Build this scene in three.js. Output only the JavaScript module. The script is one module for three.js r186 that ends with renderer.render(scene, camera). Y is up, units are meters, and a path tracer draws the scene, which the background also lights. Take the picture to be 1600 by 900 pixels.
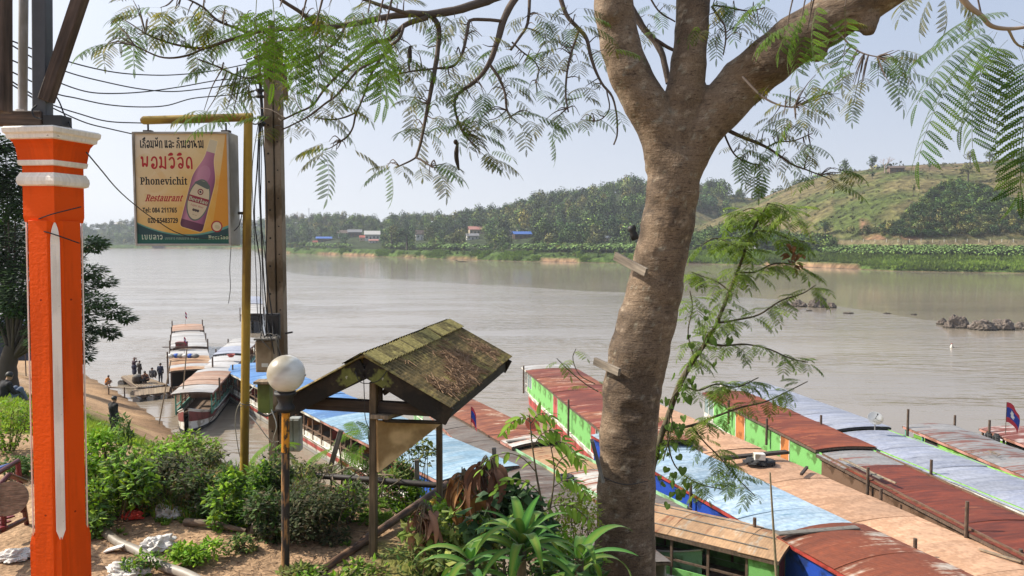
import * as THREE from 'three';
import { ImprovedNoise } from 'three/addons/math/ImprovedNoise.js';
import { mergeGeometries } from 'three/addons/utils/BufferGeometryUtils.js';
import { RoundedBoxGeometry } from 'three/addons/geometries/RoundedBoxGeometry.js';

/* ---------- camera, sky, sun, haze, exposure ---------- */
const scene = new THREE.Scene();
const EYE = 13, PITCH = 3.55 * Math.PI / 180, FPX = 1209;            // metres above the river, tilt, focal length for a 1600 px wide frame
const camera = new THREE.PerspectiveCamera(2 * Math.atan(450 / FPX) * 180 / Math.PI, 16 / 9, 0.05, 6000);
camera.position.set(0, EYE, 0);
camera.rotation.x = -PITCH;
scene.add(camera);

const SUN_AZ = -80 * Math.PI / 180, SUN_EL = 40 * Math.PI / 180;     // azimuth from straight ahead, to the left
const SUN = new THREE.Vector3(Math.sin(SUN_AZ) * Math.cos(SUN_EL), Math.sin(SUN_EL), -Math.cos(SUN_AZ) * Math.cos(SUN_EL));
const EXPOSURE = 1.42, SUN_POWER = 4.95, SKY_POWER = 0.9;
function skyColor(d) {                                               // hazy tropical morning: pale horizon, blue overhead, whiter towards the sun
  const el = Math.max(0, d.y), g = Math.acos(Math.max(-1, Math.min(1, d.dot(SUN))));
  const k = Math.exp(-el / 0.26), glow = Math.exp(-g / 0.46), wide = Math.exp(-g * g / 1.25);
  const zen = [0.19, 0.295, 0.50], hor = [0.55, 0.58, 0.63];
  return [0, 1, 2].map((i) => zen[i] * (1 - k) + hor[i] * k + [1.25, 1.17, 1.02][i] * glow * 1.15 + [0.30, 0.28, 0.25][i] * wide);
}
{
  const W = 512, H = 256, data = new Float32Array(W * H * 4), v = new THREE.Vector3();
  for (let j = 0; j < H; j++) for (let i = 0; i < W; i++) {
    const el = ((j + 0.5) / H - 0.5) * Math.PI, az = ((i + 0.5) / W - 0.5) * 2 * Math.PI;
    v.set(Math.cos(el) * Math.cos(az), Math.sin(el), Math.cos(el) * Math.sin(az));
    const c = el > 0 ? skyColor(v) : [0.30, 0.30, 0.28];
    data.set([c[0], c[1], c[2], 1], (j * W + i) * 4);
  }
  const t = new THREE.DataTexture(data, W, H, THREE.RGBAFormat, THREE.FloatType);
  t.mapping = THREE.EquirectangularReflectionMapping; t.magFilter = THREE.LinearFilter; t.minFilter = THREE.LinearFilter; t.needsUpdate = true;
  scene.background = t; scene.environment = t;
  scene.backgroundIntensity = SKY_POWER; scene.environmentIntensity = SKY_POWER;
}
const sun = new THREE.DirectionalLight(new THREE.Color().setRGB(1, 0.92, 0.79), SUN_POWER);
sun.position.copy(SUN).multiplyScalar(200).add(new THREE.Vector3(0, 5, -30));
sun.target.position.set(0, 5, -30);
sun.castShadow = true; sun.shadow.radius = 1.4; sun.shadow.mapSize.set(4096, 4096);
Object.assign(sun.shadow.camera, { left: -120, right: 120, top: 120, bottom: -120, near: 1, far: 900 });
scene.add(sun, sun.target);
scene.fog = new THREE.FogExp2(new THREE.Color().setRGB(0.86, 0.92, 1.0), 0.00019);
const renderer = new THREE.WebGLRenderer({ antialias: true });
renderer.toneMapping = THREE.LinearToneMapping;
renderer.toneMappingExposure = EXPOSURE;
renderer.shadowMap.enabled = true;

/* ---------- helpers ---------- */
const V = (x, y, z) => new THREE.Vector3(x, y, z);
function rngOf(seed) { let a = seed >>> 0; return () => { a |= 0; a = a + 0x6D2B79F5 | 0; let t = Math.imul(a ^ a >>> 15, 1 | a); t = t + Math.imul(t ^ t >>> 7, 61 | t) ^ t; return ((t ^ t >>> 14) >>> 0) / 4294967296; }; }
const R0 = rngOf(4711);
const rr = (r, a, b) => a + (b - a) * r();
const lerp = (a, b, t) => a + (b - a) * t, clamp = (x, a, b) => Math.min(b, Math.max(a, x));
const smooth = (a, b, x) => { const t = clamp((x - a) / (b - a), 0, 1); return t * t * (3 - 2 * t); };
function pl(tab, x) { if (x <= tab[0][0]) return tab[0][1]; for (let i = 1; i < tab.length; i++) if (x <= tab[i][0]) return lerp(tab[i - 1][1], tab[i][1], (x - tab[i - 1][0]) / (tab[i][0] - tab[i - 1][0])); return tab[tab.length - 1][1]; }
const IN = new ImprovedNoise();
const n3 = (x, y, z) => IN.noise(x + 31.7, y + 11.3, z + 7.1);
const fbm = (x, y, z, o = 4) => { let s = 0, a = 0.5; for (let i = 0; i < o; i++) { s += a * n3(x, y, z); x *= 2.03; y *= 2.03; z *= 2.03; a *= 0.5; } return s; };
const CP = Math.cos(PITCH), SP = Math.sin(PITCH);
function ray(px, py) { const yc = (450 - py) / FPX; return V((px - 800) / FPX, yc * CP - SP, -(CP + yc * SP)); }
function at(px, py, d) { const r = ray(px, py); return V(r.x * d / -r.z, EYE + r.y * d / -r.z, -d); }      // the point seen at that pixel, d metres ahead
function onPlane(px, py, h) { const r = ray(px, py), t = (h - EYE) / r.y; return V(r.x * t, h, r.z * t); }
function toPx(p) { const x = p.x, y = p.y - EYE, z = p.z; const yc = y * CP - z * -SP * 1, zc = -(z * CP) - y * SP; return [800 + FPX * x / zc, 450 - FPX * (y * CP + (-z) * SP) / zc]; }

const taken = new Map();
function numbered(name) { const n = taken.get(name) || 0; taken.set(name, n + 1); return n ? `${name}_${String(n).padStart(3, '0')}` : name; }
function meta(o, label, category, group, kind) { if (label) o.userData.label = label; if (category) o.userData.category = category; if (group) o.userData.group = group; if (kind) o.userData.kind = kind; return o; }
function thing(name, label, category, pos = [0, 0, 0], turn = 0, group) {
  const o = new THREE.Group(); o.name = numbered(name); scene.add(o);
  o.position.set(...(pos.isVector3 ? pos.toArray() : pos)); o.rotation.y = turn; return meta(o, label, category, group);
}
function mesh(name, geo, mat, parent, label) {
  const o = new THREE.Mesh(geo, mat); o.castShadow = o.receiveShadow = true;
  o.name = parent ? name : numbered(name); (parent || scene).add(o);
  if (label) o.userData.label = label;
  return o;
}
function stuffMesh(name, o, label, parent) { o.name = parent ? name : numbered(name); o.castShadow = o.receiveShadow = true; (parent || scene).add(o); o.userData.kind = 'stuff'; if (label) o.userData.label = label; return o; }
function struct(name, geo, mat, label) { const o = mesh(name, geo, mat); meta(o, label, null, null, 'structure'); return o; }

// geometry
function boxUV(g, s = 1) {                                           // uv in metres from the face's dominant axis
  g = g.index ? g.toNonIndexed() : g;
  const p = g.attributes.position, n = p.count, uv = new Float32Array(n * 2), a = V(), b = V(), c = V();
  for (let i = 0; i < n; i += 3) {
    a.fromBufferAttribute(p, i); b.fromBufferAttribute(p, i + 1); c.fromBufferAttribute(p, i + 2);
    const m = b.clone().sub(a).cross(c.clone().sub(a)), x = Math.abs(m.x), y = Math.abs(m.y), z = Math.abs(m.z);
    [a, b, c].forEach((q, k) => { const w = x >= y && x >= z ? [q.z, q.y] : y >= z ? [q.x, q.z] : [q.x, q.y]; uv[(i + k) * 2] = w[0] * s; uv[(i + k) * 2 + 1] = w[1] * s; });
  }
  g.setAttribute('uv', new THREE.BufferAttribute(uv, 2)); return g;
}
function clean(g) { g = g.index ? g.toNonIndexed() : g; for (const k of Object.keys(g.attributes)) if (!['position', 'normal', 'uv', 'color'].includes(k)) g.deleteAttribute(k); return g; }
function join(list) {
  list = list.map(clean); const col = list.some((g) => g.attributes.color), uv = list.some((g) => g.attributes.uv);
  for (const g of list) {
    if (col && !g.attributes.color) g.setAttribute('color', new THREE.BufferAttribute(new Float32Array(g.attributes.position.count * 3).fill(1), 3));
    if (uv && !g.attributes.uv) g.setAttribute('uv', new THREE.BufferAttribute(new Float32Array(g.attributes.position.count * 2), 2));
    if (!g.attributes.normal) g.computeVertexNormals();
  }
  return mergeGeometries(list);
}
const moved = (g, x, y, z) => { g.translate(x, y, z); return g; };
const box = (w, h, d, x = 0, y = 0, z = 0) => boxUV(moved(new THREE.BoxGeometry(w, h, d), x, y, z));
const rbox = (w, h, d, r, x = 0, y = 0, z = 0) => boxUV(moved(new RoundedBoxGeometry(w, h, d, 2, Math.min(r, w / 2.1, h / 2.1, d / 2.1)), x, y, z));
function bar(a, b, w, h) {                                           // squared timber from a to b, grain along it
  const L = a.distanceTo(b), g = boxUV(new RoundedBoxGeometry(w, L, h, 1, Math.min(w, h) * 0.12)), m = new THREE.Matrix4(), d = b.clone().sub(a).normalize();
  const up = Math.abs(d.y) > 0.95 ? V(0, 0, 1) : V(0, 1, 0), x = up.clone().cross(d).normalize(), y = d.clone().cross(x), z = y.clone();
  m.makeBasis(x, d, z.negate()).setPosition(a.clone().add(b).multiplyScalar(0.5)); if (m.determinant() < 0) m.makeBasis(x, d, z.negate()).setPosition(a.clone().add(b).multiplyScalar(0.5)); return g.applyMatrix4(m);
}
function rod(a, b, r0, r1 = r0, seg = 10) {
  const L = a.distanceTo(b), g = new THREE.CylinderGeometry(r1, r0, L, seg, 1); const uv = g.attributes.uv; for (let i = 0; i < uv.count; i++) uv.setXY(i, uv.getX(i) * 6.28 * r0, uv.getY(i) * L);
  const q = new THREE.Quaternion().setFromUnitVectors(V(0, 1, 0), b.clone().sub(a).normalize());
  g.applyQuaternion(q); return moved(g, (a.x + b.x) / 2, (a.y + b.y) / 2, (a.z + b.z) / 2);
}
function sweep(pts, rad, seg = 7, per = 4, wob = 0, seed = 1) {      // round sweep through points; rad(t) or a list of radii
  const c = new THREE.CatmullRomCurve3(pts, false, 'centripetal'), n = Math.max(2, (pts.length - 1) * per), pos = [], uv = [], idx = [];
  const fr = c.computeFrenetFrames(n, false); let len = 0, last = null;
  for (let i = 0; i <= n; i++) {
    const t = i / n, p = c.getPointAt(t), r = Array.isArray(rad) ? pl(rad.map((q, k) => [k / (rad.length - 1), q]), t) : typeof rad === 'function' ? rad(t) : rad;
    if (last) len += p.distanceTo(last); last = p;
    for (let j = 0; j <= seg; j++) {
      const a = j / seg * Math.PI * 2, w = 1 + wob * n3(p.x * 9 + seed + Math.cos(a), p.y * 9 + Math.sin(a), p.z * 9);
      const N = fr.normals[i], B = fr.binormals[i], cx = Math.cos(a) * r * w, sx = Math.sin(a) * r * w;
      pos.push(p.x + N.x * cx + B.x * sx, p.y + N.y * cx + B.y * sx, p.z + N.z * cx + B.z * sx); uv.push(j / seg * 6.28 * r, len);
    }
  }
  for (let i = 0; i < n; i++) for (let j = 0; j < seg; j++) { const a = i * (seg + 1) + j, b = a + seg + 1; idx.push(a, b, a + 1, b, b + 1, a + 1); }
  const g = new THREE.BufferGeometry(); g.setAttribute('position', new THREE.Float32BufferAttribute(pos, 3)); g.setAttribute('uv', new THREE.Float32BufferAttribute(uv, 2)); g.setIndex(idx); g.computeVertexNormals();
  const f = g.toNonIndexed(); return f;
}
class Tris {                                                         // loose triangles with colours: foliage
  constructor() { this.p = []; this.c = []; }
  tri(a, b, c, col) { this.p.push(a.x, a.y, a.z, b.x, b.y, b.z, c.x, c.y, c.z); for (let i = 0; i < 3; i++) this.c.push(col[0], col[1], col[2]); }
  leaf(o, dir, side, L, W, fold, col) {                              // folded diamond leaf
    const n = V().crossVectors(dir, side).normalize(), tip = o.clone().addScaledVector(dir, L), m = o.clone().addScaledVector(dir, L * 0.42);
    const l = m.clone().addScaledVector(side, W / 2).addScaledVector(n, fold * W), r = m.clone().addScaledVector(side, -W / 2).addScaledVector(n, fold * W);
    this.tri(o, tip, l, col); this.tri(o, r, tip, col);
  }
  get count() { return this.p.length / 9; }
  geo() { const g = new THREE.BufferGeometry(); g.setAttribute('position', new THREE.Float32BufferAttribute(this.p, 3)); g.setAttribute('color', new THREE.Float32BufferAttribute(this.c, 3)); g.computeVertexNormals(); return g; }
}
const rndDir = (r) => { const z = r() * 2 - 1, a = r() * 6.2832, s = Math.sqrt(1 - z * z); return V(s * Math.cos(a), z, s * Math.sin(a)); };
const perp = (d, r) => V().crossVectors(d, rndDir(r)).normalize();
const tint = (c, r, a = 0.25) => { const k = 1 + (r() - 0.5) * 2 * a, h = (r() - 0.5) * a * 0.6; return [c[0] * k * (1 + h), c[1] * k, c[2] * k * (1 - h)]; };

// surface nets over a signed distance (negative inside)
function sdfMesh(f, lo, hi, cell) {
  const nx = Math.ceil((hi.x - lo.x) / cell) + 1, ny = Math.ceil((hi.y - lo.y) / cell) + 1, nz = Math.ceil((hi.z - lo.z) / cell) + 1;
  const F = new Float32Array(nx * ny * nz), id = new Int32Array(nx * ny * nz).fill(-1), pos = [], idx = [];
  for (let k = 0; k < nz; k++) for (let j = 0; j < ny; j++) for (let i = 0; i < nx; i++) F[(k * ny + j) * nx + i] = f(lo.x + i * cell, lo.y + j * cell, lo.z + k * cell);
  const off = [0, 1, nx, nx + 1, nx * ny, nx * ny + 1, nx * ny + nx, nx * ny + nx + 1];
  const E = [[0, 1], [2, 3], [4, 5], [6, 7], [0, 2], [1, 3], [4, 6], [5, 7], [0, 4], [1, 5], [2, 6], [3, 7]];
  for (let k = 0; k < nz - 1; k++) for (let j = 0; j < ny - 1; j++) for (let i = 0; i < nx - 1; i++) {
    const b = (k * ny + j) * nx + i; let m = 0; for (let q = 0; q < 8; q++) if (F[b + off[q]] < 0) m |= 1 << q;
    if (m === 0 || m === 255) continue;
    let x = 0, y = 0, z = 0, n = 0;
    for (const [p, q] of E) { const a = m >> p & 1, c = m >> q & 1; if (a === c) continue; const fa = F[b + off[p]], fb = F[b + off[q]], t = fa / (fa - fb); x += (p & 1) + t * ((q & 1) - (p & 1)); y += (p >> 1 & 1) + t * ((q >> 1 & 1) - (p >> 1 & 1)); z += (p >> 2) + t * ((q >> 2) - (p >> 2)); n++; }
    id[b] = pos.length / 3; pos.push(lo.x + (i + x / n) * cell, lo.y + (j + y / n) * cell, lo.z + (k + z / n) * cell);
  }
  const quad = (a, b, c, d, fl) => { if (a < 0 || b < 0 || c < 0 || d < 0) return; fl ? idx.push(a, c, b, a, d, c) : idx.push(a, b, c, a, c, d); };
  for (let k = 1; k < nz - 1; k++) for (let j = 1; j < ny - 1; j++) for (let i = 1; i < nx - 1; i++) {
    const b = (k * ny + j) * nx + i, s = F[b] < 0;
    if (s !== F[b + 1] < 0) quad(id[b], id[b - nx], id[b - nx - nx * ny], id[b - nx * ny], s);
    if (s !== F[b + nx] < 0) quad(id[b], id[b - nx * ny], id[b - 1 - nx * ny], id[b - 1], s);
    if (s !== F[b + nx * ny] < 0) quad(id[b], id[b - 1], id[b - 1 - nx], id[b - nx], s);
  }
  const g = new THREE.BufferGeometry(); g.setAttribute('position', new THREE.Float32BufferAttribute(pos, 3)); g.setIndex(idx); g.computeVertexNormals(); return g;
}
function capsule(x, y, z, a, b, ra, rb) { const dx = b.x - a.x, dy = b.y - a.y, dz = b.z - a.z, l = dx * dx + dy * dy + dz * dz || 1e-9, t = clamp(((x - a.x) * dx + (y - a.y) * dy + (z - a.z) * dz) / l, 0, 1), ex = x - a.x - dx * t, ey = y - a.y - dy * t, ez = z - a.z - dz * t; return Math.sqrt(ex * ex + ey * ey + ez * ez) - (ra + (rb - ra) * t); }
const smin = (a, b, k) => { const h = Math.max(k - Math.abs(a - b), 0) / k; return Math.min(a, b) - h * h * k * 0.25; };
function paintVerts(g, fn) { const p = g.attributes.position, n = g.attributes.normal, c = new Float32Array(p.count * 3); for (let i = 0; i < p.count; i++) c.set(fn(p.getX(i), p.getY(i), p.getZ(i), n ? n.getY(i) : 0), i * 3); g.setAttribute('color', new THREE.BufferAttribute(c, 3)); return g; }

// textures: tileable noise
function vnoise(seed) {
  const r = rngOf(seed), T = new Float32Array(65536); for (let i = 0; i < 65536; i++) T[i] = r();
  return (x, y, px, py) => { const xi = Math.floor(x), yi = Math.floor(y), fx = x - xi, fy = y - yi, u = fx * fx * (3 - 2 * fx), v = fy * fy * (3 - 2 * fy); const m = (a, p) => ((a % p) + p) % p; const h = (a, b) => T[(m(a, px) * 57 + m(b, py) * 131 + m(a, px) * m(b, py) * 17) & 65535]; return lerp(lerp(h(xi, yi), h(xi + 1, yi), u), lerp(h(xi, yi + 1), h(xi + 1, yi + 1), u), v); };
}
function tfbm(seed, fx, fy, oct = 4) { const n = vnoise(seed); return (u, v) => { let s = 0, a = 0.5, w = 0, x = fx, y = fy; for (let i = 0; i < oct; i++) { s += a * n(u * x, v * y, x, y); w += a; a *= 0.55; x *= 2; y *= 2; } return s / w; }; }
function tex(size, fn, metres = 1, srgb = true) {
  const d = new Uint8Array(size * size * 4);
  for (let j = 0; j < size; j++) for (let i = 0; i < size; i++) { const c = fn(i / size, j / size); const o = (j * size + i) * 4; if (typeof c === 'number') d[o] = d[o + 1] = d[o + 2] = clamp(c, 0, 1) * 255; else { d[o] = clamp(c[0], 0, 1) * 255; d[o + 1] = clamp(c[1], 0, 1) * 255; d[o + 2] = clamp(c[2], 0, 1) * 255; } d[o + 3] = 255; }
  const t = new THREE.DataTexture(d, size, size); t.wrapS = t.wrapT = THREE.RepeatWrapping; t.magFilter = THREE.LinearFilter; t.minFilter = THREE.LinearMipmapLinearFilter; t.generateMipmaps = true;
  if (srgb) t.colorSpace = THREE.SRGBColorSpace; t.repeat.set(1 / metres, 1 / metres); t.needsUpdate = true; return t;
}
const rep = (t, m, n = m) => { const c = t.clone(); c.repeat.set(1 / m, 1 / n); return c; };
const mix3 = (a, b, t) => [lerp(a[0], b[0], t), lerp(a[1], b[1], t), lerp(a[2], b[2], t)];
const S = (r, g, b) => [r / 255, g / 255, b / 255];
const lin = (c) => c.map((v) => v <= 0.04045 ? v / 12.92 : ((v + 0.055) / 1.055) ** 2.4);

// materials
const mottle = tfbm(11, 5, 5, 5), fine = tfbm(12, 40, 40, 3), streakA = tfbm(13, 3, 48, 4), streakB = tfbm(14, 60, 4, 4), patch = tfbm(15, 3, 3, 5), patch2 = tfbm(16, 4, 4, 5);
const T = {
  grain: tex(512, (u, v) => 0.78 + 0.3 * (mottle(u, v) - 0.5) + 0.3 * (fine(u, v) - 0.5), 1.2),
  grainB: tex(512, (u, v) => 0.5 * mottle(u, v) + 0.5 * fine(u, v), 0.6, false),
  wood: tex(512, (u, v) => 0.72 + 0.5 * (streakB(u, v) - 0.5) + 0.25 * (mottle(u, v) - 0.5), 0.7),
  woodB: tex(512, (u, v) => streakB(u, v), 0.7, false),
  dirty: tex(512, (u, v) => { const p = smooth(0.52, 0.72, patch(u, v)), q = fine(u, v); return mix3([0.95, 0.95, 0.94], [0.62, 0.58, 0.5], p * 0.8 + 0.25 * (q - 0.4)); }, 1.6),
};
function mat(c, rough = 0.8, o = {}) {
  const m = new THREE.MeshStandardMaterial({ roughness: rough, ...o }); if (Array.isArray(c)) m.color.setRGB(...c); else m.color.set(c); return m;
}
const leafMat = (o = {}) => new THREE.MeshPhysicalMaterial({ vertexColors: true, roughness: 1, specularIntensity: 0.5, transmission: 0.34, thickness: 0, side: THREE.DoubleSide, ...o });
const wood = (c, o = {}) => mat(c, 0.82, { map: T.wood, bumpMap: T.woodB, bumpScale: 0.004, ...o });
const paint = (c, rough = 0.6, o = {}) => mat(c, rough, { map: T.dirty, bumpMap: T.grainB, bumpScale: 0.0015, ...o });
const M = {
  leaf: leafMat(), frond: leafMat({ transmission: 0.48, specularIntensity: 0.3 }), farLeaf: mat([1, 1, 1], 0.9, { vertexColors: true, side: THREE.DoubleSide }), twig: mat([0.075, 0.055, 0.045], 0.85), stem: mat([0.16, 0.13, 0.075], 0.85, { map: T.grain }),
  wood: wood([0.26, 0.19, 0.13]), greyWood: wood([0.27, 0.245, 0.21]), darkWood: wood([0.085, 0.06, 0.045]), paleWood: wood([0.48, 0.36, 0.24]), mossWood: wood([0.06, 0.055, 0.04]),
  black: mat([0.02, 0.02, 0.022], 0.6), bark: mat([0.095, 0.068, 0.052], 0.85, { bumpMap: T.grainB, bumpScale: 0.003 }), steel: mat([0.32, 0.32, 0.32], 0.45, { metalness: 0.6 }), dark: mat([0.012, 0.011, 0.01], 0.9), rubber: mat([0.025, 0.025, 0.026], 0.85), white: paint([0.72, 0.71, 0.68]), glass: new THREE.MeshPhysicalMaterial({ color: 0x8fa0a0, roughness: 0.08, metalness: 0, transmission: 0.25, thickness: 0 }),
  green: paint([0.10, 0.42, 0.07]), teal: paint([0.12, 0.38, 0.30]), red: paint([0.42, 0.05, 0.04]), blue: paint([0.01, 0.09, 0.50]), skin: mat([0.36, 0.20, 0.12], 0.6), hair: mat([0.012, 0.01, 0.009], 0.6),
};

/* ---------- near bank ---------- */
const YARD = 10.8;
const RE = [[-1.3, 8.0], [-0.5, 7.4], [-0.33, 6.9], [-0.25, 6.6], [-0.17, 6.2], [-0.12, 5.2], [-0.03, 4.2], [0.1, 3.2], [1.3, 3.2]];
const RS = [[-1.3, 150], [-0.7, 104], [-0.645, 95], [-0.543, 72.6], [-0.428, 49.3], [-0.33, 40], [-0.165, 31.5], [0, 28], [0.165, 25.5], [0.66, 23], [1.3, 23]];
function groundH(x, z) {
  const d = Math.hypot(x * 0.25, -z), dd = Math.max(-z, 0.3), u = clamp(x / dd, -1.3, 1.3);
  if (z > -0.5) return YARD;
  const re = pl(RE, u), rs = pl(RS, u), s = (d * Math.sqrt(1) - re) / (rs - re);
  let h = YARD;
  if (s > 0) { const p = lerp(1.1, 1.5, smooth(-0.1, -0.4, u)); h = s < 1 ? YARD * Math.pow(1 - s, p) : Math.max(-2.2, -(s - 1) * 5); if (s > 0 && s < 0.06) h = lerp(YARD, h, s / 0.06); }
  return h;
}
const groundFine = (x, z) => groundH(x, z) + 0.05 * fbm(x * 0.9, 3, z * 0.9, 4) * smooth(0, 6, 40) + (-z > 12 ? (0.7 * fbm(x * 0.16, 9, z * 0.16, 5) + 0.22 * fbm(x * 0.7, 4, z * 0.7, 4)) * smooth(12, 30, -z) * smooth(0, 1.6, groundH(x, z)) : 0);
const groundPx = (px, py) => { const r = ray(px, py); for (let d = 2; d < 140; d += 0.05) { const k = d / -r.z, y = EYE + r.y * k; if (y <= groundH(r.x * k, -d)) return V(r.x * k, groundFine(r.x * k, -d), -d); } return onPlane(px, py, 0); };
{
  const axis = (lo, hi, fineLo, fineHi, s0, grow) => { const a = []; let v = fineLo; while (v <= fineHi) { a.push(v); v += s0; } let st = s0; v = a[a.length - 1]; while (v < hi) { st *= grow; v += st; a.push(v); } st = s0; v = a[0]; const b = []; while (v > lo) { st *= grow; v -= st; b.unshift(v); } return b.concat(a); };
  const X = axis(-190, 90, -9, 4, 0.12, 1.05), Z = axis(-190, 25, -11, -2, 0.12, 1.045), nx = X.length, nz = Z.length, pos = [], col = [], uv = [], idx = [];
  for (let k = 0; k < nz; k++) for (let i = 0; i < nx; i++) {
    const x = X[i], z = Z[k], d = -z, y = groundFine(x, z);
    pos.push(x, y, z); uv.push(x, z);
    let c = [0.42, 0.275, 0.165];                                     // dry soil
    const n1 = fbm(x * 0.7, 1, z * 0.7, 4), n2 = fbm(x * 2.6, 5, z * 2.6, 4);
    if (d > 9) { c = mix3([0.58, 0.365, 0.20], [0.33, 0.20, 0.11], smooth(-0.1, 0.35, fbm(x * 0.25, 2, z * 0.4, 5))); c = mix3(c, [0.62, 0.45, 0.31], smooth(0.05, 0.4, fbm(x * 0.12, 8, z * 0.12, 3))); const h = groundH(x, z); c = mix3([0.17, 0.11, 0.065], c, smooth(0.0, 0.45, h)); }
    const gr = d > 9 ? smooth(0.02, 0.2, fbm(x * 0.13, 4, z * 0.13, 4) + 0.5 * smooth(52, 30, d) + 0.1 * smooth(-0.60, -0.52, x / d) - 0.3 * smooth(3.8, 2.0, groundH(x, z))) : smooth(0.18, 0.4, n1 + 0.2 * n2 + 0.25 * smooth(-1.4, -0.4, x));
    c = mix3(c, [0.17, 0.22, 0.03], gr * 0.85);
    const k2 = 1 + 0.5 * n2; col.push(c[0] * k2, c[1] * k2, c[2] * k2);
  }
  for (let k = 0; k < nz - 1; k++) for (let i = 0; i < nx - 1; i++) { const a = k * nx + i, b = a + nx; idx.push(a, b, a + 1, b, b + 1, a + 1); }
  const g = new THREE.BufferGeometry(); g.setAttribute('position', new THREE.Float32BufferAttribute(pos, 3)); g.setAttribute('color', new THREE.Float32BufferAttribute(col, 3)); g.setAttribute('uv', new THREE.Float32BufferAttribute(uv, 2)); g.setIndex(idx); g.computeVertexNormals();
  const soilA = tfbm(21, 9, 9, 6), soilB = tfbm(22, 70, 70, 3);
  const soil = tex(1024, (u, v) => 0.70 + 0.3 * soilA(u, v) + 0.36 * (soilB(u, v) - 0.4), 1.7), soilBump = tex(512, (u, v) => 0.6 * soilA(u, v) + 0.4 * soilB(u, v), 1.7, false);
  struct('river_bank', g, new THREE.MeshPhysicalMaterial({ roughness: 1, specularIntensity: 0.25, vertexColors: true, map: soil, bumpMap: soilBump, bumpScale: 0.028 }), 'sandy brown river bank with trampled soil and thin grass');
}

/* ---------- river ---------- */
{
  const CALM = [[300, 4000], [420, 340], [480, 285], [640, 245], [800, 216], [960, 191], [1080, 180], [1200, 172], [1330, 147], [1460, 124], [1600, 119], [2000, 112]];  // where, per column of the view, smooth water begins
  const wa = tfbm(32, 26, 100, 3), wb = tfbm(33, 7, 26, 3), wm = tfbm(35, 3, 7, 4), bump = tex(1400, (u, v) => { const m = smooth(0.36, 0.66, wm(u, v)); return 0.5 + (0.55 * (wa(u, v) - 0.5) + 0.45 * (wb(u, v) - 0.5)) * (0.25 + 1.1 * m); }, 54, false), rw = tfbm(31, 4, 30, 5), rough = tex(512, (u, v) => 0.45 + 0.55 * rw(u, v), 90, false);
  const cs = tfbm(34, 3, 9, 5), colour = tex(512, (u, v) => mix3([0.84, 0.83, 0.83], [1, 0.99, 0.97], cs(u, v)), 130);
  const P = []; for (let p = -7000; p <= 9000; p += p > -300 && p < 2300 ? 20 : 250) P.push(p);
  const lim = (p) => pl(CALM, p) * (1 + 0.035 * fbm(p * 0.013, 1, 0, 4));
  const sheet = (rows, label, bs, rg) => {
    const pos = [], uv = [], idx = [], n = rows + 1;
    for (const p of P) for (let k = 0; k <= rows; k++) { const d = label.near ? lerp(16, lim(p), k / rows) : lim(p) * Math.pow(Math.max(1, 2400 / lim(p)), k / rows), x = (p - 800) / FPX * d; pos.push(x, 0, -d); uv.push(x, -d); }
    for (let i = 0; i < P.length - 1; i++) for (let k = 0; k < rows; k++) { const a = i * n + k, b = a + n; idx.push(a, b, a + 1, b, b + 1, a + 1); }
    const g = new THREE.BufferGeometry(); g.setAttribute('position', new THREE.Float32BufferAttribute(pos, 3)); g.setAttribute('uv', new THREE.Float32BufferAttribute(uv, 2)); g.setIndex(idx); g.computeVertexNormals();
    const m = new THREE.MeshPhysicalMaterial({ roughness: rg, roughnessMap: rough, map: colour, bumpMap: bump, bumpScale: bs, ior: 1.45 }); m.color.setRGB(0.275, 0.233, 0.18);
    struct('river', g, m, label.text);
  };
  sheet(30, { near: true, text: 'rippled silvery brown water on the near side of the current line' }, 0.13, 0.20);
  sheet(16, { text: 'smooth brown water along the far bank mirroring its trees' }, 0.008, 0.14);
}

/* ---------- far bank: one sheet, in fans of view columns ---------- */
const SHORE = [[-900, 2100], [-100, 1500], [130, 1235], [390, 1125], [430, 800], [450, 745], [560, 630], [700, 525], [800, 477], [950, 437], [1100, 422], [1250, 374], [1400, 322], [1600, 302], [2000, 285], [2600, 280]];
const RIDGE_Y = [[-900, 352], [100, 356], [150, 352], [200, 346], [240, 342], [300, 342], [400, 346], [450, 340], [520, 338], [600, 341], [640, 337], [700, 336], [760, 329], [800, 320], [850, 308], [900, 301], [950, 291], [1000, 284], [1060, 285], [1100, 289], [1150, 294], [1200, 300], [1300, 312], [1500, 330], [2600, 340]];
const GRASS_Y = [[900, 392], [1060, 366], [1090, 354], [1130, 336], [1170, 319], [1210, 302], [1250, 287], [1290, 277], [1330, 270], [1400, 263], [1450, 260], [1500, 258], [1550, 254], [1600, 250], [1800, 240], [2600, 240]];
const elevAt = (py, d) => EYE + (ray(800, py).y / -ray(800, py).z) * d;
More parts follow.
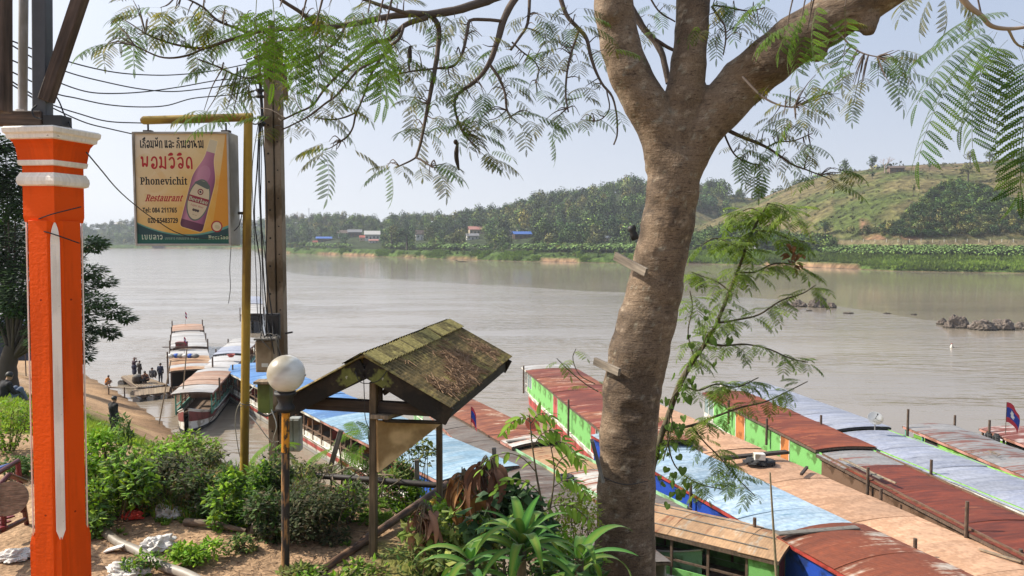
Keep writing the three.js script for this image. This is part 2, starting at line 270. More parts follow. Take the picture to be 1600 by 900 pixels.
function farH(px, o) {                                               // height o metres behind the water's edge in that column
  const ds = pl(SHORE, px), near = clamp(px > 430 ? 1 : 0.4, 0, 1);
  if (o < 0) return o * 0.35;
  let h = 2.2 * smooth(0, 3.5, o) + 3.2 * smooth(2, 14, o) + 1.6 * smooth(14, 40, o);
  const oR = px < 430 ? 330 : 400, hr = Math.max(0, elevAt(pl(RIDGE_Y, px), ds + oR) - 9 - 7);
  h += hr * smooth(40, oR, o) * (0.82 + 0.18 * smooth(40, oR, o)) * (1 - 0.5 * smooth(oR, oR + 300, o));
  if (px > 900) {
    const oG = 225, hg = elevAt(pl(GRASS_Y, px), ds + oG), amt = smooth(900, 1085, px);
    let q = o < 30 ? 5.4 + 2.2 * smooth(8, 30, o) : 0;
    if (o >= 30) { const t = (o - 30) / (oG - 30), base = 7.6 + 5.2 * smooth(0, 4, o - 30) * smooth(1240, 1300, px); q = o < 42 ? base : lerp(base, hg, Math.sin(clamp((o - 42) / (oG - 42), 0, 1) * Math.PI / 2) ** 0.92); if (t > 1) q = hg - (o - oG) * 0.16; }
    const g2 = o < 8 ? h : lerp(h, q, smooth(8, 14, o)); h = lerp(h, Math.max(h * Math.max(smooth(1260, 1050, px), smooth(250, 340, o) * smooth(1560, 1360, px)), g2), amt);
  }
  return h;
}
const farRough = (px, o) => { const ds = pl(SHORE, px), x = (px - 800) / FPX * (ds + o), z = -(ds + o); return farH(px, o) + (o > 1 ? 2.2 * fbm(x * 0.012, 2, z * 0.012, 4) * smooth(45, 90, o) + 0.35 * fbm(x * 0.1, 5, z * 0.1, 3) : 0); };
const farP = (px, o) => { const d = pl(SHORE, px) + o; return V((px - 800) / FPX * d, farRough(px, o), -d); };
const farPx = (px, py) => { for (let o = 0; o < 900; o += 1.5) { const p = farP(px, o); if (toPx(p)[1] <= py) return p; } return farP(px, 300); };  // ground seen at that pixel
{
  const O = [-14, -6, -2, 0, 1, 2, 3, 4.5, 6, 8, 10, 13, 17, 21, 25, 29, 30.5, 32, 34, 38, 41, 43, 46, 50, 55]; for (let o = 61; o < 1000; o += Math.max(6, o * 0.035)) O.push(o);
  const P = []; for (let p = -900; p <= 2600; p += p > 350 && p < 1700 ? 7 : 40) P.push(p);
  const pos = [], col = [], uv = [], idx = [], no = O.length;
  for (const p of P) for (const o of O) {
    const v = farP(p, o), x = v.x, z = v.z; pos.push(v.x, v.y, v.z); uv.push(v.x, v.z);
    const a = fbm(x * 0.03, 1, z * 0.03, 5), b = fbm(x * 0.11, 4, z * 0.11, 4);
    let c = [0.055, 0.075, 0.028];
    const sand = smooth(0.02, 0.16, fbm(x * 0.022, 7, z * 0.022, 3) + (p > 1240 && p < 1345 ? 0.5 : p > 1345 ? -0.6 : 0.05)) * smooth(5.0, 1.0, o);
    c = mix3([0.085, 0.135, 0.03], c, smooth(10, 26, o)); c = mix3(c, [0.36, 0.22, 0.13], sand); if (o < 0.5) c = [0.16, 0.105, 0.065];
    if (p > 1040) {
      const k = smooth(1040, 1100, p) * smooth(41, 47, o);
      let g = mix3([0.205, 0.17, 0.075], [0.105, 0.135, 0.034], smooth(-0.12, 0.28, a + 0.25 * b + (p > 1300 && p < 1440 && o < 190 ? 0.1 : -0.08)));
      g = mix3(g, [0.23, 0.165, 0.095], smooth(0.12, 0.4, fbm(x * 0.02, 20, z * 0.02, 4) + (o > 150 ? 0.12 : -0.08)));
      c = mix3(c, g, k);
      if (o > 29 && o < 43 && p > 1240) c = [0.20, 0.165, 0.09];
      if (o >= 43 && o < 62 && p > 1340 && p < 1520) c = mix3(c, [0.33, 0.19, 0.11], smooth(0.0, 0.3, b + 0.05 + (p < 1440 ? 0.12 : -0.1)));
    }
    const q = 1 + 0.55 * b; col.push(c[0] * q, c[1] * q, c[2] * q);
  }
  for (let i = 0; i < P.length - 1; i++) for (let k = 0; k < no - 1; k++) { const a = i * no + k, b = a + no; idx.push(a, b, a + 1, b, b + 1, a + 1); }
  const g = new THREE.BufferGeometry(); g.setAttribute('position', new THREE.Float32BufferAttribute(pos, 3)); g.setAttribute('color', new THREE.Float32BufferAttribute(col, 3)); g.setAttribute('uv', new THREE.Float32BufferAttribute(uv, 2)); g.setIndex(idx); g.computeVertexNormals();
  const fa = tfbm(41, 8, 8, 6), fmap = tex(512, (u, v) => 0.55 + 0.75 * (fa(u, v) - 0.18), 26), fb = tex(512, (u, v) => fa(u, v), 26, false);
  struct('hills', g, new THREE.MeshPhysicalMaterial({ roughness: 1, specularIntensity: 0.25, vertexColors: true, side: THREE.DoubleSide, map: fmap, bumpMap: fb, bumpScale: 2.2 }), 'far river bank rising to a wooded hill and a bare grassy hill');
}

const HS = [[568, 375, 11], [582, 375, 22], [493, 382, 8], [507, 377, 22], [555, 369, 20], [656, 375, 12], [744, 370, 24], [815, 370, 28], [950, 376, 12], [1139, 286, 12], [1178, 290, 36], [1197, 300, 10], [1172, 394, 13], [1287, 391, 9]];   // sight lines kept open to the houses
const hidesHouse = (px, v) => { const y = toPx(v)[1]; return HS.some(([hx, hy, w]) => Math.abs(px - hx) < w * 0.5 + 5 && y > hy - 3 && y < hy + 24); };
/* ---------- vegetation of the far bank ---------- */
function crownGeo(seed, n, { rx = 5, ry = 4.5, lobes = 9, leaf = 0.9, cols, sparse = 0, flat = 0.55 }) {   // lobed crown of leaf clumps, centre at 0
  const r = rngOf(seed), t = new Tris(), L = [], N = [];
  for (let i = 0; i < lobes; i++) { const d = rndDir(r); d.y = d.y * 0.9 + 0.12; const k = 0.62 * Math.cbrt(r()); L.push([V(d.x * rx * k, d.y * ry * k * 1.15, d.z * rx * k), rr(r, 0.28, 0.48), cols[Math.floor(r() * cols.length)]]); }
  for (let i = 0; i < n; i++) {
    const [c, s, col] = L[Math.floor(r() * lobes)], d = rndDir(r), k = Math.pow(r(), 0.25 + sparse);
    const p = V(c.x + d.x * rx * s * k, c.y + d.y * ry * s * k * 0.9, c.z + d.z * rx * s * k);
    const dir = d.clone().add(rndDir(r).multiplyScalar(0.8)).normalize(); dir.y -= 0.25; dir.normalize();
    t.leaf(p, dir, perp(dir, r), leaf * rr(r, 0.6, 1.35), leaf * rr(r, 0.5, 1.0), 0.2, tint(col, r, 0.22));
    const o = d.clone().multiplyScalar(0.75).add(V(p.x / rx, p.y / ry, p.z / rx).multiplyScalar(0.7)).normalize(); while (N.length < t.p.length) N.push(o.x, o.y, o.z);
  }
  const g = t.geo(), q = g.attributes.normal; for (let i = 0; i < q.count; i++) { const v = V(q.getX(i), q.getY(i), q.getZ(i)), o = V(N[i * 3], N[i * 3 + 1], N[i * 3 + 2]); if (v.dot(o) < 0) v.negate(); v.multiplyScalar(0.45).add(o).normalize(); q.setXYZ(i, v.x, v.y, v.z); }   // faces lean on the roundness of their clump
  return g;
}
const GREENS = [[0.080, 0.145, 0.030], [0.105, 0.17, 0.034], [0.13, 0.19, 0.042]], DARKS = [[0.048, 0.095, 0.028], [0.064, 0.115, 0.032]], OLIVE = [[0.22, 0.22, 0.075], [0.18, 0.195, 0.062]], DRY = [[0.16, 0.10, 0.065], [0.13, 0.095, 0.06]], LIME = [[0.12, 0.20, 0.036], [0.10, 0.175, 0.034]];
const CROWNS = [crownGeo(1, 480, { cols: GREENS }), crownGeo(2, 480, { cols: DARKS, ry: 5.5 }), crownGeo(3, 420, { cols: GREENS, rx: 4.2, ry: 6.2 }), crownGeo(4, 380, { cols: OLIVE, rx: 5, ry: 5.2 }), crownGeo(5, 420, { cols: DARKS, rx: 6, ry: 4.2 }), crownGeo(6, 360, { cols: LIME, rx: 4.5, ry: 4.5 })];
const BARE = (() => { const r = rngOf(9), l = []; const grow = (a, d, len, rad, lev) => { const b = a.clone().addScaledVector(d, len); l.push(rod(a, b, rad, rad * 0.65, 5)); if (lev < 4) for (let i = 0; i < 3; i++) grow(b, d.clone().add(rndDir(r).multiplyScalar(0.62)).setY(Math.max(d.y * 0.8, 0.15)).normalize(), len * rr(r, 0.6, 0.85), rad * 0.6, lev + 1); }; grow(V(0, 0, 0), V(0, 1, 0), 3.2, 0.3, 0); return join(l); })();
const trunkFar = rod(V(0, 0, 0), V(0, 1, 0), 0.45, 0.28, 6);
function farTree(label, p, h, w, crown, group, bare) {               // p on the ground, h total height, w crown width
  const t = thing('tree', label, 'tree', p, (p.x * 7.3) % 6, group);
  if (bare) { const m = mesh('crown', BARE, bare, t); m.scale.set(w / 9, h / 10.5, w / 9); return t; }
  const c = mesh('crown', CROWNS[crown], M.farLeaf, t), ch = h * 0.8; c.scale.set(w / 10.5, ch / 10.5, w / 10.5); c.position.y = h - ch * 0.5;
  const k = mesh('trunk', trunkFar, M.twig, t); k.scale.set(w / 10, h * 0.6, w / 10); return t;
}
function instanced(name, label, geo, material, list, colour) {       // list of [Vector3, scaleX, scaleY, turn]
  const im = new THREE.InstancedMesh(geo, material, list.length), m = new THREE.Matrix4(), q = new THREE.Quaternion(), c = new THREE.Color();
  list.forEach(([p, sx, sy, a], i) => { q.setFromAxisAngle(V(0, 1, 0), a); m.compose(p, q, V(sx, sy, sx)); im.setMatrixAt(i, m); if (colour) { const k = colour(p, i); c.setRGB(k[0], k[1], k[2]); im.setColorAt(i, c); } });
  return stuffMesh(name, im, label);
}
{
  const r = rngOf(77), kinds = CROWNS.map(() => []);
  const add = (px, o, s, k, h = 1) => { const p = farP(px, o); p.y += s * 4.2 * h; kinds[k].push([p, s, s * h, r() * 6.28]); };
  // forest hill and the wooded village behind the middle of the bank
  for (let i = 0; i < 2900; i++) {
    const px = rr(r, 425, 1420), o = 42 + 400 * Math.pow(r(), 0.85), v = farP(px, o), n = fbm(v.x * 0.012, 6, v.z * 0.012, 3);
    if (px > 1060 && (o < 255 || px > 1420) && toPx(v)[1] > pl(GRASS_Y, px) - 40) continue;
    if (px < 840 && o > 45 && o < 150 && r() < 0.45) continue; if (hidesHouse(px, v)) continue;
    const q = r(); add(px, o, (r() < 0.25 ? rr(r, 1.15, 1.7) : rr(r, 0.5, 1.1)) * (px < 760 ? 0.9 : 1), n > 0.1 && q < 0.55 ? 3 : q < 0.3 ? 1 : q < 0.5 ? 4 : q < 0.75 ? 0 : q < 0.9 ? 2 : 5, rr(r, 0.85, 1.35));
  }
  for (let i = 0; i < 900; i++) { const px = rr(r, -300, 430), o = 14 + 380 * r(); add(px, o, rr(r, 0.8, 1.7), Math.floor(r() * 5), rr(r, 0.8, 1.2)); }
  // bushes along the shore below the village, the belt at the foot of the grassy hill, the dark thicket on its flank
  for (let i = 0; i < 1300; i++) { const px = rr(r, 440, 1075), o = 5 + 42 * r(); if (fbm(px * 0.02, 3, o * 0.05, 2) > -0.04 && !hidesHouse(px, farP(px, o))) add(px, o, rr(r, 0.15, 0.32) + (o > 18 ? 0.3 * r() : 0), [0, 5, 3, 1, 0][Math.floor(r() * 5)], 1.0); }
  for (let i = 0; i < 330; i++) { const px = rr(r, 1075, 1300), o = 20 + 62 * r() * smooth(1330, 1120, px); add(px, o, rr(r, 0.4, 0.95), [0, 5, 1, 0, 2][Math.floor(r() * 5)], 1.1); }
  for (let i = 0; i < 5200; i++) {
    const px = rr(r, 1300, 1780), o = 44 + 170 * r(), y = toPx(farP(px, o))[1];
    const top = pl([[1300, 372], [1340, 362], [1400, 350], [1425, 325], [1450, 300], [1490, 283], [1530, 290], [1580, 316], [1600, 320], [1800, 330]], px), low = pl([[1300, 378], [1340, 366], [1420, 371], [1500, 374], [1600, 378], [1800, 390]], px);
    if (y < top + 5 || y > low + 2) continue;
    add(px, o, rr(r, 0.3, 0.7), y > 340 ? [3, 0, 1, 3, 4][Math.floor(r() * 5)] : [0, 1, 4, 0, 5][Math.floor(r() * 5)], 0.9);
  }
  for (let i = 0; i < 90; i++) { const px = rr(r, 1545, 1720), o = rr(r, 205, 330); add(px, o, rr(r, 0.35, 0.9), [0, 3, 5, 1][i % 4], 1); }
  for (let i = 0; i < 130; i++) { const px = rr(r, 1590, 1760), o = rr(r, 120, 200); add(px, o, rr(r, 0.4, 0.8), [1, 4, 1, 0][i % 4], 1); }
  const names = ['mixed green wood over the far hill and village', 'dark green wood over the far hill and village', 'tall narrow crowns standing through the far wood', 'dry olive crowns scattered through the far wood', 'broad dark crowns of the far wood and thicket', 'light green crowns and bushes above the far shore'];
  kinds.forEach((l, k) => instanced('forest', names[k], CROWNS[k], M.farLeaf, l, () => { const b = rr(r, 0.5, 1.65), w = rr(r, -0.16, 0.2); return [b * (1 + w), b, b * (1 - w)]; }));
  // grass on the bank
  const tuft = (() => { const t = new Tris(), q = rngOf(5); for (let i = 0; i < 46; i++) { const a = q() * 6.28, p = V(Math.cos(a) * q() * 0.9, 0, Math.sin(a) * q() * 0.9), d = V(Math.cos(a) * 0.5, 1, Math.sin(a) * 0.5).add(rndDir(q).multiplyScalar(0.35)).normalize(); t.leaf(p, d, perp(d, q), rr(q, 0.8, 1.7), 0.28, 0.2, tint([0.17, 0.27, 0.03], q, 0.3)); } return t.geo(); })();
  const G = [];
  for (let i = 0; i < 5200; i++) { const px = i < 3200 ? rr(r, 1030, 1760) : rr(r, 430, 1040), o = rr(r, 1.2, i < 3200 ? 15 : 12), p = farP(px, o), n = fbm(p.x * 0.022, 7, p.z * 0.022, 3); if (px > 1240 && px < 1345 && o < 4.5) continue; if (px < 1040 && (n > 0.02 || fbm(p.x * 0.04, 11, p.z * 0.04, 2) < -0.05)) continue; const s = rr(r, 0.7, 1.5); G.push([p, s, s * rr(r, 0.6, 1.2), r() * 6]); }
  instanced('grass', 'tall bright green grass along the far water edge', tuft, M.farLeaf, G, (p) => { const k = 0.85 + 0.9 * fbm(p.x * 0.05, 3, p.z * 0.05, 3); return [k * 1.05, k, k]; });
  const shrub = crownGeo(31, 60, { rx: 1, ry: 0.8, lobes: 5, leaf: 0.55, cols: [[0.10, 0.13, 0.035], [0.13, 0.13, 0.045]] });
  const H = []; for (let i = 0; i < 1500; i++) { const px = rr(r, 1085, 1780), o = 46 + 190 * r(), p = farP(px, o); if (fbm(p.x * 0.03, 1, p.z * 0.03, 4) + 0.35 * (r() - 0.6) < 0) continue; const s = rr(r, 0.35, 1.0); p.y += s * 0.3; H.push([p, s, s, r() * 6]); }
  instanced('undergrowth', 'low dry scrub dotted over the grassy hill', shrub, M.farLeaf, H, () => { const b = rr(r, 0.6, 1.3); return [b, b * 0.95, b * 0.9]; });
  // banana plants
  const banana = (() => { const t = new Tris(), q = rngOf(6); for (let i = 0; i < 9; i++) { const a = i * 2.4, out = V(Math.cos(a), 0, Math.sin(a)); let p = V(0, 1.4, 0), e = rr(q, 0.7, 1.25); const col = tint([0.12, 0.21, 0.045], q, 0.35); const side = V(-out.z, 0, out.x); for (let s = 0; s < 5; s++) { const d = out.clone().multiplyScalar(Math.cos(e)).add(V(0, Math.sin(e), 0)), n = p.clone().addScaledVector(d, 0.5), w0 = [0.12, 0.34, 0.38, 0.33, 0.2][s], w1 = [0.34, 0.38, 0.33, 0.2, 0.02][s]; const A = p.clone().addScaledVector(side, w0), B = p.clone().addScaledVector(side, -w0), C = n.clone().addScaledVector(side, w1), D = n.clone().addScaledVector(side, -w1); t.tri(A, B, C, col); t.tri(B, D, C, col); p = n; e -= 0.42; } } const tr = []; for (let i = 0; i < 5; i++) { const a0 = i * 1.257, a1 = a0 + 1.257; t.tri(V(0.14 * Math.cos(a0), 0, 0.14 * Math.sin(a0)), V(0.14 * Math.cos(a1), 0, 0.14 * Math.sin(a1)), V(0, 1.7, 0), [0.11, 0.11, 0.045]); } return t.geo(); })();
  const B = []; for (let i = 0; i < 1500; i++) { const right = i < 950, px = right ? rr(r, 1285, 1760) : rr(r, 480, 1080), o = right ? rr(r, 12, 29) : rr(r, 14, 40), p = farP(px, o); if (!right && fbm(px * 0.012, 9, o * 0.03, 2) < -0.08) continue; const s = rr(r, 0.9, 1.55) * (right ? 1 : 1.2); p.y -= 0.1; B.push([p, s, s, r() * 6]); }
  instanced('vegetation', 'banana plantation in a belt above the far bank grass', banana, M.farLeaf, B, () => { const b = rr(r, 0.7, 1.35); return [b * 1.05, b, b]; });
}
{ // trees one can tell apart
  const g = (px, py) => farPx(px, py);
  const bare = mat([0.30, 0.22, 0.17], 0.9), pinkBare = mat([0.36, 0.27, 0.24], 0.9);
  const T1 = (label, px, base, top, wpx, crown, b) => { const p = g(px, base), d = -p.z, h = (base - top) / FPX * d * 1.02; farTree(label, p, Math.max(3, h), wpx / FPX * d, crown, null, b); };
  T1('bare pale tree beside the thin mast above the far village', 469, 350, 328, 24, 0, bare);
  T1('dark pointed tree standing highest over the far village', 646, 352, 331, 15, 2);
  T1('small lollipop tree on a bare stem on the village skyline', 686, 345, 332, 9, 1);
  T1('tall flat-topped tree on the skyline where the wooded hill begins', 775, 336, 317, 17, 0);
  T1('tall tree just uphill of the flat-topped skyline tree', 720, 345, 328, 10, 2);
  T1('huge dark rain tree at the water edge below the village', 636, 391, 352, 34, 4);
  T1('olive bamboo clump beside the huge dark rain tree', 612, 388, 352, 30, 3);
  T1('dark round tree beside the small white house', 690, 387, 362, 22, 1);
  T1('broad green tree at the foot of the wooded hill near the blue roof', 852, 385, 342, 40, 0);
  T1('rust brown tree at the foot of the wooded hill', 925, 384, 350, 30, 3, null);
  T1('dark spreading tree below the grassy hill beside the trunk', 1125, 392, 352, 46, 4);
  T1('dark round tree where the hill road starts', 1288, 372, 346, 26, 1);
  T1('dark green tree with a bare stem on the grassy hilltop', 1358, 268, 243, 20, 1);
  T1('leafless pinkish tree next to the hilltop hut', 1378, 270, 241, 24, 0, pinkBare);
  T1('small dark tree at the brow of the grassy hill', 1317, 272, 248, 13, 1);
  T1('tall brown leaning tree on the hilltop', 1510, 262, 235, 21, 3);
  T1('grey green tree in front of the tall brown hilltop tree', 1508, 285, 256, 30, 3);
  T1('thin sapling on the open hilltop slope', 1447, 270, 252, 8, 0);
  T1('pale feathery tree on the hilltop skyline', 1540, 258, 236, 22, 5);
  T1('dark bush below the leafless hilltop tree', 1359, 280, 268, 13, 1);
  T1('withered bush halfway down the grassy hill', 1424, 309, 288, 8, 3);
}
{ // mast, houses, hut, small things of the far bank
  const p = farPx(484, 352), t = thing('mast', 'thin radio mast on the skyline above the far village', 'mast', p); const h = 26 / FPX * -p.z;
  mesh('pole', rod(V(0, 0, 0), V(0, h, 0), 0.45, 0.3, 6), M.steel, t); mesh('antenna', join([box(2.2, 0.5, 0.8, 0, h - 0.6, 0), box(0.6, 1.4, 0.6, 0, h - 1.5, 0)]), M.white, t);
  const RF = { rust: mat([0.20, 0.085, 0.055], 0.8), grey: mat([0.17, 0.165, 0.17], 0.7), red: mat([0.34, 0.09, 0.065], 0.75), blue: mat([0.03, 0.10, 0.34], 0.6), pale: mat([0.42, 0.40, 0.37], 0.7), brown: mat([0.10, 0.07, 0.055], 0.85), pink: mat([0.34, 0.15, 0.12], 0.8) };
  const WL = { white: mat([0.50, 0.48, 0.45], 0.85), cream: mat([0.40, 0.32, 0.23], 0.85), brown: mat([0.13, 0.085, 0.06], 0.9), blue: mat([0.20, 0.28, 0.40], 0.85) };
  const win = mat([0.03, 0.035, 0.04], 0.3);
  function house(label, px, py, wpx, hpx, roof, wall, turn = 0.2, cat = 'house', name = 'house') {
    const q = farPx(px, py), d = -q.z, w = wpx / FPX * d, hh = hpx / FPX * d, wh = hh * 0.6, dp = w * 0.7, t = thing(name, label, cat, [q.x, q.y - 0.6, q.z], turn);
    mesh('wall', box(w, wh + 1, dp, 0, wh / 2 + 0.1, 0), WL[wall], t);
    const s = new THREE.Shape(); s.moveTo(-dp * 0.66, 0); s.lineTo(0, hh * 0.42); s.lineTo(dp * 0.66, 0); s.lineTo(dp * 0.66, -0.25); s.lineTo(0, hh * 0.42 - 0.3); s.lineTo(-dp * 0.66, -0.25);
    const rg = new THREE.ExtrudeGeometry(s, { depth: w * 1.14, bevelEnabled: false }); rg.translate(0, 0, -w * 0.57); rg.rotateY(Math.PI / 2); rg.translate(0, wh + 0.62, 0); mesh('roof', rg, RF[roof], t);
    const nW = Math.max(2, Math.min(4, Math.round(w / 3.2)));
    for (let i = 0; i < nW; i++) { const x = (i + 0.5) / nW * w - w / 2; i === 1 ? mesh('door', box(w * 0.1, wh * 0.7, 0.12, x, wh * 0.36, dp / 2 + 0.05), win, t) : mesh('window', box(w * 0.13, wh * 0.34, 0.12, x, wh * 0.6, dp / 2 + 0.05), win, t); }
    return t;
  }
  house('house with a bright red roof standing lowest by the far shore', 568, 376, 11, 8, 'red', 'cream');
  house('white two storey house with a pale roof in the far village', 582, 375, 22, 14, 'pale', 'white');
  house('low house with a pink red awning in front of the white house', 584, 379, 14, 5, 'pink', 'white');
  house('small orange tarpaulin hut by the sandbank of the far village', 493, 382, 7, 6, 'red', 'cream', 0.4, 'hut', 'hut');
  house('long house with a dull blue roof among the village trees', 507, 377, 22, 7, 'blue', 'brown');
  house('brown roofed house behind the dull blue roof', 510, 368, 20, 9, 'brown', 'cream');
  house('grey roofed house above the red roof by the shore', 555, 369, 20, 10, 'grey', 'brown');
  house('brown house under the trees behind the white house', 540, 371, 22, 11, 'brown', 'white');
  house('tall white wall of a small house between dark trees', 656, 375, 12, 15, 'brown', 'white');
  house('house with a stepped red roof at the edge of the wooded hill', 744, 366, 22, 12, 'pink', 'cream');
  house('pale balcony house below the stepped red roof', 738, 374, 18, 9, 'grey', 'white');
  house('house with a vivid blue roof at the foot of the wooded hill', 815, 372, 26, 10, 'blue', 'brown');
  house('grey roofed house just above the vivid blue roof', 818, 364, 20, 8, 'grey', 'white');
  house('grey house half hidden at the edge of the trees near the blue roof', 800, 368, 10, 8, 'grey', 'cream');
  house('small house by the rust brown tree', 950, 376, 12, 7, 'pale', 'cream');
  house('small white chapel-like house on the ridge', 1139, 286, 10, 9, 'pale', 'white', 0.9);
  house('long pavilion with two pale hipped roofs on the ridge', 1178, 290, 34, 11, 'pale', 'brown', 0.1);
  house('white gable on the ridge where the grassy hill meets the wood', 1197, 300, 10, 8, 'pale', 'white', 0.6);
  house('small hut with a rusty roof beside the banana belt', 1287, 391, 9, 6, 'rust', 'brown', 0.3, 'hut', 'hut');
  house('low white hut among the bushes below the grassy hill', 1172, 394, 13, 8, 'pale', 'white', 0.2, 'hut', 'hut');
  house('dark thatched hut alone on the grassy hilltop', 1395, 269, 21, 9, 'brown', 'brown', -0.15, 'hut', 'hut');
  house('red roofed landing house on the hazy opposite shore', 248, 387, 16, 5, 'red', 'brown');
  house('long roof on top of the hazy distant hill', 392, 352, 26, 9, 'grey', 'white');
  house('pale block with stepped roof on the distant hazy hill', 195, 342, 20, 7, 'pale', 'white');
  // fence posts along the hill road
  for (let i = 0; i < 15; i++) { const q = farP(1330 + i * 18, 33); const f = mesh('fence_post', rod(V(0, 0, 0), V(0, 1.5, 0), 0.09, 0.08, 5), M.white); f.position.copy(q); meta(f, 'small white post in the row along the hill road', 'post', 'white posts along the hill road'); }
}

/* ---------- rocks in the river ---------- */
{
  const rockM = mat([1, 1, 1], 0.9, { vertexColors: true, bumpMap: rep(T.grainB, 3), bumpScale: 0.05 });
  function rock(label, px, py, wpx, hpx, seed, group) {
    const p = onPlane(px, py, 0), d = -p.z, w = wpx / FPX * d, h = hpx / FPX * d, g = new THREE.IcosahedronGeometry(1, 16), q = g.attributes.position;
    for (let i = 0; i < q.count; i++) { const x = q.getX(i), y = q.getY(i), z = q.getZ(i), a = 1 + 0.55 * fbm(x * 1.3 + seed, y * 1.3, z * 1.3, 3) - 0.25 * Math.abs(n3(x * 3 + seed, y * 2.4, z * 3)) + 0.10 * fbm(x * 6, y * 6 + seed, z * 6, 3); q.setXYZ(i, x * a * w / 2, Math.max(-0.6, y * a * h * 1.02), z * a * w * 0.36); }
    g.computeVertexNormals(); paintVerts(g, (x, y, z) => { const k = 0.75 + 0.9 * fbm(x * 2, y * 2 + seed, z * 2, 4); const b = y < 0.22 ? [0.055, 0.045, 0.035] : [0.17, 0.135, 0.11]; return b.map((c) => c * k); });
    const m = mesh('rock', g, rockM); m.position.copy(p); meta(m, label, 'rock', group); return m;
  }
  rock('largest pale boulder of the smaller reef below the grassy hill', 1278, 480, 32, 15, 1, 'rocks standing in the river');
  rock('low dark rock touching the smaller reef boulder', 1248, 479, 24, 9, 2, 'rocks standing in the river');
  rock('outlying low rock of the smaller reef, half behind the leafy sapling', 1227, 477, 16, 7, 3, 'rocks standing in the river');
  rock('small rock at the outer end of the smaller reef', 1299, 481, 15, 9, 9, 'rocks standing in the river');
  rock('tall square boulder of the larger reef', 1494, 512, 36, 21, 4, 'rocks standing in the river');
  rock('long rounded boulder in the middle of the larger reef', 1535, 515, 44, 17, 5, 'rocks standing in the river');
  rock('dark boulder beside the long rounded one in the larger reef', 1566, 515, 36, 18, 6, 'rocks standing in the river');
  rock('low rock at the open end of the larger reef', 1472, 507, 16, 9, 7, 'rocks standing in the river');
  rock('rock cut by the frame at the end of the larger reef', 1598, 514, 26, 10, 8, 'rocks standing in the river');
  rock('flat wet stone in open water between the two reefs', 1326, 490, 18, 2.5, 10, 'flat stones awash between the reefs');
  rock('tiny stone awash just outside the smaller reef', 1264, 486, 11, 2, 11, 'flat stones awash between the reefs');
  rock('flat stone awash nearer to the larger reef', 1428, 492, 9, 2, 12, 'flat stones awash between the reefs');
  rock('sliver of stone awash midway between the reefs', 1386, 490, 12, 1.5, 13, 'flat stones awash between the reefs');
  // floating bottle-like scrap, far skiff
  const f = thing('buoy', 'small white float drifting on open water below the reefs', 'buoy', onPlane(1487, 543, 0));
  const lg = new THREE.LatheGeometry([[0, -0.1], [0.16, -0.08], [0.2, 0.05], [0.15, 0.22], [0.07, 0.3], [0.07, 0.42], [0, 0.43]].map(([a, b]) => new THREE.Vector2(a, b)), 10); mesh('float', lg, M.white, f); mesh('cap', moved(new THREE.CylinderGeometry(0.08, 0.08, 0.08, 10), 0, 0.46, 0), M.red, f);
  const sk = thing('skiff', 'tiny dark skiff with a wake near the far bank', 'skiff', onPlane(722, 409, 0), 1.5);
  const sh = new THREE.Shape(); sh.moveTo(-4.5, 0.5); sh.quadraticCurveTo(0, -0.5, 4.5, 0.6); sh.lineTo(4.2, 0.7); sh.quadraticCurveTo(0, 0.15, -4.3, 0.6);
  const sg = new THREE.ExtrudeGeometry(sh, { depth: 1, bevelEnabled: false }); sg.translate(0, 0, -0.5); sg.rotateY(Math.PI / 2); mesh('hull', sg, M.dark, sk); mesh('motor', box(0.4, 0.5, 0.6, 0, 0.8, -3.2), M.black, sk);
}

/* ---------- roof sheet metals ---------- */
function roofTex(seed, base, rust, cover, { light = null, lightCover = 0, streak = 1, metres = 5 } = {}) {   // weathered sheet: paint, rust in streaks across the boat, bare patches
  const a = tfbm(seed, 3, 4, 5), b = tfbm(seed + 1, 4, 34, 4), c = tfbm(seed + 2, 40, 40, 3), e = tfbm(seed + 3, 3, 12, 5);
  const t = tex(512, (u, v) => {
    const n = 0.55 * a(u, v) + 0.45 * streak * b(u, v) + (1 - streak) * 0.45 * c(u, v), k = c(u, v);
    let q = mix3(base, rust, smooth(1 - cover - 0.09, 1 - cover + 0.09, n + 0.12 * (k - 0.5)));
    if (light) q = mix3(q, light, smooth(1 - lightCover - 0.05, 1 - lightCover + 0.05, 0.5 * e(u, v) + 0.5 * b(u + 0.37, v) + 0.1 * (k - 0.5)));
    const s = 0.84 + 0.32 * k * 0.6 + 0.22 * (b(u + 0.2, v + 0.5) - 0.5); return q.map((x) => x * s);
  }, metres); return t;
}
const dent = tfbm(301, 5, 6, 4), RB = tex(512, (u, v) => 0.86 * dent(u, v) + 0.14 * (0.5 + 0.5 * Math.sin(v * Math.PI * 2 * 30)), 3, false);
const roofMat = (t, rough = 0.75) => { const m = mat([0.68, 0.68, 0.68], rough, { map: t, bumpMap: RB, bumpScale: 0.03 }); return m; };
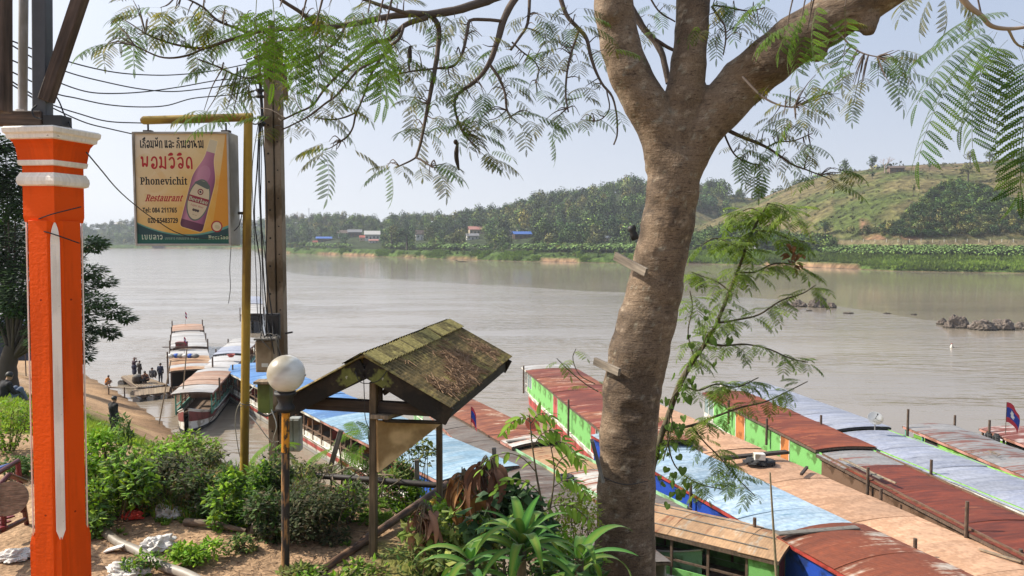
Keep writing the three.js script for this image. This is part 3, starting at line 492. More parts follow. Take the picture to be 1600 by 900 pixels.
const RT = {
  blue: roofMat(roofTex(101, S(96, 150, 214), S(150, 190, 228), 0.42), 0.55),
  paleBlue: roofMat(roofTex(105, S(158, 196, 220), S(186, 214, 230), 0.5, { light: S(104, 150, 176), lightCover: 0.30 }), 0.6),
  sky: roofMat(roofTex(109, S(176, 204, 226), S(194, 216, 232), 0.5, { light: S(120, 160, 184), lightCover: 0.285, streak: 0.6 }), 0.6),
  grey: roofMat(roofTex(113, S(134, 124, 116), S(112, 88, 76), 0.42, { light: S(158, 146, 134), lightCover: 0.36 })),
  brown: roofMat(roofTex(117, S(170, 100, 66), S(134, 70, 48), 0.52, { light: S(226, 196, 170), lightCover: 0.375 })),
  tan: roofMat(roofTex(121, S(206, 164, 122), S(156, 98, 62), 0.45, { light: S(206, 184, 158), lightCover: 0.40 })),
  whiteRust: roofMat(roofTex(125, S(226, 220, 210), S(160, 84, 54), 0.43)),
  redRust: roofMat(roofTex(129, S(158, 78, 54), S(128, 56, 40), 0.5, { light: S(200, 156, 132), lightCover: 0.36 })),
  rust: roofMat(roofTex(133, S(162, 80, 44), S(128, 56, 30), 0.5, { light: S(172, 100, 62), lightCover: 0.345 })),
  deepRust: roofMat(roofTex(137, S(142, 62, 36), S(112, 46, 28), 0.5, { light: S(158, 88, 56), lightCover: 0.325 })),
  lavender: roofMat(roofTex(141, S(178, 184, 204), S(190, 194, 208), 0.5, { light: S(150, 154, 172), lightCover: 0.3 }), 0.5),
  greyPink: roofMat(roofTex(145, S(168, 166, 166), S(150, 96, 84), 0.40)),
  pinkRust: roofMat(roofTex(149, S(214, 200, 194), S(140, 74, 62), 0.5)),
  peach: roofMat(roofTex(153, S(224, 174, 136), S(232, 184, 148), 0.5, { light: S(212, 162, 126), lightCover: 0.22, streak: 0.1 }), 0.9),
  rustWhite: roofMat(roofTex(157, S(150, 76, 44), S(216, 200, 184), 0.445)),
  pale: roofMat(roofTex(161, S(214, 212, 210), S(196, 188, 180), 0.5, { light: S(150, 120, 100), lightCover: 0.25 }), 0.6),
  brick: roofMat(roofTex(165, S(206, 170, 146), S(188, 142, 114), 0.5, { light: S(206, 186, 168), lightCover: 0.33 })),
};
const edge = { white: M.white, brown: wood([0.20, 0.13, 0.09]), grey: M.greyWood, pink: paint([0.52, 0.26, 0.22]), red: M.red };
const HP = { green: paint([0.20, 0.50, 0.15]), lightGreen: paint([0.30, 0.56, 0.32]), lime: paint([0.27, 0.60, 0.10]), blue: paint([0.012, 0.10, 0.52]), deepBlue: paint([0.01, 0.06, 0.42]), white: paint([0.74, 0.73, 0.70]), red: paint([0.46, 0.08, 0.07]), darkRed: paint([0.20, 0.045, 0.04]), orange: paint([0.55, 0.20, 0.06]), brown: paint([0.17, 0.10, 0.065]), grey: paint([0.30, 0.29, 0.28]), teal: M.teal, dark: M.dark };

const tones = new Map(), toned = (m, r) => { if (!tones.has(m)) tones.set(m, [1, 0.82, 0.92, 1.08, 0.97].map((k) => { const c = m.clone(); c.color.multiplyScalar(k); return c; })); return tones.get(m)[Math.floor(r() * 5)]; };   // sheets weather differently
/* ---------- long boats ---------- */
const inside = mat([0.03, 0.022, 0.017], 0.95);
function makeBoat(o) {
  const A = V(o.far[0], 0, -o.far[1]), B = V(o.near[0], 0, -o.near[1]), dir = B.clone().sub(A), RL = dir.length(); dir.normalize();
  const right = V(-dir.z, 0, dir.x); if (right.x < 0) right.negate();
  const W = o.w, mid = A.clone().add(B).multiplyScalar(0.5).addScaledVector(right, W / 2);
  const t = thing('river_boat', o.label, o.cat || 'boat', mid, Math.atan2(dir.x, dir.z), 'long boats moored side by side');
  // local: z along the boat (+ towards the bank), x across (+ to the right of it seen from the bank is checked below)
  const rx = right.clone().applyAxisAngle(V(0, 1, 0), -t.rotation.y).x > 0 ? 1 : -1, Lx = -rx;               // sign of the visible (bank-left) side
  const o0 = o.bowFar ?? 1.6, o1 = o.bowNear ?? 2.6, z0 = -RL / 2 - o0, z1 = RL / 2 + o1, L = z1 - z0, H = o.h || 2.4, deck = o.deck || 0.8, hwMax = W / 2 - 0.16;
  const hw = (z) => { const s = (z - z0) / L, e0 = clamp(s / 0.10, 0, 1), e1 = clamp((1 - s) / 0.14, 0, 1); return hwMax * (0.12 + 0.88 * Math.pow(Math.sin(Math.min(e0, e1 > e0 ? e0 : e1) * Math.PI / 2), 0.75)); };
  const sheer = (z) => { const s = (z - z0) / L; return deck + 0.75 * Math.pow(clamp(1 - s / 0.14, 0, 1), 2) + 0.95 * Math.pow(clamp((s - 0.84) / 0.16, 0, 1), 2); };
  const NZ = 44, prof = (z) => { const w = hw(z), y = sheer(z); return [[-w, y], [-w * 0.97, 0.25], [-w * 0.86, -0.2], [0, -0.4], [w * 0.86, -0.2], [w * 0.97, 0.25], [w, y]]; };
  const loft = (fn, n = NZ, a = z0, b = z1) => { const P = [], I = []; let m = 0; for (let i = 0; i <= n; i++) { const z = lerp(a, b, i / n), p = fn(z); m = p.length; for (const q of p) P.push(q[0], q[1], z); } for (let i = 0; i < n; i++) for (let j = 0; j < m - 1; j++) { const k = i * m + j; I.push(k, k + m, k + 1, k + m, k + m + 1, k + 1); } const g = new THREE.BufferGeometry(); g.setAttribute('position', new THREE.Float32BufferAttribute(P, 3)); g.setIndex(I); g.computeVertexNormals(); return boxUV(g); };
  const ds = (m) => { if (!m.__d) { m.__d = m; m.side = THREE.DoubleSide; } return m; };
  mesh('hull', loft(prof), ds(o.hull), t);
  mesh('deck', loft((z) => [[-hw(z) * 0.96, sheer(z) - 0.25], [hw(z) * 0.96, sheer(z) - 0.25]]), ds(wood([0.30, 0.20, 0.13])), t);
  for (const [y0, y1, m] of o.bands || []) for (const s of [-1, 1]) mesh('hull_stripe', loft((z) => { const w = hw(z), y = sheer(z), f = (q) => lerp(w * 0.97, w, clamp((q - 0.25) / Math.max(0.1, y - 0.25), 0, 1)) + 0.025, k = y / deck; return [[s * f(y0 * k), y0 * k], [s * f(y1 * k), y1 * k]]; }), ds(m), t);
  for (const s of [-1, 1]) mesh('gunwale', loft((z) => { const w = hw(z), y = sheer(z); return [[s * (w - 0.05), y], [s * (w - 0.05), y + 0.06], [s * (w + 0.06), y + 0.06], [s * (w + 0.06), y], [s * (w - 0.05), y]]; }), ds(o.rail || edge.brown), t);
  // cabin sides
  const ZR = (s) => -RL / 2 + s * RL;
  for (const side of [Lx, -Lx]) {
    const x = side * (W / 2 - 0.20), segs = side === Lx ? o.side || [[0, 1, 'open']] : o.otherSide || o.side || [[0, 1, 'open']];
    for (const [s0, s1, kind, m] of segs) {
      const a = ZR(s0), b = ZR(s1), len = b - a, y0 = deck + 0.02, y1 = H - 0.02;
      if (kind === 'wall') mesh('wall', box(0.06, y1 - y0, len, x, (y0 + y1) / 2, (a + b) / 2), m, t);
      if (kind === 'open' || kind === 'rail') {
        const n = Math.max(1, Math.round(len / 1.5)); for (let i = 0; i <= n; i++) mesh('cabin_post', box(0.09, y1 - y0, 0.09, x + side * 0.004, (y0 + y1) / 2, lerp(a + 0.05, b - 0.05, i / n)), m || edge.brown, t);
        mesh('side_board', box(0.05, 0.32, len, x, y0 + 0.16, (a + b) / 2), o.board || m || edge.brown, t);
        mesh('side_rail', box(0.06, 0.07, len, x, y0 + 0.62, (a + b) / 2), m || edge.brown, t);
      }
      if (kind === 'window') { mesh('wall', box(0.06, 0.5, len, x, y0 + 0.25, (a + b) / 2), m, t); mesh('wall', box(0.06, 0.18, len, x, y1 - 0.09, (a + b) / 2), m, t); const f = mesh('window', box(0.03, y1 - y0 - 0.68, len - 0.1, x - side * 0.02, (y0 + 0.5 + y1 - 0.18) / 2, (a + b) / 2), M.glass, t); const n = Math.max(1, Math.round(len / 0.9)); for (let i = 0; i <= n; i++) mesh('mullion', box(0.07, y1 - y0 - 0.68, 0.07, x, (y0 + 0.5 + y1 - 0.18) / 2, lerp(a, b, i / n)), HP.white, f); }
      if (kind === 'door') { mesh('door', box(0.05, y1 - y0 - 0.1, len, x + side * 0.03, (y0 + y1) / 2, (a + b) / 2), m, t); for (const q of [a, b]) mesh('door_frame', box(0.09, y1 - y0, 0.06, x + side * 0.02, (y0 + y1) / 2, q), HP.white, t); }
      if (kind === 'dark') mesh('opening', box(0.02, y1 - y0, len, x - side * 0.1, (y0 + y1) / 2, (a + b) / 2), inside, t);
    }
  }
  if (o.seats) for (let i = 0; i < o.seats; i++) { const z = ZR(0.08 + 0.86 * i / o.seats), s = mesh('bench', box(W * 0.7, 0.06, 0.42, 0, deck + 0.42, z), edge.brown, t); mesh('seat_back', box(W * 0.7, 0.5, 0.05, 0, deck + 0.66, z + 0.22), [HP.orange, HP.brown, HP.red, edge.brown][i % 4], s); }
  if (o.nearWall) { const [m, y0, y1] = o.nearWall, z = ZR(o.nearWallAt ?? 0.985); mesh('end_wall', box(W - 0.42, y1 - y0, 0.06, 0, (y0 + y1) / 2, z), m, t); }
  if (o.farWall) { const z = ZR(0.015); mesh('end_wall', box(W - 0.42, H - deck, 0.06, 0, (H + deck) / 2, z), o.farWall, t); }
  // roof: arched sheets, each its own piece, laid lapped
  const rnd = rngOf(o.seed || 1);
  for (const sec of o.roof) {
    const a = ZR(sec.from), b = ZR(sec.to), n = Math.max(1, Math.round((b - a) / (sec.sheet || 1.7))), dh = sec.dh || 0, arch = sec.arch ?? 0.11, sw = sec.w || W;
    const geos = []; for (let v = 0; v < 3; v++) { const g = sheetGeo(sw, (b - a) / n + 0.07, arch, 0.012); const uv = g.attributes.uv, du = rnd() * 9, dv = rnd() * 9; for (let i = 0; i < uv.count; i++) uv.setXY(i, uv.getX(i) + du, uv.getY(i) + dv); geos.push(g); }
    for (let i = 0; i < n; i++) { const m = mesh('roof_sheet', geos[Math.floor(rnd() * 3)], toned(Array.isArray(sec.mat) ? sec.mat[Math.floor(rnd() * sec.mat.length)] : sec.mat, rnd), t); m.position.set((rnd() - 0.5) * 0.04, H + dh + 0.008 + (i % 2) * 0.014 + rnd() * 0.010, lerp(a, b, (i + 0.5) / n)); m.rotation.y = (rnd() - 0.5) * 0.008; m.rotation.z = (rnd() - 0.5) * 0.012; m.rotation.x = (rnd() - 0.5) * 0.012; }
    for (const s of [-1, 1]) mesh('eave_board', box(0.04, 0.13, b - a, s * (sw / 2 - 0.03), H + dh - 0.07, (a + b) / 2), sec.edge || edge.pink, t);
    for (const z of [a, b]) { const g = archStrip(sw, arch, 0.09, 0.05); const m = mesh('roof_lip', g, sec.lip || edge.brown, t); m.position.set(0, H + dh - 0.012, z + (z === a ? -0.01 : 0.01)); }
    for (let i = 0; i < (sec.battens || 0); i++) { const m = mesh('batten', box(0.05, 0.03, (b - a) * 0.85), edge.grey, t); const x = lerp(-sw * 0.32, sw * 0.32, sec.battens > 1 ? i / (sec.battens - 1) : 0.5); m.position.set(x, H + dh + arch * (1 - (2 * x / sw) ** 2) + 0.05, (a + b) / 2); }
  }
  for (const [s, sd, h, lean] of o.poles || []) { const m = mesh('mooring_pole', rod(V(0, 0, 0), V((lean || 0), h, 0), 0.075, 0.065, 7), edge.brown, t); m.position.set((sd < 0 ? Lx : -Lx) * (W / 2 + 0.04), H - 1.0 + (o.poleDrop || 0), ZR(s)); }
  t.userData.at = undefined; delete t.userData.at;
  return { t, ZR, H, W, Lx, RL, world: (x, y, z) => { t.updateMatrixWorld(); return V(x * -Lx, y, z).applyMatrix4(t.matrixWorld); } };   // x > 0: towards the river side
}
function sheetGeo(w, len, arch, th) {                                // arched sheet, uv in metres: u along the boat, v across
  const n = 8, P = [], U = [], I = []; const row = (y, z, up) => { for (let i = 0; i <= n; i++) { const x = lerp(-w / 2, w / 2, i / n); P.push(x, arch * (1 - (2 * x / w) ** 2) + y, z); U.push(x, z * 1.0 + y); } };
  const zs = [-len / 2, len / 2]; row(th, zs[0]); row(th, zs[1]); row(0, zs[1]); row(0, zs[0]); row(th, zs[0]);
  for (let k = 0; k < 4; k++) for (let i = 0; i < n; i++) { const a = k * (n + 1) + i, b = a + n + 1; I.push(a, b, a + 1, b, b + 1, a + 1); }
  const g = new THREE.BufferGeometry(); g.setAttribute('position', new THREE.Float32BufferAttribute(P, 3)); g.setAttribute('uv', new THREE.Float32BufferAttribute(U, 2)); g.setIndex(I); const f = g.toNonIndexed(); f.computeVertexNormals(); return f;
}
function archStrip(w, arch, h, th) { const s = new THREE.Shape(), n = 10; for (let i = 0; i <= n; i++) { const x = lerp(-w / 2, w / 2, i / n), y = arch * (1 - (2 * x / w) ** 2); i ? s.lineTo(x, y) : s.moveTo(x, y); } for (let i = n; i >= 0; i--) { const x = lerp(-w / 2, w / 2, i / n); s.lineTo(x, arch * (1 - (2 * x / w) ** 2) - h); } return boxUV(moved(new THREE.ExtrudeGeometry(s, { depth: th, bevelEnabled: false }), 0, 0, -th / 2)); }

const b1 = makeBoat({ label: 'long passenger boat with blue roof and open seating behind the globe lamp', far: [-24.5, 64], near: [-3.2, 33.3], w: 4.3, seed: 1, hull: HP.white, board: HP.white, rail: HP.white, bands: [[0.40, 0.66, HP.red], [0.02, 0.2, HP.grey]], seats: 16, bowNear: 3,
  side: [[0, 0.06, 'wall', HP.teal], [0.06, 0.93, 'open', HP.brown], [0.93, 1, 'wall', HP.blue]], roof: [{ from: 0, to: 0.62, mat: RT.blue, edge: edge.white }, { from: 0.622, to: 1, mat: RT.paleBlue, dh: 0.02, edge: edge.pink, arch: 0.12 }] });
const b2 = makeBoat({ label: 'long boat with a weathered grey tin roof next to the blue roofed boat', far: [-6.0, 50], near: [2.6, 24.5], w: 2.9, h: 2.15, seed: 2, hull: HP.brown, side: [[0, 1, 'wall', HP.grey]], roof: [{ from: 0, to: 0.5, mat: RT.grey }, { from: 0.502, to: 1, mat: RT.grey, dh: 0.03 }], bowNear: 1, poles: [[0.62, -1, 1.4]] });
const b3 = makeBoat({ label: 'boat with brown streaky roof, green side strip and orange dish', far: [-7.4, 54.2], near: [4.6, 29.2], w: 2.9, seed: 3, hull: HP.lightGreen, rail: HP.white, side: [[0, 0.28, 'wall', HP.lightGreen], [0.28, 0.31, 'dark'], [0.31, 1, 'wall', HP.lightGreen]],
  roof: [{ from: 0, to: 0.56, mat: RT.brown, edge: edge.brown }, { from: 0.562, to: 0.615, mat: RT.whiteRust, dh: 0.06, sheet: 0.9 }, { from: 0.617, to: 0.78, mat: RT.tan, dh: -0.2 }, { from: 0.782, to: 0.9, mat: RT.whiteRust, dh: -0.22 }, { from: 0.902, to: 1, mat: RT.grey, dh: -0.2 }] });
const b4 = makeBoat({ label: 'tall green boat with red shutters and rusty red roof beside the tree trunk', far: [0.9, 61.2], near: [5.3, 38.2], w: 4.2, h: 2.75, deck: 0.95, seed: 4, hull: HP.white, rail: HP.white, bands: [[0.12, 0.72, HP.red]], bowFar: 1.2, bowNear: 1.6,
  side: [[0.0, 0.035, 'rail', HP.white], [0.035, 0.10, 'window', HP.green], [0.10, 0.40, 'wall', HP.green], [0.40, 0.45, 'door', HP.red], [0.45, 0.78, 'wall', HP.green], [0.78, 0.82, 'door', HP.red], [0.82, 0.87, 'window', HP.green], [0.87, 0.955, 'wall', HP.green], [0.955, 1, 'wall', HP.blue]],
  roof: [{ from: -0.03, to: 0.04, mat: RT.pale, dh: 0.02, edge: edge.white, sheet: 0.8, lip: edge.white }, { from: 0.042, to: 0.42, mat: [RT.redRust, RT.brown], edge: edge.brown }, { from: 0.422, to: 0.70, mat: RT.redRust, dh: -0.03, edge: edge.brown }, { from: 0.702, to: 1, mat: [RT.redRust, RT.brown], edge: edge.brown }], poles: [[0.015, -1, 2.2], [0.60, -1, 2.3]], poleDrop: -0.9 });
const b6 = makeBoat({ label: 'long boat with a plain peach coloured roof in the middle of the row', far: [6.3, 49.4], near: [15.4, 19], w: 3.5, h: 2.2, seed: 6, hull: HP.brown, side: [[0, 1, 'wall', HP.orange]], roof: [{ from: 0, to: 0.36, mat: RT.peach, dh: 0.02, sheet: 2.4, edge: edge.brown }, { from: 0.362, to: 1, mat: RT.peach, dh: -0.02, sheet: 2.4, edge: edge.brown }], poles: [[0.345, -1, 1.5], [0.43, -1, 1.4], [0.82, 1, 1.4], [0.62, 1, 1.5]] });
const b5 = makeBoat({ label: 'boat with sky blue roof and deep blue hull, rusted end section', far: [4.3, 41.5], near: [12.0, 18.6], w: 3.8, seed: 5, hull: HP.deepBlue, rail: edge.red, bands: [[0.02, 0.2, HP.grey]], side: [[0, 1, 'wall', HP.deepBlue]],
  roof: [{ from: 0, to: 0.645, mat: RT.sky, edge: edge.red, sheet: 2.2 }, { from: 0.65, to: 1, mat: RT.rustWhite, dh: 0.16, edge: edge.red, sheet: 1.5, arch: 0.22 }], poles: [[0.42, -1, 1.45], [0.60, -1, 1.45], [0.745, 1, 1.5], [0.86, -1, 1.4]] });
const b7 = makeBoat({ label: 'green sided boat with deep rust red roof between peach and lavender roofs', far: [12.9, 52.0], near: [17.5, 21], w: 3.3, h: 2.55, seed: 7, hull: HP.green, rail: HP.white, side: [[0, 0.05, 'window', HP.white], [0.05, 0.16, 'wall', HP.green], [0.16, 0.20, 'door', HP.orange], [0.20, 0.34, 'wall', HP.green], [0.34, 0.37, 'door', HP.orange], [0.37, 0.47, 'wall', HP.green], [0.47, 1, 'wall', HP.brown]],
  roof: [{ from: 0, to: 0.46, mat: RT.rust, dh: 0.06, edge: edge.brown }, { from: 0.463, to: 0.54, mat: RT.greyPink, dh: -0.14, edge: edge.brown }, { from: 0.541, to: 1, mat: RT.deepRust, dh: -0.15, edge: edge.brown }], poles: [[0.14, -1, 1.5], [0.30, -1, 1.5], [0.60, -1, 1.5], [0.79, -1, 2.0], [0.90, -1, 2.0, 0.35], [0.985, -1, 1.9]] });
const b8 = makeBoat({ label: 'long boat with lavender grey roof and a grey satellite dish', far: [15.0, 55.4], near: [21.4, 21.5], w: 3.6, h: 2.5, seed: 8, hull: HP.lime, rail: HP.white, side: [[0, 1, 'wall', HP.lime]], roof: [{ from: 0, to: 0.40, mat: RT.lavender, dh: 0.08, edge: edge.white, lip: M.black }, { from: 0.405, to: 1, mat: RT.lavender, dh: -0.1, edge: edge.white }], poles: [[0.22, -1, 1.5], [0.37, -1, 1.7], [0.62, -1, 1.6], [0.82, -1, 1.5], [0.85, -1, 1.5]] });
const b9 = makeBoat({ label: 'boat with grey rust-patched roof and lime green side near the frame edge', far: [22.3, 43.6], near: [23.6, 25], w: 3.0, h: 2.4, seed: 9, hull: HP.lime, rail: HP.white, side: [[0.0, 0.09, 'open', HP.teal], [0.09, 0.16, 'dark'], [0.16, 1, 'wall', HP.lime]], roof: [{ from: 0, to: 1, mat: RT.greyPink, edge: edge.pink }], poles: [[0.03, -1, 2.1], [0.005, 1, 1.6]] });
const b10 = makeBoat({ label: 'boat with peeling white and red roof, hanging tyres and a flag', far: [26.3, 43.0], near: [27.4, 25], w: 3.2, h: 2.4, seed: 10, hull: HP.lime, rail: HP.white, side: [[0, 0.1, 'open', HP.brown], [0.1, 0.22, 'dark'], [0.22, 1, 'wall', HP.lime]], roof: [{ from: 0, to: 1, mat: RT.pinkRust, edge: edge.pink }], poles: [[0.05, -1, 1.7]] });
const b11 = makeBoat({ label: 'low green houseboat with a rusty tan roof closest to the trunk', far: [3.4, 28.9], near: [8.7, 25.1], w: 2.9, h: 2.35, seed: 11, hull: HP.green, rail: HP.white, board: HP.green, bands: [[0.45, 0.7, HP.white], [0.1, 0.4, HP.darkRed]], side: [[0, 0.86, 'open', edge.brown], [0.86, 1, 'wall', HP.green]], nearWall: [HP.green, 0.8, 2.3],
  roof: [{ from: 0, to: 1.02, mat: [RT.tan, RT.tan, RT.brick], edge: edge.brown, arch: 0.16, battens: 3, sheet: 1.3 }], bowNear: 1.2, bowFar: 1 });
const bA = makeBoat({ label: 'boat with many short roof sections moored beyond the plank raft', far: [-41.0, 93.0], near: [-27.6, 61.6], w: 3.3, seed: 12, hull: HP.brown, side: [[0, 1, 'open', edge.brown]], nearWall: [inside, 0.8, 2.1], nearWallAt: 0.93, roof: [{ from: 0, to: 0.2, mat: RT.brick, dh: 0.28 }, { from: 0.202, to: 0.42, mat: RT.pale, dh: 0.1 }, { from: 0.422, to: 0.62, mat: RT.pale, dh: 0.2 }, { from: 0.622, to: 1, mat: [RT.pale, RT.tan], dh: 0 }], poles: [[0.01, -1, 1.9], [0.01, 1, 1.9], [0.2, -1, 1.8], [0.2, 1, 1.8], [0.42, -1, 1.8], [0.42, 1, 1.8], [0.62, -1, 2], [0.62, 1, 2], [0.99, -1, 2.6], [0.99, 1, 2]] });
const bB = makeBoat({ label: 'boat with white and tan roof, red striped hull and open front cabin', far: [-29.6, 81.5], near: [-23.6, 53.2], w: 2.75, seed: 13, hull: HP.white, rail: HP.white, board: HP.teal, bands: [[0.42, 0.74, HP.darkRed], [0.02, 0.16, HP.dark]], side: [[0, 0.94, 'open', edge.brown], [0.94, 1, 'open', HP.teal]], seats: 10, roof: [{ from: 0, to: 0.25, mat: RT.pale, dh: 0.1 }, { from: 0.252, to: 0.42, mat: RT.lavender, dh: 0.2, lip: M.black }, { from: 0.422, to: 0.72, mat: RT.pale }, { from: 0.722, to: 0.92, mat: RT.brick, dh: 0.02 }, { from: 0.922, to: 1.02, mat: RT.pale, dh: -0.02 }], poles: [[0.93, 1, 1.6], [0.7, 1, 1.5], [0.5, 1, 2.2], [0.36, -1, 1.5], [0.1, -1, 1.5]] });
const bC = makeBoat({ label: 'distant dark boat with pale roof anchored alone behind the sign post', far: [-49.5, 142], near: [-38.6, 109.5], w: 3.2, seed: 14, hull: mat([0.05, 0.045, 0.045], 0.8), side: [[0, 1, 'wall', mat([0.07, 0.065, 0.065], 0.8)]], roof: [{ from: 0, to: 0.5, mat: RT.lavender, dh: 0.1 }, { from: 0.502, to: 1, mat: RT.pale, dh: 0 }], poles: [[0.99, -1, 2], [0.99, 1, 2]], nearWall: [inside, 0.5, 2.2] });
{ // houseboat details on its end wall: window, red door, white notice
  const { t, ZR } = b11, z = ZR(0.985) + 0.04; const w = mesh('window', box(0.75, 0.6, 0.04, 0.65, 1.75, z), M.glass, t); mesh('frame', join([box(0.85, 0.06, 0.06, 0.65, 2.08, z), box(0.85, 0.06, 0.06, 0.65, 1.42, z), box(0.06, 0.72, 0.06, 0.24, 1.75, z + 0.002), box(0.06, 0.72, 0.06, 1.06, 1.75, z + 0.002)]), HP.white, w);
  mesh('door', box(0.6, 1.3, 0.05, -0.35, 1.5, z), HP.darkRed, t); mesh('notice', box(0.02, 0.22, 0.34, b11.Lx * (b11.W / 2 - 0.16), 1.45, ZR(0.93)), HP.white, t);
}
// things carried on the roofs
function dish(label, p, r, m, turn) { const t = thing('satellite_dish', label, 'satellite dish', p, turn); const g = new THREE.LatheGeometry([[0, 0], [0.35, 0.022], [0.7, 0.085], [0.97, 0.16], [1, 0.18], [0.98, 0.185], [0.68, 0.105], [0.33, 0.04], [0, 0.018]].map(([a, b]) => new THREE.Vector2(a * r, b * r)), 28); g.rotateX(0.85); mesh('reflector', moved(g, 0, 0.62, 0), m, t); mesh('mast', rod(V(0, 0, 0), V(0, 0.62, -0.06), 0.035, 0.03, 8), M.steel, t); mesh('feed_arm', join([rod(V(0, 0.62, 0), V(0, 0.95, r * 1.2), 0.015, 0.012, 6), rod(V(0, 0.93, r * 1.12), V(0, 1.0, r * 1.3), 0.035, 0.03, 8)]), M.black, t); return t; }
dish('round orange satellite dish on the brown streaky boat roof', onPlane(831, 682, 2.6), 0.42, ds2(paint([0.55, 0.10, 0.03])), 0.5);
dish('round grey satellite dish on the lavender boat roof', onPlane(1367, 672, 2.75), 0.40, ds2(paint([0.42, 0.43, 0.45])), -0.2);
function ds2(m) { m.side = THREE.DoubleSide; return m; }
function flag(label, p, h, w, fh, seed, droop = 0.3) {              // red, blue, red with a white disc, hanging in folds
  const t = thing('flag', label, 'flag', p, 0.3); mesh('pole', rod(V(0, 0, 0), V(0, h, 0), 0.018, 0.012, 6), edge.brown, t);
  const nx = 16, ny = 24, mk = (test) => { const P = [], I = []; for (let j = 0; j <= ny; j++) for (let i = 0; i <= nx; i++) { const u = i / nx, v = j / ny; P.push(u * w * (1 - droop * 0.6), h - v * fh - u * u * w * droop * 1.4, 0.06 * Math.sin(u * 9 + v * 4 + seed) * u); } for (let j = 0; j < ny; j++) for (let i = 0; i < nx; i++) if (test((i + 0.5) / nx, (j + 0.5) / ny)) { const a = j * (nx + 1) + i, b = a + nx + 1; I.push(a, b, a + 1, b, b + 1, a + 1); } const mp = new Map(), Q = [], J = I.map((k) => { if (!mp.has(k)) { mp.set(k, Q.length / 3); Q.push(P[k * 3], P[k * 3 + 1], P[k * 3 + 2]); } return mp.get(k); }); const g = new THREE.BufferGeometry(); g.setAttribute('position', new THREE.Float32BufferAttribute(Q, 3)); g.setIndex(J); g.computeVertexNormals(); return g; };
  const disc = (u, v) => droop < 0.7 && ((u - 0.5) * w) ** 2 + ((v - 0.5) * fh) ** 2 < (fh * 0.19) ** 2, c = (r) => ds2(mat(r, 0.85));
  mesh('red_stripe', mk((u, v) => v < 0.25), c([0.50, 0.03, 0.05]), t); mesh('red_stripe', mk((u, v) => v > 0.75), c([0.50, 0.03, 0.05]), t); mesh('blue_field', mk((u, v) => v >= 0.25 && v <= 0.75 && !disc(u, v)), c([0.02, 0.05, 0.30]), t); mesh('white_disc', mk((u, v) => v >= 0.25 && v <= 0.75 && disc(u, v)), c([0.75, 0.74, 0.72]), t); return t;
}
flag('small red and blue flag hanging limp over the brown streaky boat roof', at(736, 668, 41.5), 1.15, 0.55, 0.85, 1, 0.75);
flag('large red and blue flag with white disc on the peeling roof', at(1571, 678, 38), 1.6, 1.15, 1.0, 4, 0.45);
function tyre(label, p, r, tilt, turn, group) { const t = thing('tyre', label, 'tyre', p, turn, group); const g = new THREE.TorusGeometry(r, r * 0.36, 10, 24); g.scale(1, 1, 1.1); g.rotateX(tilt); mesh('casing', g, M.rubber, t); const n = []; for (let i = 0; i < 18; i++) { const a = i / 18 * 6.2832, b = box(0.03, 0.05, r * 0.6); b.translate(r * 1.34, 0, 0); b.rotateZ(a); n.push(b); } const k = join(n); k.rotateX(tilt); mesh('tread', k, M.rubber, t); return t; }
tyre('black tyre lying flat on the white rusty roof left of the trunk', onPlane(884, 746, 2.35), 0.27, Math.PI / 2, 0);
tyre('black tyre hung at the front of the peeling roofed boat', at(1544, 687, 42.2), 0.34, 0.1, 1.2);
tyre('second tyre hung just behind the front one on the peeling roofed boat', at(1556, 690, 41.2), 0.32, 0.1, 1.2);
tyre('black tyre lying on the peach roof beside the dark beam', onPlane(1196, 722, 2.45), 0.33, Math.PI / 2, 0);
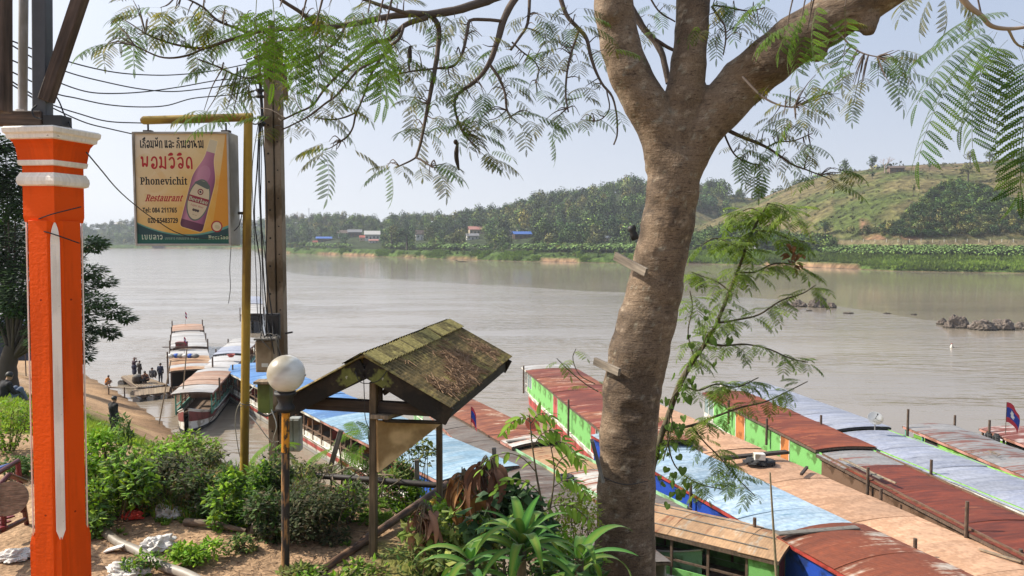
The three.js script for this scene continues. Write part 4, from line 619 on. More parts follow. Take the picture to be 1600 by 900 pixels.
{ const p = (label, a, b, w, h, m, name = 'plank', cat = 'plank') => { const t = mesh(name, bar(a, b, w, h), m); return meta(t, label, cat); };
  p('long dark beam laid across the step of the peach roof', onPlane(1128, 716, 2.62), onPlane(1230, 706, 2.62), 0.34, 0.14, M.darkWood, 'beam', 'beam');
  p('grey plank lying on the deep rust roof', onPlane(1322, 720, 2.72), onPlane(1378, 748, 2.72), 0.22, 0.05, M.greyWood); p('bamboo pole lying beside the grey plank on the deep rust roof', onPlane(1312, 716, 2.74), onPlane(1400, 755, 2.74), 0.07, 0.07, M.paleWood, 'bamboo_pole', 'pole');
  p('worn plank across the end of the sky blue roof', onPlane(1214, 834, 2.78), onPlane(1340, 824, 2.78), 0.3, 0.06, M.greyWood); p('long thin lath crossing the peach roof edge', onPlane(1530, 858, 2.35), onPlane(1596, 878, 2.35), 0.12, 0.05, M.paleWood, 'lath', 'lath');
  p('short log resting on the peach roof', onPlane(1252, 741, 2.5), onPlane(1261, 730, 2.5), 0.12, 0.12, M.darkWood, 'log', 'log');
  p('two-by-four across the brown streaky roof step', onPlane(792, 690, 2.58), onPlane(862, 682, 2.58), 0.26, 0.05, M.greyWood, 'board', 'board');
  const bp = mesh('bamboo_pole', rod(at(1214, 912, 22), at(1203, 738, 22), 0.045, 0.025, 8), M.paleWood); meta(bp, 'tall thin bamboo pole standing upright beside the houseboat', 'pole');
  const st = thing('stick_pile', 'little heap of bleached sticks on the grey patched roof', 'stick pile', onPlane(1540, 709, 2.66)); const r = rngOf(3); for (let i = 0; i < 22; i++) { const a = V(rr(r, -0.7, 0.7), 0.02 + 0.06 * r(), rr(r, -0.4, 0.4)), d = rndDir(r); d.y *= 0.1; mesh('stick', rod(a, a.clone().addScaledVector(d, rr(r, 0.2, 0.5)), 0.012, 0.009, 5), M.paleWood, st); }
  const rub = thing('tarpaulin', 'crumpled dark tarpaulin heap with white box by the peach roof beam', 'tarpaulin', onPlane(1180, 722, 2.5)); const g = new THREE.IcosahedronGeometry(0.5, 12), q = g.attributes.position; for (let i = 0; i < q.count; i++) { const x = q.getX(i), y = q.getY(i), z = q.getZ(i), a = 1 + 0.7 * fbm(x * 4, y * 4, z * 4, 3); q.setXYZ(i, x * a * 1.1, Math.max(-0.05, y * a * 0.4), z * a * 0.8); } g.computeVertexNormals(); mesh('sheet', g, M.rubber, rub); mesh('carton', rbox(0.5, 0.3, 0.35, 0.02, 0.15, 0.3, 0.1), M.white, rub);
  const bun = thing('bundle', 'blue and white bundle on the middle roof of the many-sectioned boat', 'bundle', onPlane(286, 559, 2.72)); for (let i = 0; i < 6; i++) { const g = new THREE.IcosahedronGeometry(0.26, 4), q = g.attributes.position; for (let k = 0; k < q.count; k++) q.setXYZ(k, q.getX(k) * (1.3 + 0.5 * n3(k, i, 1)), q.getY(k) * 0.8, q.getZ(k)); g.computeVertexNormals(); const m = mesh('sack', g, [M.white, HP.blue, HP.grey][i % 3], bun); m.position.set((i - 2.5) * 0.42, 0.16, rr(r, -0.2, 0.2)); }
  const rh = thing('crate', 'red brown crate on the roof of the many-sectioned boat', 'crate', onPlane(284, 543, 2.75)); mesh('box', box(0.9, 0.55, 0.7, 0, 0.28, 0), HP.darkRed, rh); for (const s of [-1, 1]) mesh('slat', box(0.96, 0.09, 0.05, 0, 0.28 + s * 0.17, 0.37), edge.brown, rh); mesh('lid', bar(V(-1.6, 0.1, 0.5), V(1.7, 0.14, 0.4), 0.12, 0.08), edge.brown, rh);
  flag('tiny red pennant at the far end of the many-sectioned boat', at(290, 516, 92), 2.2, 0.3, 0.7, 2, 0.6); flag('small red pennant between the many-sectioned boat roofs', at(288, 552, 70), 1.5, 0.28, 0.5, 5, 0.6);
  const bowl = thing('basin', 'red basin standing on the pale roof behind the open front cabin', 'basin', onPlane(361, 558, 2.85)); mesh('bowl', new THREE.LatheGeometry([[0, 0], [0.18, 0], [0.32, 0.22], [0.35, 0.24], [0.33, 0.25], [0.2, 0.05], [0, 0.04]].map(([a, b]) => new THREE.Vector2(a, b)), 18), HP.red, bowl); mesh('rim', moved(new THREE.TorusGeometry(0.34, 0.02, 6, 20).rotateX(Math.PI / 2), 0, 0.245, 0), HP.red, bowl);
}
// mooring poles standing before the open cabin, a leaning punt pole and ropes
meta(mesh('mooring_pole', rod(V(-24.9, -0.5, -53.6), at(267, 563, 53.6).setY(at(267, 563, 53.6).y), 0.05, 0.04, 7), M.paleWood), 'thin upright pole before the many-sectioned boat', 'pole');
meta(mesh('mooring_pole', rod(onPlane(282, 652, 0.2), at(292, 545, 53), 0.05, 0.035, 7), M.paleWood), 'slanting pole rising beside the open front cabin', 'pole');
meta(mesh('punt_pole', rod(onPlane(314, 674, -0.1), onPlane(350, 630, 0.9), 0.09, 0.06, 7), M.greyWood), 'thick weathered pole slanting from the water beside the red striped hull', 'pole');
for (const [a, b, l] of [[[298, 640, 52], [240, 652, 52], 'slack mooring rope from the red striped bow to the beach'], [[300, 646, 52], [268, 672, 47], 'short mooring rope from the red striped bow into the shallows']]) { const p = at(...a), q = onPlane(b[0], b[1], 0.15), m = p.clone().add(q).multiplyScalar(0.5); m.y -= 0.25; meta(mesh('mooring_rope', sweep([p, m, q], 0.022, 5, 5), M.paleWood), l, 'rope'); }

/* ---------- plank raft and gangplank ---------- */
{
  const r = rngOf(8), deckW = [wood([0.46, 0.34, 0.22]), wood([0.40, 0.29, 0.19]), wood([0.52, 0.40, 0.27])];
  function raft(label, c, n, y) { // corners far-left, far-right, near-right, near-left in pixels
    const P = c.map(([x, yy]) => onPlane(x, yy, y)), o = P[0].clone().add(P[2]).multiplyScalar(0.5), t = thing('raft', label, 'raft', [o.x, 0, o.z]);
    const L = P.map((p) => V(p.x - o.x, y, p.z - o.z));
    for (let i = 0; i < n; i++) { const f = (i + 0.5) / n, a = L[0].clone().lerp(L[1], f), b = L[3].clone().lerp(L[2], f), w = L[0].distanceTo(L[1]) / n * 0.93; a.y += r() * 0.03; b.y += r() * 0.03; mesh('plank', bar(a, b, w, 0.05), deckW[Math.floor(r() * 3)], t); }
    for (const [a, b] of [[0, 1], [3, 2]]) for (const k of [0.04, 0.5, 0.96]) { const p = L[a].clone().lerp(L[b], k), q = p.clone(); mesh('float', moved(new THREE.CylinderGeometry(0.29, 0.29, 1.0, 12).rotateX(Math.PI / 2), p.x * 0.92, 0.12, p.z * 0.86), HP.grey, t); }
    for (const [a, b] of [[0, 1], [3, 2], [0, 3], [1, 2]]) mesh('beam', bar(L[a].clone().setY(y - 0.12), L[b].clone().setY(y - 0.12), 0.1, 0.16), edge.brown, t);
    return t;
  }
  raft('upper deck of the plank raft where people stand', [[190, 588], [216, 585], [262, 601], [214, 606]], 12, 0.62);
  raft('lower landing of the plank raft nearest the shore', [[209, 607], [266, 604], [264, 613], [212, 619]], 13, 0.45);
  const gp = thing('gangplank', 'narrow gangplank from the beach to the raft', 'gangplank', onPlane(164, 605, 0.9)); const o = gp.position, e = onPlane(213, 606, 0.72).sub(o); mesh('plank', bar(V(0, 0, 0.16), e.clone().add(V(0, 0, 0.16)), 0.24, 0.05), deckW[0], gp); mesh('plank', bar(V(0, 0.01, -0.12), e.clone().add(V(0, 0, -0.12)), 0.24, 0.05), deckW[2], gp); mesh('trestle', join([rod(V(0.3, -0.9, 0), V(0.3, 0, 0), 0.05), rod(V(1.6, -0.9, 0), V(1.6, 0, 0), 0.05)]), edge.brown, gp);
  const bask = (l, px, py, s) => { const t = thing('basket', l, 'basket', onPlane(px, py, 0.64)); mesh('body', new THREE.LatheGeometry([[0, 0], [0.22, 0], [0.3, 0.18], [0.26, 0.4], [0.24, 0.4], [0.27, 0.2], [0.2, 0.03], [0, 0.03]].map(([a, b]) => new THREE.Vector2(a * s, b * s)), 16), M.darkWood, t); mesh('load', (() => { const g = new THREE.IcosahedronGeometry(0.25 * s, 3); g.scale(1, 0.7, 1); return moved(g, 0, 0.38 * s, 0); })(), M.greyWood, t); };
  bask('round basket with a load beside the squatting people on the raft', 215, 599, 1.5); bask('grey bundle basket at the far edge of the raft', 239, 589, 1.2);
}

/* ---------- people ---------- */
// joints in metres, y up from the ground, facing +z; every limb tapers; body is one surface
function personAt(label, pos, turn, pose, look) {
  const t = thing('person', label, 'person', pos, turn), j = pose.joints, k = look.scale || 1; t.scale.setScalar(k);
  const bones = [['pelvis', 'waist', 0.135, 0.115], ['waist', 'chest', 0.115, 0.145], ['chest', 'neck', 0.13, 0.055], ['neck', 'head', 0.05, 0.052], ['chest', 'shL', 0.10, 0.062], ['chest', 'shR', 0.10, 0.062], ['shL', 'elL', 0.052, 0.040], ['elL', 'wrL', 0.040, 0.027], ['shR', 'elR', 0.052, 0.040], ['elR', 'wrR', 0.040, 0.027], ['pelvis', 'hipL', 0.12, 0.095], ['pelvis', 'hipR', 0.12, 0.095], ['hipL', 'knL', 0.090, 0.056], ['knL', 'anL', 0.056, 0.036], ['hipR', 'knR', 0.090, 0.056], ['knR', 'anR', 0.056, 0.036], ['anL', 'toL', 0.042, 0.030], ['anR', 'toR', 0.042, 0.030]];
  const P = {}; for (const n in j) P[n] = V(...j[n]);
  const fwd = pose.look ? V(...pose.look).normalize() : V(0, 0, 1), hd = P.head, up = hd.clone().sub(P.neck).normalize(), side = V().crossVectors(up, fwd).normalize(), hc = hd.clone().addScaledVector(up, 0.07).addScaledVector(fwd, 0.02);
  const off = (a, b, c) => hc.clone().addScaledVector(side, a).addScaledVector(up, b).addScaledVector(fwd, c);
  const nose = off(0, -0.01, 0.105), chin = off(0, -0.085, 0.055), earL = off(0.078, -0.005, 0), earR = off(-0.078, -0.005, 0);
  const headF = (x, y, z) => { let d = capsule(x, y, z, off(0, 0.025, -0.015), chin, 0.088, 0.046); d = smin(d, capsule(x, y, z, off(0, 0.02, 0.085), nose, 0.008, 0.014), 0.02); d = smin(d, capsule(x, y, z, off(0.03, 0.022, 0.075), off(-0.03, 0.022, 0.075), 0.014, 0.014), 0.02); d = smin(d, capsule(x, y, z, off(0.02, -0.052, 0.082), off(-0.02, -0.052, 0.082), 0.009, 0.009), 0.012); for (const e of [earL, earR]) d = smin(d, capsule(x, y, z, e, e.clone().addScaledVector(up, 0.025), 0.016, 0.018), 0.01); return d; };
  const all = Object.values(P).concat([off(0, 0.12, 0)]), lo = V(1e9, 1e9, 1e9), hi = V(-1e9, -1e9, -1e9); all.forEach((p) => { lo.min(p); hi.max(p); }); lo.subScalar(0.2); hi.addScalar(0.2);
  const bodyF = (list, grow) => (x, y, z) => { let d = 9; for (const [a, b, ra, rb] of list) d = smin(d, capsule(x, y, z, P[a], P[b], ra + grow, rb + grow), 0.045); return d; };
  const base = bodyF(bones, 0);
  const parts = [sdfMesh((x, y, z) => smin(base(x, y, z), headF(x, y, z), 0.03), lo, hi, look.cell || 0.031)];
  for (const s of ['L', 'R']) { // hands: palm, four unequal curled fingers, thumb from the side
    const w = P['wr' + s], d = w.clone().sub(P['el' + s]).normalize(), sd = V().crossVectors(d, V(0, 1, 0.3)).normalize().multiplyScalar(s === 'L' ? 1 : -1), pn = V().crossVectors(d, sd).normalize(), pc = w.clone().addScaledVector(d, 0.085);
    const g = new THREE.SphereGeometry(1, 8, 6); g.scale(0.042, 0.02, 0.052); const m = new THREE.Matrix4().makeBasis(sd, pn, d).setPosition(w.clone().addScaledVector(d, 0.045)); parts.push(g.applyMatrix4(m));
    [0.062, 0.072, 0.067, 0.052].forEach((L, i) => { const a = pc.clone().addScaledVector(sd, (i - 1.5) * 0.021), b = a.clone().addScaledVector(d, L * 0.55).addScaledVector(pn, 0.008), c = b.clone().addScaledVector(d, L * 0.4).addScaledVector(pn, 0.022); parts.push(rod(a, b, 0.0095, 0.0085, 6), rod(b, c, 0.0085, 0.007, 6)); });
    const th = w.clone().addScaledVector(d, 0.03).addScaledVector(sd, 0.036), t2 = th.clone().addScaledVector(sd, 0.03).addScaledVector(d, 0.03); parts.push(rod(th, t2, 0.0115, 0.01, 6), rod(t2, t2.clone().addScaledVector(d, 0.03).addScaledVector(pn, 0.012), 0.01, 0.008, 6));
  }
  mesh('body', join(parts.map((g) => { g = clean(g); g.deleteAttribute('uv'); return g; })), M.skin, t);
  mesh('hair', sdfMesh((x, y, z) => Math.max(headF(x, y, z) - 0.016, Math.min(0.02, (x - hc.x) * fwd.x + (y - hc.y) * fwd.y + (z - hc.z) * fwd.z - 0.045 - ((x - hc.x) * up.x + (y - hc.y) * up.y + (z - hc.z) * up.z) * 0.5), -((x - hc.x) * up.x + (y - hc.y) * up.y + (z - hc.z) * up.z) - (look.long ? 0.16 : 0.03)), hc.clone().subScalar(0.2), hc.clone().addScalar(0.2), 0.016), look.hair || M.hair, t);
  const fab = (c) => mat(c, 0.9, { bumpMap: rep(T.grainB, 0.4), bumpScale: 0.006 });
  const top = bodyF([bones[0], bones[1], bones[2], bones[4], bones[5], bones[6], bones[8], ...(look.sleeve === 'long' ? [bones[7], bones[9]] : [])], 0.017);
  const tl = P.pelvis.y - 0.07; mesh('shirt', sdfMesh((x, y, z) => Math.max(top(x, y, z), tl - y), lo, hi, look.cell || 0.031), fab(look.top), t);
  if (look.skirt) mesh('skirt', sdfMesh((x, y, z) => { let d = 9; for (const [a, b, q] of [['hipL', 'knL', 0.1], ['hipR', 'knR', 0.1], ['knL', 'anL', 0.09], ['knR', 'anR', 0.09], ['pelvis', 'hipL', 0.13], ['pelvis', 'hipR', 0.13]]) d = smin(d, capsule(x, y, z, P[a], P[b], q + 0.02, q + 0.03), 0.16); return Math.max(d, Math.min(P.anL.y, P.anR.y) + 0.1 - y); }, lo, hi, look.cell || 0.031), fab(look.bottom), t);
  else { const leg = bodyF([bones[10], bones[11], bones[12], bones[14], ...(look.shorts ? [] : [bones[13], bones[15]])], 0.016); mesh('trousers', sdfMesh(leg, lo, hi, look.cell || 0.031), fab(look.bottom), t); }
  if (look.hat) { const h = new THREE.LatheGeometry([[0, 0.11], [0.09, 0.10], [0.105, 0.02], [0.2, -0.01], [0.2, -0.02], [0.1, 0.0], [0, 0.09]].map(([a, b]) => new THREE.Vector2(a, b)), 18); const m = mesh('hat', h, fab(look.hat), t); m.position.copy(off(0, 0.06, -0.01)); }
  return t;
}
const stand = (o = {}) => ({ joints: { pelvis: [0, 0.93, 0], waist: [0, 1.07, 0.01], chest: [0, 1.28, 0.0], neck: [0, 1.45, 0], head: [0, 1.53, 0.02], shL: [0.17, 1.38, 0], shR: [-0.17, 1.38, 0], elL: [0.23, 1.12, -0.02], elR: [-0.23, 1.12, -0.02], wrL: [0.22, 0.90, 0.08], wrR: [-0.22, 0.90, 0.08], hipL: [0.09, 0.88, 0], hipR: [-0.09, 0.88, 0], knL: [0.1, 0.48, 0.03], knR: [-0.1, 0.48, 0.01], anL: [0.11, 0.08, 0], anR: [-0.11, 0.08, -0.05], toL: [0.13, 0.03, 0.15], toR: [-0.13, 0.03, 0.1], ...o } });
const squat = (o = {}) => ({ joints: { pelvis: [0, 0.26, -0.1], waist: [0, 0.42, -0.1], chest: [0, 0.62, 0.0], neck: [0, 0.79, 0.06], head: [0, 0.87, 0.09], shL: [0.17, 0.71, 0.03], shR: [-0.17, 0.71, 0.03], elL: [0.22, 0.5, 0.14], elR: [-0.22, 0.5, 0.14], wrL: [0.12, 0.45, 0.34], wrR: [-0.1, 0.42, 0.34], hipL: [0.1, 0.27, -0.06], hipR: [-0.1, 0.27, -0.06], knL: [0.17, 0.50, 0.27], knR: [-0.17, 0.50, 0.27], anL: [0.14, 0.08, 0.06], anR: [-0.14, 0.08, 0.06], toL: [0.16, 0.03, 0.22], toR: [-0.16, 0.03, 0.22], ...o } });
const sit = (o = {}) => ({ joints: { pelvis: [0, 0.14, 0], waist: [0, 0.29, -0.02], chest: [0, 0.50, 0.03], neck: [0, 0.67, 0.07], head: [0, 0.75, 0.10], shL: [0.17, 0.60, 0.04], shR: [-0.17, 0.60, 0.04], elL: [0.24, 0.36, 0.12], elR: [-0.24, 0.36, 0.12], wrL: [0.15, 0.32, 0.34], wrR: [-0.15, 0.32, 0.34], hipL: [0.09, 0.13, 0.04], hipR: [-0.09, 0.13, 0.04], knL: [0.14, 0.40, 0.36], knR: [-0.14, 0.40, 0.36], anL: [0.12, 0.07, 0.52], anR: [-0.12, 0.07, 0.52], toL: [0.13, 0.03, 0.68], toR: [-0.13, 0.03, 0.68], ...o } });
{
  const on = (px, py, y) => onPlane(px, py, y), D = [0.02, 0.02, 0.03];
  personAt('person standing with raised arm at the far end of the raft', on(210, 588, 0.66), 2.6, { ...stand({ elR: [-0.33, 1.40, 0.1], wrR: [-0.20, 1.60, 0.14] }) }, { top: [0.06, 0.035, 0.05], bottom: [0.02, 0.022, 0.05], skirt: true, hat: [0.10, 0.06, 0.05], scale: 0.98 });
  personAt('person in dark jacket standing mid-raft with back turned', on(218, 591, 0.66), 2.9, stand({ wrL: [0.12, 1.02, 0.2] }), { top: [0.05, 0.045, 0.04], bottom: [0.04, 0.035, 0.03], sleeve: 'long', scale: 0.92 });
  personAt('person in navy clothes standing beside the many-sectioned boat', on(251, 598, 0.66), 3.3, stand(), { top: [0.02, 0.028, 0.06], bottom: [0.02, 0.022, 0.035], sleeve: 'long' });
  personAt('squatting person in brown on the raft beside the basket', on(225, 599, 0.64), 1.2, squat(), { top: [0.16, 0.08, 0.05], bottom: D, sleeve: 'long' });
  personAt('squatting person leaning forward with orange top on the raft', on(229, 598, 0.64), -1.0, squat(), { top: [0.36, 0.14, 0.06], bottom: [0.05, 0.035, 0.03] });
  personAt('person sitting on the far edge of the raft in grey', on(237, 590, 0.64), 0.8, sit(), { top: [0.16, 0.15, 0.15], bottom: [0.10, 0.09, 0.09], sleeve: 'long' });
  personAt('child in orange top crouching at the beach end of the gangplank', on(168, 604, 0.95), 1.4, squat(), { top: [0.62, 0.22, 0.04], bottom: [0.10, 0.06, 0.04], scale: 0.9, shorts: true });
  const g = (px, py) => groundPx(px, py);
  const pk = at(13, 578, 52), place = (p) => V(p.x, groundFine(p.x, p.z), p.z);
  personAt('person in bright pink shirt sitting on the beach path', place(at(13, 588, 50)), 2.2, stand(), { top: [0.70, 0.05, 0.10], bottom: [0.06, 0.05, 0.06], scale: 0.8 });
  personAt('person in pale clothes standing behind the pink shirt', place(at(20, 580, 54)), 2.4, stand(), { top: [0.42, 0.34, 0.26], bottom: [0.5, 0.4, 0.34] });
  personAt('person with dark hair left of the pink shirt', place(at(4, 585, 50)), 2.0, stand(), { top: [0.05, 0.045, 0.045], bottom: D, scale: 0.9 });
  personAt('person in black jacket and blue jeans sitting low beside the orange pillar', place(at(9, 640, 24)), 2.6, sit(), { top: [0.014, 0.014, 0.017], bottom: [0.11, 0.14, 0.20], sleeve: 'long', scale: 1.08 });
  const s = at(178, 668, 27); personAt('person in black hooded jacket standing alone on the bank slope', V(s.x, Math.min(groundFine(s.x, s.z), at(178, 690, 27).y), s.z), 2.6, stand({ wrL: [0.1, 1.05, 0.2], elL: [0.22, 1.1, 0.03] }), { top: [0.012, 0.012, 0.013], bottom: [0.02, 0.02, 0.024], sleeve: 'long', scale: 0.95 });
}

/* ---------- orange pillar and the timber roof it carries ---------- */
{
  const D = 4.2, Y = (py) => at(80, py, D).y, px = (n) => n / FPX * D * 0.88, c = at(80, 500, D);
  const chips = tex(512, (u, v) => { const a = patch(u, v), f = fine(u, v), b = streakB(u, v); let q = mix3([1, 0.98, 0.96], [0.92, 0.90, 0.88], smooth(0.45, 0.7, 0.6 * a + 0.4 * b)); return mix3(q, [0.55, 0.45, 0.40], smooth(0.74, 0.79, 0.55 * f + 0.45 * mottle(u, v))); }, 1.2), orange = new THREE.MeshPhysicalMaterial({ color: new THREE.Color().setRGB(0.84, 0.098, 0.003), roughness: 0.7, specularIntensity: 0.35, map: chips, bumpMap: rep(T.grainB, 0.5), bumpScale: 0.0025 }), cream = mat([0.95, 0.92, 0.86], 0.75, { map: rep(chips, 0.6), bumpMap: rep(T.grainB, 0.3), bumpScale: 0.003 });
  const base = 10.75, t = thing('pillar', 'square orange pillar with white stripes and moulded cream capital', 'pillar', [c.x - px(48) * 0.51, base, -D - px(48) * 0.86]);
  t.rotation.set(0, 0.54, -0.016, 'ZYX');
  const ring = (list) => { const P = [], I = []; for (const [h, py] of list) { const y = Y(py) - base; P.push(0, y, px(h), px(h), y, 0, 0, y, -px(h), -px(h), y, 0); } for (let k = 0; k < list.length - 1; k++) for (let i = 0; i < 4; i++) { const a = k * 4 + i, b = k * 4 + (i + 1) % 4; I.push(a, b, a + 4, b, b + 4, a + 4); } const e = (list.length - 1) * 4; I.push(0, 2, 1, 0, 3, 2, e, e + 1, e + 2, e, e + 2, e + 3); const g = new THREE.BufferGeometry(); g.setAttribute('position', new THREE.Float32BufferAttribute(P, 3)); g.setIndex(I); const f = boxUV(g); f.computeVertexNormals(); return f; };
  const oct = (h, ch, y0, y1) => { const s = new THREE.Shape(), p = [[0, 1], [1, 0], [0, -1], [-1, 0]]; const q = []; for (let i = 0; i < 4; i++) { const [ax, ay] = p[i], [bx, by] = p[(i + 1) % 4], [zx, zy] = p[(i + 3) % 4], k = ch / Math.SQRT2 / (h * Math.SQRT2) * Math.SQRT2; q.push([ax + (zx - ax) * k, ay + (zy - ay) * k], [ax + (bx - ax) * k, ay + (by - ay) * k]); } q.forEach(([x, y], i) => i ? s.lineTo(x * h, y * h) : s.moveTo(x * h, y * h)); const g = new THREE.ExtrudeGeometry(s, { depth: y1 - y0, bevelEnabled: true, bevelSize: 0.002, bevelThickness: 0.002, bevelSegments: 1 }); g.rotateX(-Math.PI / 2); g.translate(0, y0, 0); return boxUV(g); };
  mesh('shaft', oct(px(52), px(17), 0.30, Y(345) - base), orange, t);
  mesh('neck', ring([[46, 347], [48, 338], [48, 287.5]]), orange, t); mesh('plinth', ring([[49, 1060], [49, 856], [45.5, 840]]), orange, t);
  mesh('astragal', ring([[50, 290], [56, 288], [58, 282], [57, 276], [55, 274], [52, 269]]), cream, t);
  mesh('frieze', ring([[48, 269.5], [48, 257.5]]), orange, t); mesh('fillet', ring([[50, 258], [54, 257], [56, 250], [53, 249]]), cream, t);
  mesh('capital', ring([[54, 249.5], [56, 240], [57, 232], [60, 224], [66, 217]]), orange, t);
  mesh('cornice', ring([[66, 217.5], [71, 216], [72, 210], [77, 207], [78, 200], [74, 197.5]]), cream, t);
  const chf = px(52) - px(17) / 2;
  const st = new THREE.Shape(), w = px(7), y0 = Y(848) - base, y1 = Y(346) - base; st.moveTo(0, y0); st.lineTo(w, y0 + px(22)); st.lineTo(w, y1 - px(38)); st.quadraticCurveTo(w * 0.9, y1 - px(12), 0, y1); st.quadraticCurveTo(-w * 0.9, y1 - px(12), -w, y1 - px(38)); st.lineTo(-w, y0 + px(22)); st.closePath();
  for (const a of [0, -Math.PI / 2, Math.PI / 2]) { const g = new THREE.ExtrudeGeometry(st, { depth: 0.006, bevelEnabled: true, bevelSize: 0.001, bevelThickness: 0.001, bevelSegments: 1 }); g.translate(0, 0, chf - 0.003); g.rotateY(a); mesh('white_stripe', boxUV(g), cream, t); }
  // wires looped round the shaft
  const w1 = sweep([at(127, 323, 4.25), at(80, 335, 4.18), at(55, 345, 4.26), at(33, 360, 4.4)], 0.0035, 5, 6), w2 = sweep([at(33, 350, 4.4), at(55, 358, 4.27), at(84, 366, 4.185), at(124, 380, 4.3)], 0.0035, 5, 6);
  meta(mesh('cable', w1, M.black), 'thin dark cable rising across the right face of the orange pillar', 'cable'); meta(mesh('cable', w2, M.black), 'thin dark cable sagging across the orange pillar below the other', 'cable');
  // the roof: posts, brace, beam, rafters and sheets, mostly above the frame
  const roof = thing('porch_frame', 'dark timber posts and braces standing on the orange pillar', 'frame'), mud = wood([0.15, 0.10, 0.075]), grey = paint([0.10, 0.105, 0.12], 0.5);
  mesh('post', bar(at(67, 186, 4.32), at(65, -140, 4.32), 0.078, 0.078), grey, roof); mesh('brace', bar(at(72, 158, 4.3), at(150, -75, 4.3), 0.066, 0.066), mud, roof);
  mesh('beam', bar(at(-120, 184, 4.3), at(70, 186, 4.3), 0.075, 0.08), mud, roof); mesh('post', bar(at(1, 176, 4.15), at(0, -140, 4.15), 0.085, 0.085), mud, roof); mesh('bracket', box(0.10, 0.055, 0.10, 0, 0, 0).translate(...at(90, 190, 4.3).toArray()), M.black, roof);
  mesh('clip', sweep([at(57, 165, 4.25), at(50, 172, 4.2), at(53, 182, 4.2), at(66, 186, 4.2)], 0.005, 5, 5), M.black, roof);
  const ry = 15.25; mesh('tie_beam', bar(V(-9.5, ry - 0.1, -4.32), V(-2.1, ry - 0.1, -4.32), 0.1, 0.14), mud, roof); mesh('post', bar(V(-9.2, 10.7, -4.32), V(-9.2, ry, -4.32), 0.1, 0.1), mud, roof);
  const rw = thing('restaurant', 'plastered restaurant wall behind the viewpoint', 'building', [0, 10.75, 7]), plaster = mat([0.5, 0.42, 0.33], 0.9, { map: rep(T.dirty, 2) });
  mesh('wall', box(22, 4.2, 0.25, -1, 2.1, 0), plaster, rw); for (const x of [-7, -2.5, 2, 6.5]) { const w = mesh('window', box(1.6, 1.3, 0.06, x, 1.9, -0.15), M.glass, rw); mesh('frame', join([box(1.8, 0.1, 0.1, x, 2.6, -0.17), box(1.8, 0.1, 0.1, x, 1.2, -0.17), box(0.1, 1.3, 0.1, x - 0.85, 1.9, -0.17), box(0.1, 1.3, 0.1, x + 0.85, 1.9, -0.17)]), M.darkWood, w); }
  const pipe = thing('pipe', 'slim off-white pipe standing behind the dark porch post', 'pipe', at(34, 195, 4.75)); const o = pipe.position; mesh('shaft', rod(V(0, -0.1, 0), at(38, -140, 4.75).sub(o), 0.026, 0.026, 14), paint([0.5, 0.5, 0.52], 0.4), pipe); mesh('collar', rod(V(0, 0.02, 0), V(0.001, 0.09, 0), 0.033, 0.033, 14), M.white, pipe);
}
